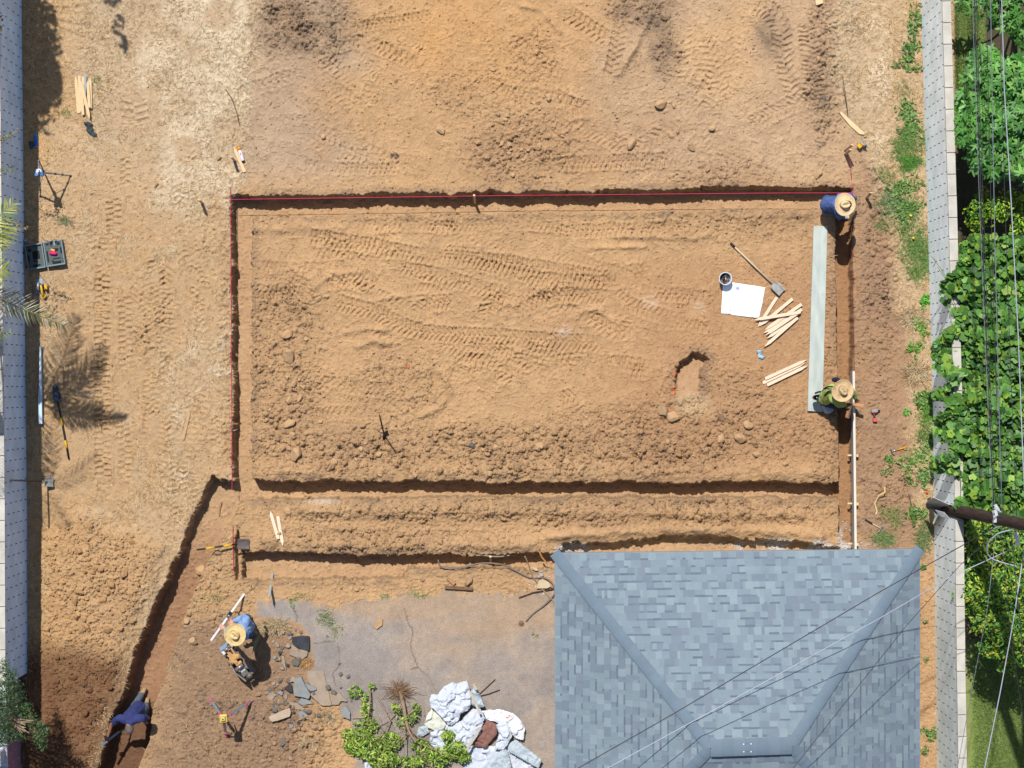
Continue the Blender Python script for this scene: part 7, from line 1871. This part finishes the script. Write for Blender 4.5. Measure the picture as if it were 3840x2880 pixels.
# ================================================================== hoses, rods, sticks
hose_g = mat("hose_grey", (128, 116, 106), .6, .12); hose_t = mat("hose_tan", (176, 150, 116), .7, .12)
def Hs(u, v, z=.02): return G(1780 + u / 4.609, 2000 + v / 4.609, z)
def hose(name, pts, r, m_, label, cat):
    o = MB().tube(catmull(pts, 7), r, 8).build(name, m_, None, origin=pts[0], smooth=True); return tag(o, label, cat)
hose("garden_hose", [P(1643, 2099, .06), P(1650, 2122, .05), P(1680, 2132, .05), P(1745, 2126, .08), P(1790, 2114, .10), P(1840, 2112, .12), P(1885, 2118, .10), P(1925, 2136, .07), P(1975, 2162, .05), P(2000, 2167, .04), P(2042, 2168, .05), P(2068, 2184, .05), P(2080, 2210, .06), P(2074, 2235, .05), P(2040, 2270, .04), P(2000, 2300, .03), P(1972, 2330, .03)], .015, hose_g, "long grey pipe looping from the lower trench to the house", "pipe")
o = MB().lathe(G(1955, 2338), [(.05, 0), (.055, .01), (.045, .02), (.02, .022)], 18).ball(G(1955, 2338, .03), .02, seg=8, rings=5).build("pipe_flange", mat("rusty_steel", (140, 110, 90), .6, .2, metal=.4), None, origin=G(1955, 2338)); tag(o, "round metal flange at the grey pipe's end on the asphalt", "flange")
hose("electric_conduit", [P(1968, 2086, .35), P(1980, 2112, .25), P(1990, 2142, .14), P(2000, 2165, .08), P(2020, 2190, .05), P(2040, 2217, .04), P(2070, 2248, .04), P(2090, 2275, .04), P(2110, 2300, .04)], .012, hose_t, "tan conduit crossing the grey pipe near the house corner", "conduit")
hose("sleeve_pipe", [P(1760, 2083, -.05), P(1804, 2082, -.02), P(1840, 2086, .0), P(1878, 2087, -.02), P(1935, 2078, -.08)], .014, mat("pale_pipe", (150, 150, 132), .5, .1), "pale pipe bridging the lower trench above the hose", "pipe")
hose("return_pipe", [G(2020, 2189, .03), G(2050, 2200, .03), G(2082, 2205, .03), G(2120, 2207, .03)], .010, hose_g, "short thin grey pipe running under the house eave", "pipe")
def stick(pts, r, m_, label, cat="stick", nm="stick"):
    for _k in range(1): pass
    o = MB().tube(pts, r, 6).build(nm, m_, None, origin=Vector(pts[0])); return tag(o, label, cat)
wd = mat("dark_stick", (84, 62, 52), .85, .2); wo_ = mat("orange_stick", (206, 150, 88), .8, .1)
stick([G(1946, 2242, .02), G(2000, 2222, .03), G(2084, 2208, .04)], .014, wd, "dark rotten stick lying against the house corner")
stick([P(2024, 2072, .1), P(2032, 2090, .05), P(2052, 2114, .0)], .016, wo_, "orange wood splinter in the ditch by the roof corner")
stick([P(1798, 2604, .0 + .1), P(1824, 2580, .30), P(1857, 2549, .50)], .014, mat("rusty_bar", (96, 56, 48), .7, .2, metal=.2), "rusty bar rising from the white sheet pile", "bar", "rusty_bar")
stick([G(830, 1883, .03), G(825, 1905, .03), G(822, 1935, .02)], .014, mat("root_tan", (176, 136, 92), .9, .1), "root lying in the trench junction at lower left", "root", "root")
stick([P(3160, 292, .25), P(3170, 350, .2), P(3180, 430, .05)], .008, mat("twig", (120, 96, 80), .9, .1), "thin bare twig above the sawn board at upper right", "twig", "twig")
stick([G(846, 335, .03), G(870, 370, .06), G(890, 430, .04), G(898, 470, .02)], .008, mat("twig", (120, 96, 80)), "thin dark twig on the straw left of the upper field", "twig", "twig")
stick([G(3408, 1850, .05), G(3420, 1900, .03), G(3430, 1932, .02)], .007, mat("twig", (120, 96, 80)), "thin twig near the pole's foot", "twig", "twig")
stick([G(3246, 1948, .012), G(3330, 1966, .02)], .004, mat("pale_rod", (190, 170, 150), .8, .1), "thin pale rod crossing the black gripped hammer", "rod", "rod") if False else None
o = MB().box(G(1720, 2205, .03), (.55, .06, .04), rz=-.06).build("rotten_plank", mat("rotten_wood", (128, 98, 72), .95, .3, 14, .6, 40), None, origin=G(1720, 2205)); tag(o, "rotten cracked plank at the asphalt's upper edge", "plank")
o = MB().box(G(1757, 2214, .035), (.35, .025, .03), rz=.02).build("rotten_plank", mat("rotten_wood", (128, 98, 72)), None, origin=G(1757, 2214)); 
bpy.data.objects.remove(o)
for (pl_, lb_) in (([(1830, 0)], ""),): pass
board("concrete_chip", "pale concrete piece beside the tan conduit", "concrete", [(1992, 2120), (2012, 2122), (2018, 2140), (2008, 2140), (2002, 2132)], .06, mat("pale_concrete", (206, 184, 150), .9, .12), .06)
board("concrete_slab", "pale concrete slab under the grey pipe at the house corner", "concrete", [(2020, 2178), (2034, 2170), (2056, 2182), (2066, 2198), (2052, 2206), (2012, 2207)], .05, mat("pale_concrete", (206, 184, 150)), .05)
board("concrete_chip", "grey concrete lump above the grey pipe by the house corner", "concrete", [(2020, 2150), (2036, 2148), (2038, 2160), (2024, 2164)], .07, mat("grey_concrete", (178, 168, 160), .9, .12), .07)

# ================================================================== crumpled sheet pile
white_s = mat("white_sheeting", (208, 214, 226), .6, .06, 3, .5, 22); pale_s = mat("pale_blue_sheeting", (184, 196, 204), .6, .06, 3, .15, 20); cream_s = mat("cream_sheeting", (222, 222, 206), .6, .06, 3, .15, 20); brown_s = mat("brown_sheeting", (140, 98, 86), .7, .08, 5); rust_s = mat("rusty_sheeting", (226, 228, 234), .55, .2, 7, .1, 20)
n_ = rust_s.node_tree.nodes
for x_ in n_:
    if x_.type == 'VALTORGB':
        x_.color_ramp.elements[0].color = (*lin(196, 104, 60), 1); x_.color_ramp.elements[0].position = .33; x_.color_ramp.elements[1].position = .38
def TS(pts): return [(1500 + u / 3.95, 2500 + v / 3.95) for u, v in pts]
cloth("crumpled_sheet", "long white sheet at the bottom of the pile reaching the photo edge", "sheeting", TS([(900, 1120), (1500, 1180), (1700, 1100), (2000, 1300), (2090, 1370), (1940, 1560), (1900, 1660), (880, 1660), (960, 1400), (940, 1250)]), white_s, .12, 21, .018, 13, .01, edge=.10)
cloth("crumpled_sheet", "pale blue folded sheet tail at the pile's lower right", "sheeting", TS([(1600, 1120), (1720, 1060), (2105, 1360), (2050, 1480), (1960, 1440), (1780, 1330), (1610, 1240)]), pale_s, .11, 22, .016, 12, .12, edge=.06)
cloth("crumpled_sheet", "cream sheet flap on the pile's left side", "sheeting", TS([(360, 850), (400, 710), (480, 600), (620, 700), (720, 850), (560, 960), (380, 880)]), cream_s, .12, 23, .016, 12, .02, edge=.07)
cloth("crumpled_sheet", "big crumpled white sheet at the pile's middle", "sheeting", TS([(440, 1120), (460, 950), (650, 860), (900, 790), (1060, 620), (1190, 600), (1260, 740), (1210, 880), (1190, 1000), (980, 1220), (830, 1280), (560, 1250)]), white_s, .20, 24, .016, 14, .08, edge=.12)
cloth("crumpled_sheet", "pale blue crumpled sheet at the pile's bottom centre", "sheeting", TS([(1250, 1470), (1310, 1380), (1400, 1270), (1560, 1180), (1600, 1240), (1640, 1400), (1680, 1560), (1700, 1640), (1240, 1640)]), pale_s, .16, 25, .016, 14, .12, edge=.08)
cloth("crumpled_sheet", "white sheet with rust streaks at the pile's right", "sheeting", TS([(1210, 640), (1480, 615), (1690, 680), (1790, 780), (1850, 900), (1830, 1080), (1700, 1040), (1640, 960), (1500, 860), (1420, 800), (1290, 770)]), rust_s, .20, 26, .014, 15, .07, edge=.08)
cloth("crumpled_sheet", "dull brown plastic sheet in the hollow of the pile", "sheeting", TS([(1080, 1100), (1180, 960), (1230, 860), (1290, 770), (1430, 830), (1440, 980), (1310, 1130), (1280, 1180), (1100, 1160)]), brown_s, .10, 27, .014, 10, .12, edge=.05)
cloth("crumpled_sheet", "torn white strip crossing the pile beside the brown sheet", "sheeting", TS([(1420, 830), (1570, 770), (1640, 900), (1660, 1000), (1590, 1130), (1540, 1200), (1400, 1190), (1430, 1080), (1470, 960)]), white_s, .14, 28, .014, 16, .20, edge=.06)
cloth("crumpled_sheet", "pale blue sheet corner near the rusty bar", "sheeting", TS([(1050, 350), (1080, 310), (1160, 330), (1200, 430), (1260, 580), (1160, 600), (1060, 560), (1040, 440)]), pale_s, .22, 29, .014, 12, .03, edge=.08)
cloth("crumpled_sheet", "large rounded crumpled white sheet on top of the pile", "sheeting", TS([(440, 470), (470, 390), (560, 390), (650, 280), (790, 210), (830, 235), (990, 190), (1040, 290), (1050, 420), (1050, 560), (1020, 620), (900, 670), (880, 770), (770, 850), (720, 840), (620, 720), (500, 600), (460, 580)]), white_s, .26, 30, .014, 15, .10, edge=.14)
cloth("crumpled_sheet", "grey blue scrap beside the cut branch", "sheeting", TS([(240, 1020), (280, 880), (400, 870), (440, 960), (330, 1030)]), pale_s, .10, 31, .014, 14, .02, edge=.05)
cloth("crumpled_sheet", "white scrap under the cut branch at the bottom edge", "sheeting", [(1370, 2850), (1390, 2845), (1396, 2880), (1368, 2884)], white_s, .06, 32, .014, 20, .02, edge=.04)
for (a, b, lb_) in (((1040, 380), (1190, 700), "pale wood batten on the pile's ridge"), ((1190, 900), (990, 1230), "long pale batten across the pile's middle"), ((1090, 270), (1130, 330), "short tan wood stub poking from the pile top")):
    A = TS([a])[0]; B = TS([b])[0]; A = P(A[0], A[1], .36); B = P(B[0], B[1], .30); d = B - A
    o = MB().box((A + B) / 2, (d.length, .045, .02), rz=math.atan2(d.y, d.x)).build("batten", mat("batten", (196, 186, 168), .85, .15), None, origin=(A + B) / 2 - Vector((0, 0, .01))); tag(o, lb_, "batten")

# ================================================================== cut branch
cbt = thing("cut_tree", "uprooted leafy small tree lying on the asphalt, roots at the top", "cut tree", G(1520, 2700))
trunk = [G(1500, 2590, .10), G(1512, 2640, .14), G(1522, 2700, .22), G(1535, 2745, .26), G(1560, 2785, .28)]
tm = mat("tan_bark", (158, 132, 108), .85, .15, 10, .3, 30)
MB().tube(catmull(trunk, 5), [.045 - .0012 * k for k in range(21)], 9).build("trunk", tm, cbt, smooth=True)
r = random.Random(6); BRN = []
for (a, b, c) in (((1512, 2640), (1450, 2690), (1390, 2720)), ((1415, 2620), (1440, 2660), (1465, 2710)), ((1387, 2590), (1385, 2650), (1375, 2730)), ((1522, 2700), (1560, 2760), (1640, 2790)), ((1515, 2700), (1518, 2780), (1515, 2870)), ((1535, 2745), (1470, 2800), (1400, 2850)), ((1560, 2785), (1640, 2820), (1720, 2850)), ((1522, 2690), (1560, 2660), (1570, 2650)), ((1465, 2700), (1420, 2770), (1340, 2800)), ((1540, 2760), (1600, 2850), (1620, 2900))):
    pts = catmull([G(*a, .18), G(*b, .30), G(*c, .30)], 6); BRN.append(pts)
    MB().tube([p - Vector((0, 0, .07)) for p in pts], [.016 * (1 - .75 * k / 12) for k in range(13)], 7).build("branch", tm, cbt, smooth=True)
rt_ = MB(); c0 = G(1500, 2590, .10)
for i in range(160):
    a = r.uniform(0, 6.28); l = r.uniform(.08, .28); e = r.uniform(-.1, .5); c0 = G(1500, 2590, .10) + Vector((r.gauss(0, .07), r.gauss(0, .05), r.uniform(-.03, .04)))
    d = Vector((math.cos(a) * 1.3, math.sin(a) * .8, e)) * l
    rt_.tube([c0 + d * .1, c0 + d * .6 + Vector((r.uniform(-.04, .04), r.uniform(-.04, .04), .02)), c0 + d + Vector((r.uniform(-.05, .05), r.uniform(-.05, .05), -.02))], [.006, .004, .002], 4)
rt_.build("roots", mat("root_mass", (150, 116, 86), .95, .3, 20), cbt)
tw2 = MB()
for i in range(130):
    x = r.uniform(1370, 1600); y = r.uniform(2640, 2880); p = G(x, y, r.uniform(.1, .3)); a = r.uniform(0, 6.28); d = Vector((math.cos(a), math.sin(a), r.uniform(-.2, .3))) * r.uniform(.08, .22)
    tw2.tube([p, p + d * .5 + Vector((0, 0, .015)), p + d], [.004, .003, .0015], 4)
tag(tw2.build("twigs", mat("twig_green", (142, 130, 90), .9, .25), cbt), kind="stuff")
lp = []; ln_ = []; rgx = np.random.default_rng(15)
for cx_, cy_, rx_, ry_, n, zc in ((1330, 2595, 26, 24, 50, .2), (1372, 2650, 20, 50, 80, .22), (1395, 2575, 12, 12, 14, .2), (1485, 2655, 20, 18, 26, .25), (1560, 2665, 14, 30, 36, .25), (1340, 2760, 60, 30, 200, .28), (1395, 2810, 70, 45, 360, .35), (1440, 2850, 60, 35, 260, .35), (1330, 2800, 40, 30, 130, .25), (1380, 2720, 40, 30, 110, .25), (1520, 2700, 40, 30, 60, .28), (1680, 2760, 26, 26, 110, .35), (1700, 2810, 50, 36, 260, .35), (1640, 2840, 60, 36, 220, .33), (1740, 2840, 26, 24, 100, .3), (1540, 2860, 60, 26, 140, .3), (1460, 2780, 50, 36, 150, .3), (1337, 2715, 10, 5, 10, .1), (1580, 2800, 40, 30, 80, .25)):
    n = int(n * 1.15)
    a = rgx.uniform(0, 2 * np.pi, n); q = np.sqrt(rgx.random(n)); xx = cx_ + rx_ * q * np.cos(a); yy = cy_ + ry_ * q * np.sin(a)
    for x, y, u in zip(xx, yy, q):
        lp.append(tuple(G(float(x), float(y), zc * (1 - .5 * u * u) * rgx.uniform(.35, 1.1)))); ln_.append((rgx.normal(0, .2), rgx.normal(0, .2), .9))
leaves("leaves", np.array(lp), np.array(ln_), rgx.uniform(.034, .066, len(lp)), T_oval(.28), [(156, 190, 70), (124, 164, 58), (182, 208, 86), (104, 144, 52), (204, 214, 110)], leaf_mat("citrus"), cbt, cbt.location, 16, .55)

# ================================================================== weeds and tufts
def weed(x, y, rx, ry, n, label, kind="grass", cols=None, L=(.06, .14), name="weed_tuft", cat="weed", grp="weeds along the right wall"):
    rg = np.random.default_rng(int(x * 7 + y)); c = G(x, y); a = rg.uniform(0, 2 * np.pi, n); q = rg.random(n) ** .6
    xs = c.x + rx * q * np.cos(a); ys = c.y + ry * q * np.sin(a); zs = _at(Z, xs, ys)
    cols = cols or [(110, 154, 68), (132, 172, 80), (88, 130, 58), (150, 180, 104)]
    if max(rx, ry) > .1 and "clump" not in name:
        ns = 7; sx_ = rg.normal(0, .55, ns) * rx; sy_ = rg.normal(0, .55, ns) * ry; pick = rg.integers(0, ns, n)
        xs = c.x + sx_[pick] + rg.normal(0, .36, n) * max(rx, .08); ys = c.y + sy_[pick] + rg.normal(0, .36, n) * max(ry, .08); zs = _at(Z, xs, ys)
    if kind == "leaf":
        Pn = np.stack([xs, ys, zs + rg.uniform(.01, .09, n) * (1 - q * .6)], -1); Nn = np.stack([np.cos(a) * q * .7, np.sin(a) * q * .7, np.ones(n)], -1)
        o = leaves(name, Pn, Nn, rg.uniform(.025, .055, n), T_oval(.34), cols, leaf_mat("weed"), None, tuple(c), int(x), .35)
    else:
        l = rg.uniform(*L, n); el = rg.uniform(.15, 1.1, n); w = rg.uniform(.005, .010, n); a = a + rg.normal(0, 1.3, n)
        d = np.stack([np.cos(a) * np.cos(el), np.sin(a) * np.cos(el), np.sin(el)], -1) * l[:, None]; s = np.stack([-np.sin(a), np.cos(a), np.zeros(n)], -1) * w[:, None] / 2
        p = np.stack([xs, ys, zs - .005], -1); m2 = p + d * .6; e2 = p + d * [1.25, 1.25, .55]
        V_ = np.stack([p - s, p + s, m2 + s, m2 - s, e2 + s * .2, e2 - s * .2], 1).reshape(-1, 3); b = np.arange(n)[:, None] * 6
        cc = np.array([lin(*k) for k in cols])[rg.integers(0, len(cols), n)] * rg.uniform(.8, 1.2, n)[:, None]
        o = np_mesh(name, V_, np.concatenate([b + [0, 1, 2, 3], b + [3, 2, 4, 5]]), green_m, np.repeat(cc, 6, 0), origin=tuple(c))
    return tag(o, label, cat, grp)
dry_g = [(176, 180, 110), (150, 160, 90), (196, 186, 130), (120, 140, 74)]
for x, y, rx, ry, n, lb_, kd, cl_k in [
    (3428, 70, .17, .24, 130, "leafy weed at the wall nearest the top edge", "leaf", None), (3415, 180, .16, .14, 110, "leafy weed second from the top beside the wall", "leaf", None), (3410, 240, .15, .12, 90, "leafy weed just below the second one at the wall", "leaf", None), (3362, 243, .10, .08, 40, "small pale weed left of the wall weeds", "leaf", dry_g),
    (3385, 340, .14, .12, 60, "sparse weed on the dry grass near the wall", "grass", dry_g), (3412, 415, .17, .25, 170, "tall leafy weed level with the sawn board", "leaf", None), (3410, 480, .22, .22, 170, "broad leafy weed below the sawn board's level", "leaf", None), (3395, 560, .26, .26, 650, "thick green grass clump level with the yellow drill", "grass", None), (3415, 620, .22, .15, 420, "bright green grass clump under the thick one", "grass", [(90, 160, 50), (120, 180, 60), (70, 130, 40)]), (3318, 655, .18, .14, 130, "wispy grass tuft right of the upper stakes", "grass", dry_g),
    (3385, 700, .25, .22, 260, "leafy patch right of the blue worker's stake", "leaf", None), (3340, 750, .24, .20, 420, "spiky grass tuft nearest the blue worker", "grass", [(130, 160, 110), (100, 140, 80), (160, 180, 130)]), (3400, 790, .2, .2, 260, "green patch below the spiky tuft", "leaf", None), (3410, 850, .26, .24, 520, "grass patch with a yellow flower beside the wall", "grass", None), (3430, 930, .24, .26, 620, "dense grass patch against the wall near the vine top", "grass", None), (3450, 1010, .18, .24, 430, "dense grass against the wall beside the first vine leaves", "grass", None),
    (3470, 1120, .07, .12, 60, "leafy sprig at the wall foot above the vine lobe", "leaf", [(90, 180, 50), (120, 200, 70)]), (3440, 1220, .14, .14, 120, "pale weed at the wall foot beside the upper vine lobe", "leaf", [(150, 190, 80), (120, 160, 70)]), (3435, 1310, .10, .14, 70, "weed sprig level with the three stakes", "leaf", [(130, 180, 70)]), (3450, 1480, .14, .2, 200, "leafy weed strip level with the lime worker", "leaf", None), (3462, 1560, .14, .24, 340, "grassy weed level with the red drill", "grass", [(120, 180, 60), (96, 150, 50)]), (3475, 1640, .12, .2, 300, "grassy strip between drill and yellow hammer", "grass", None), (3440, 1710, .2, .24, 240, "broad pale weed right of the yellow hammer", "leaf", [(150, 180, 96), (120, 160, 70), (170, 190, 120)]), (3455, 1790, .16, .14, 120, "leafy weed below the broad pale one", "leaf", None),
    (3332, 1722, .10, .08, 40, "small sprig below the yellow hammer", "leaf", None), (3370, 1735, .08, .1, 34, "second small sprig below the yellow hammer", "leaf", dry_g), (3396, 1548, .04, .12, 22, "upright green sprig right of the red drill", "leaf", [(120, 200, 80)]), (3322, 1765, .12, .08, 50, "pale sprig above the small side ditch", "leaf", dry_g), (3345, 1940, .18, .18, 260, "grassy tuft right of the black gripped hammer", "grass", dry_g), (3435, 1925, .14, .14, 130, "green tuft near the pole's foot", "leaf", None), (3465, 2010, .14, .30, 480, "tall dry green clump against the wall above the roof corner", "grass", [(140, 160, 96), (110, 140, 80), (170, 176, 120)]), (3310, 2025, .24, .12, 360, "spread grass tuft beside the roof edge", "grass", [(140, 170, 100), (110, 150, 80), (170, 180, 120)]),
    (3482, 2752, .13, .10, 70, "leafy weed on the strip between house and wall", "leaf", None), (3468, 2812, .08, .1, 50, "small weed nearest the bottom edge beside the house", "leaf", dry_g), (3462, 2126, .06, .06, 20, "tiny weed by the roof's right corner", "leaf", None), (3470, 2330, .05, .05, 18, "tiny weed midway down the side strip", "leaf", dry_g), (3474, 2470, .05, .06, 20, "tiny weed lower down the side strip", "leaf", dry_g)]:
    weed(x, y, rx, ry, int(n * (1.35 if kd == 'grass' else 1.2)), lb_, kd, cl_k)
gs = "green tufts in pavement cracks"
weed(1226, 2315, .14, .16, 170, "green grass tuft in the asphalt's white patch", "grass", [(110, 140, 70), (140, 160, 90)], (.04, .09), grp=gs); weed(1258, 2370, .10, .16, 110, "thin dry tuft below the green one in the asphalt", "grass", dry_g, (.03, .08), grp=gs)
weed(1448, 2236, .1, .04, 40, "small green tuft at the asphalt's upper edge", "grass", None, (.03, .07), grp=gs); weed(1565, 2227, .16, .05, 70, "low green tuft right of the other on the asphalt edge", "grass", None, (.03, .07), grp=gs); weed(1095, 2262, .05, .1, 60, "green tuft at the asphalt's upper left corner", "grass", None, (.03, .07), grp=gs); weed(1125, 2238, .16, .05, 70, "green fringe along the asphalt's upper left edge", "grass", dry_g, (.03, .08), grp=gs); weed(2006, 2380, .05, .05, 26, "tiny star shaped weed left of the house", "grass", dry_g, (.04, .08), grp=gs)
weed(800, 2240, .14, .06, 80, "green fringe beside the measuring rod", "grass", dry_g, (.03, .08), grp="tufts on the dug ground"); weed(235, 825, .12, .08, 90, "grey green spiky tuft below the blue tripod", "grass", [(150, 160, 120), (120, 130, 90)], (.06, .14), grp="tufts on the dug ground"); weed(380, 510, .0001, .0001, 4, "x", "grass") if False else None
weed(248, 425, .08, .08, 60, "small green sprig left of the stake bundle", "grass", [(110, 150, 80)], (.03, .07), grp="tufts on the dug ground"); weed(365, 297, .07, .07, 50, "small green sprig right of the stake bundle", "grass", [(130, 150, 80)], (.03, .07), grp="tufts on the dug ground")
dryc = [(226, 204, 156), (204, 172, 124), (240, 226, 192), (180, 140, 96)]
weed(1030, 2350, .28, .12, 520, "pale dry straw clump beside the standing worker", "grass", dryc, (.06, .16), "straw_clump", "straw clump", "dry straw clumps on the rubble"); weed(1150, 2487, .13, .06, 200, "ginger straw clump above the largest slab", "grass", [(226, 180, 120), (200, 150, 96)], (.05, .11), "straw_clump", "straw clump", "dry straw clumps on the rubble"); weed(1230, 2690, .2, .12, 220, "dry stubble clump under the rubble", "grass", dryc, (.05, .12), "straw_clump", "straw clump", "dry straw clumps on the rubble"); weed(1165, 2790, .22, .14, 260, "dry stubble clump near the bottom edge", "grass", dryc, (.05, .12), "straw_clump", "straw clump", "dry straw clumps on the rubble")
weed(3430, 1400, .22, .2, 420, "pale dry grass clump at the wall beside the right trench", "grass", dryc, (.08, .18), "straw_clump", "straw clump", "dry straw clumps along the right wall"); weed(3420, 1190, .22, .16, 300, "dry grass clump beside the upper vine lobe", "grass", dryc, (.08, .18), "straw_clump", "straw clump", "dry straw clumps along the right wall"); weed(1480, 585, .06, .05, 60, "small dead root tuft in the upper field", "grass", [(120, 104, 90), (96, 84, 72)], (.03, .07), "straw_clump", "straw clump", "root tufts in the upper field")
for x, y, lb_ in ((3416, 808, "upper yellow dandelion in the grass by the wall"), (3425, 892, "lower yellow dandelion in the grass by the wall")):
    o = MB().lathe(G(x, y, .10), [(.006, -.10), (.006, -.01), (.022, 0), (.020, .01), (.006, .014)], 10).build("dandelion", mat("dandelion_yellow", (246, 214, 20), .7, .05), None, origin=G(x, y)); tag(o, lb_, "flower")
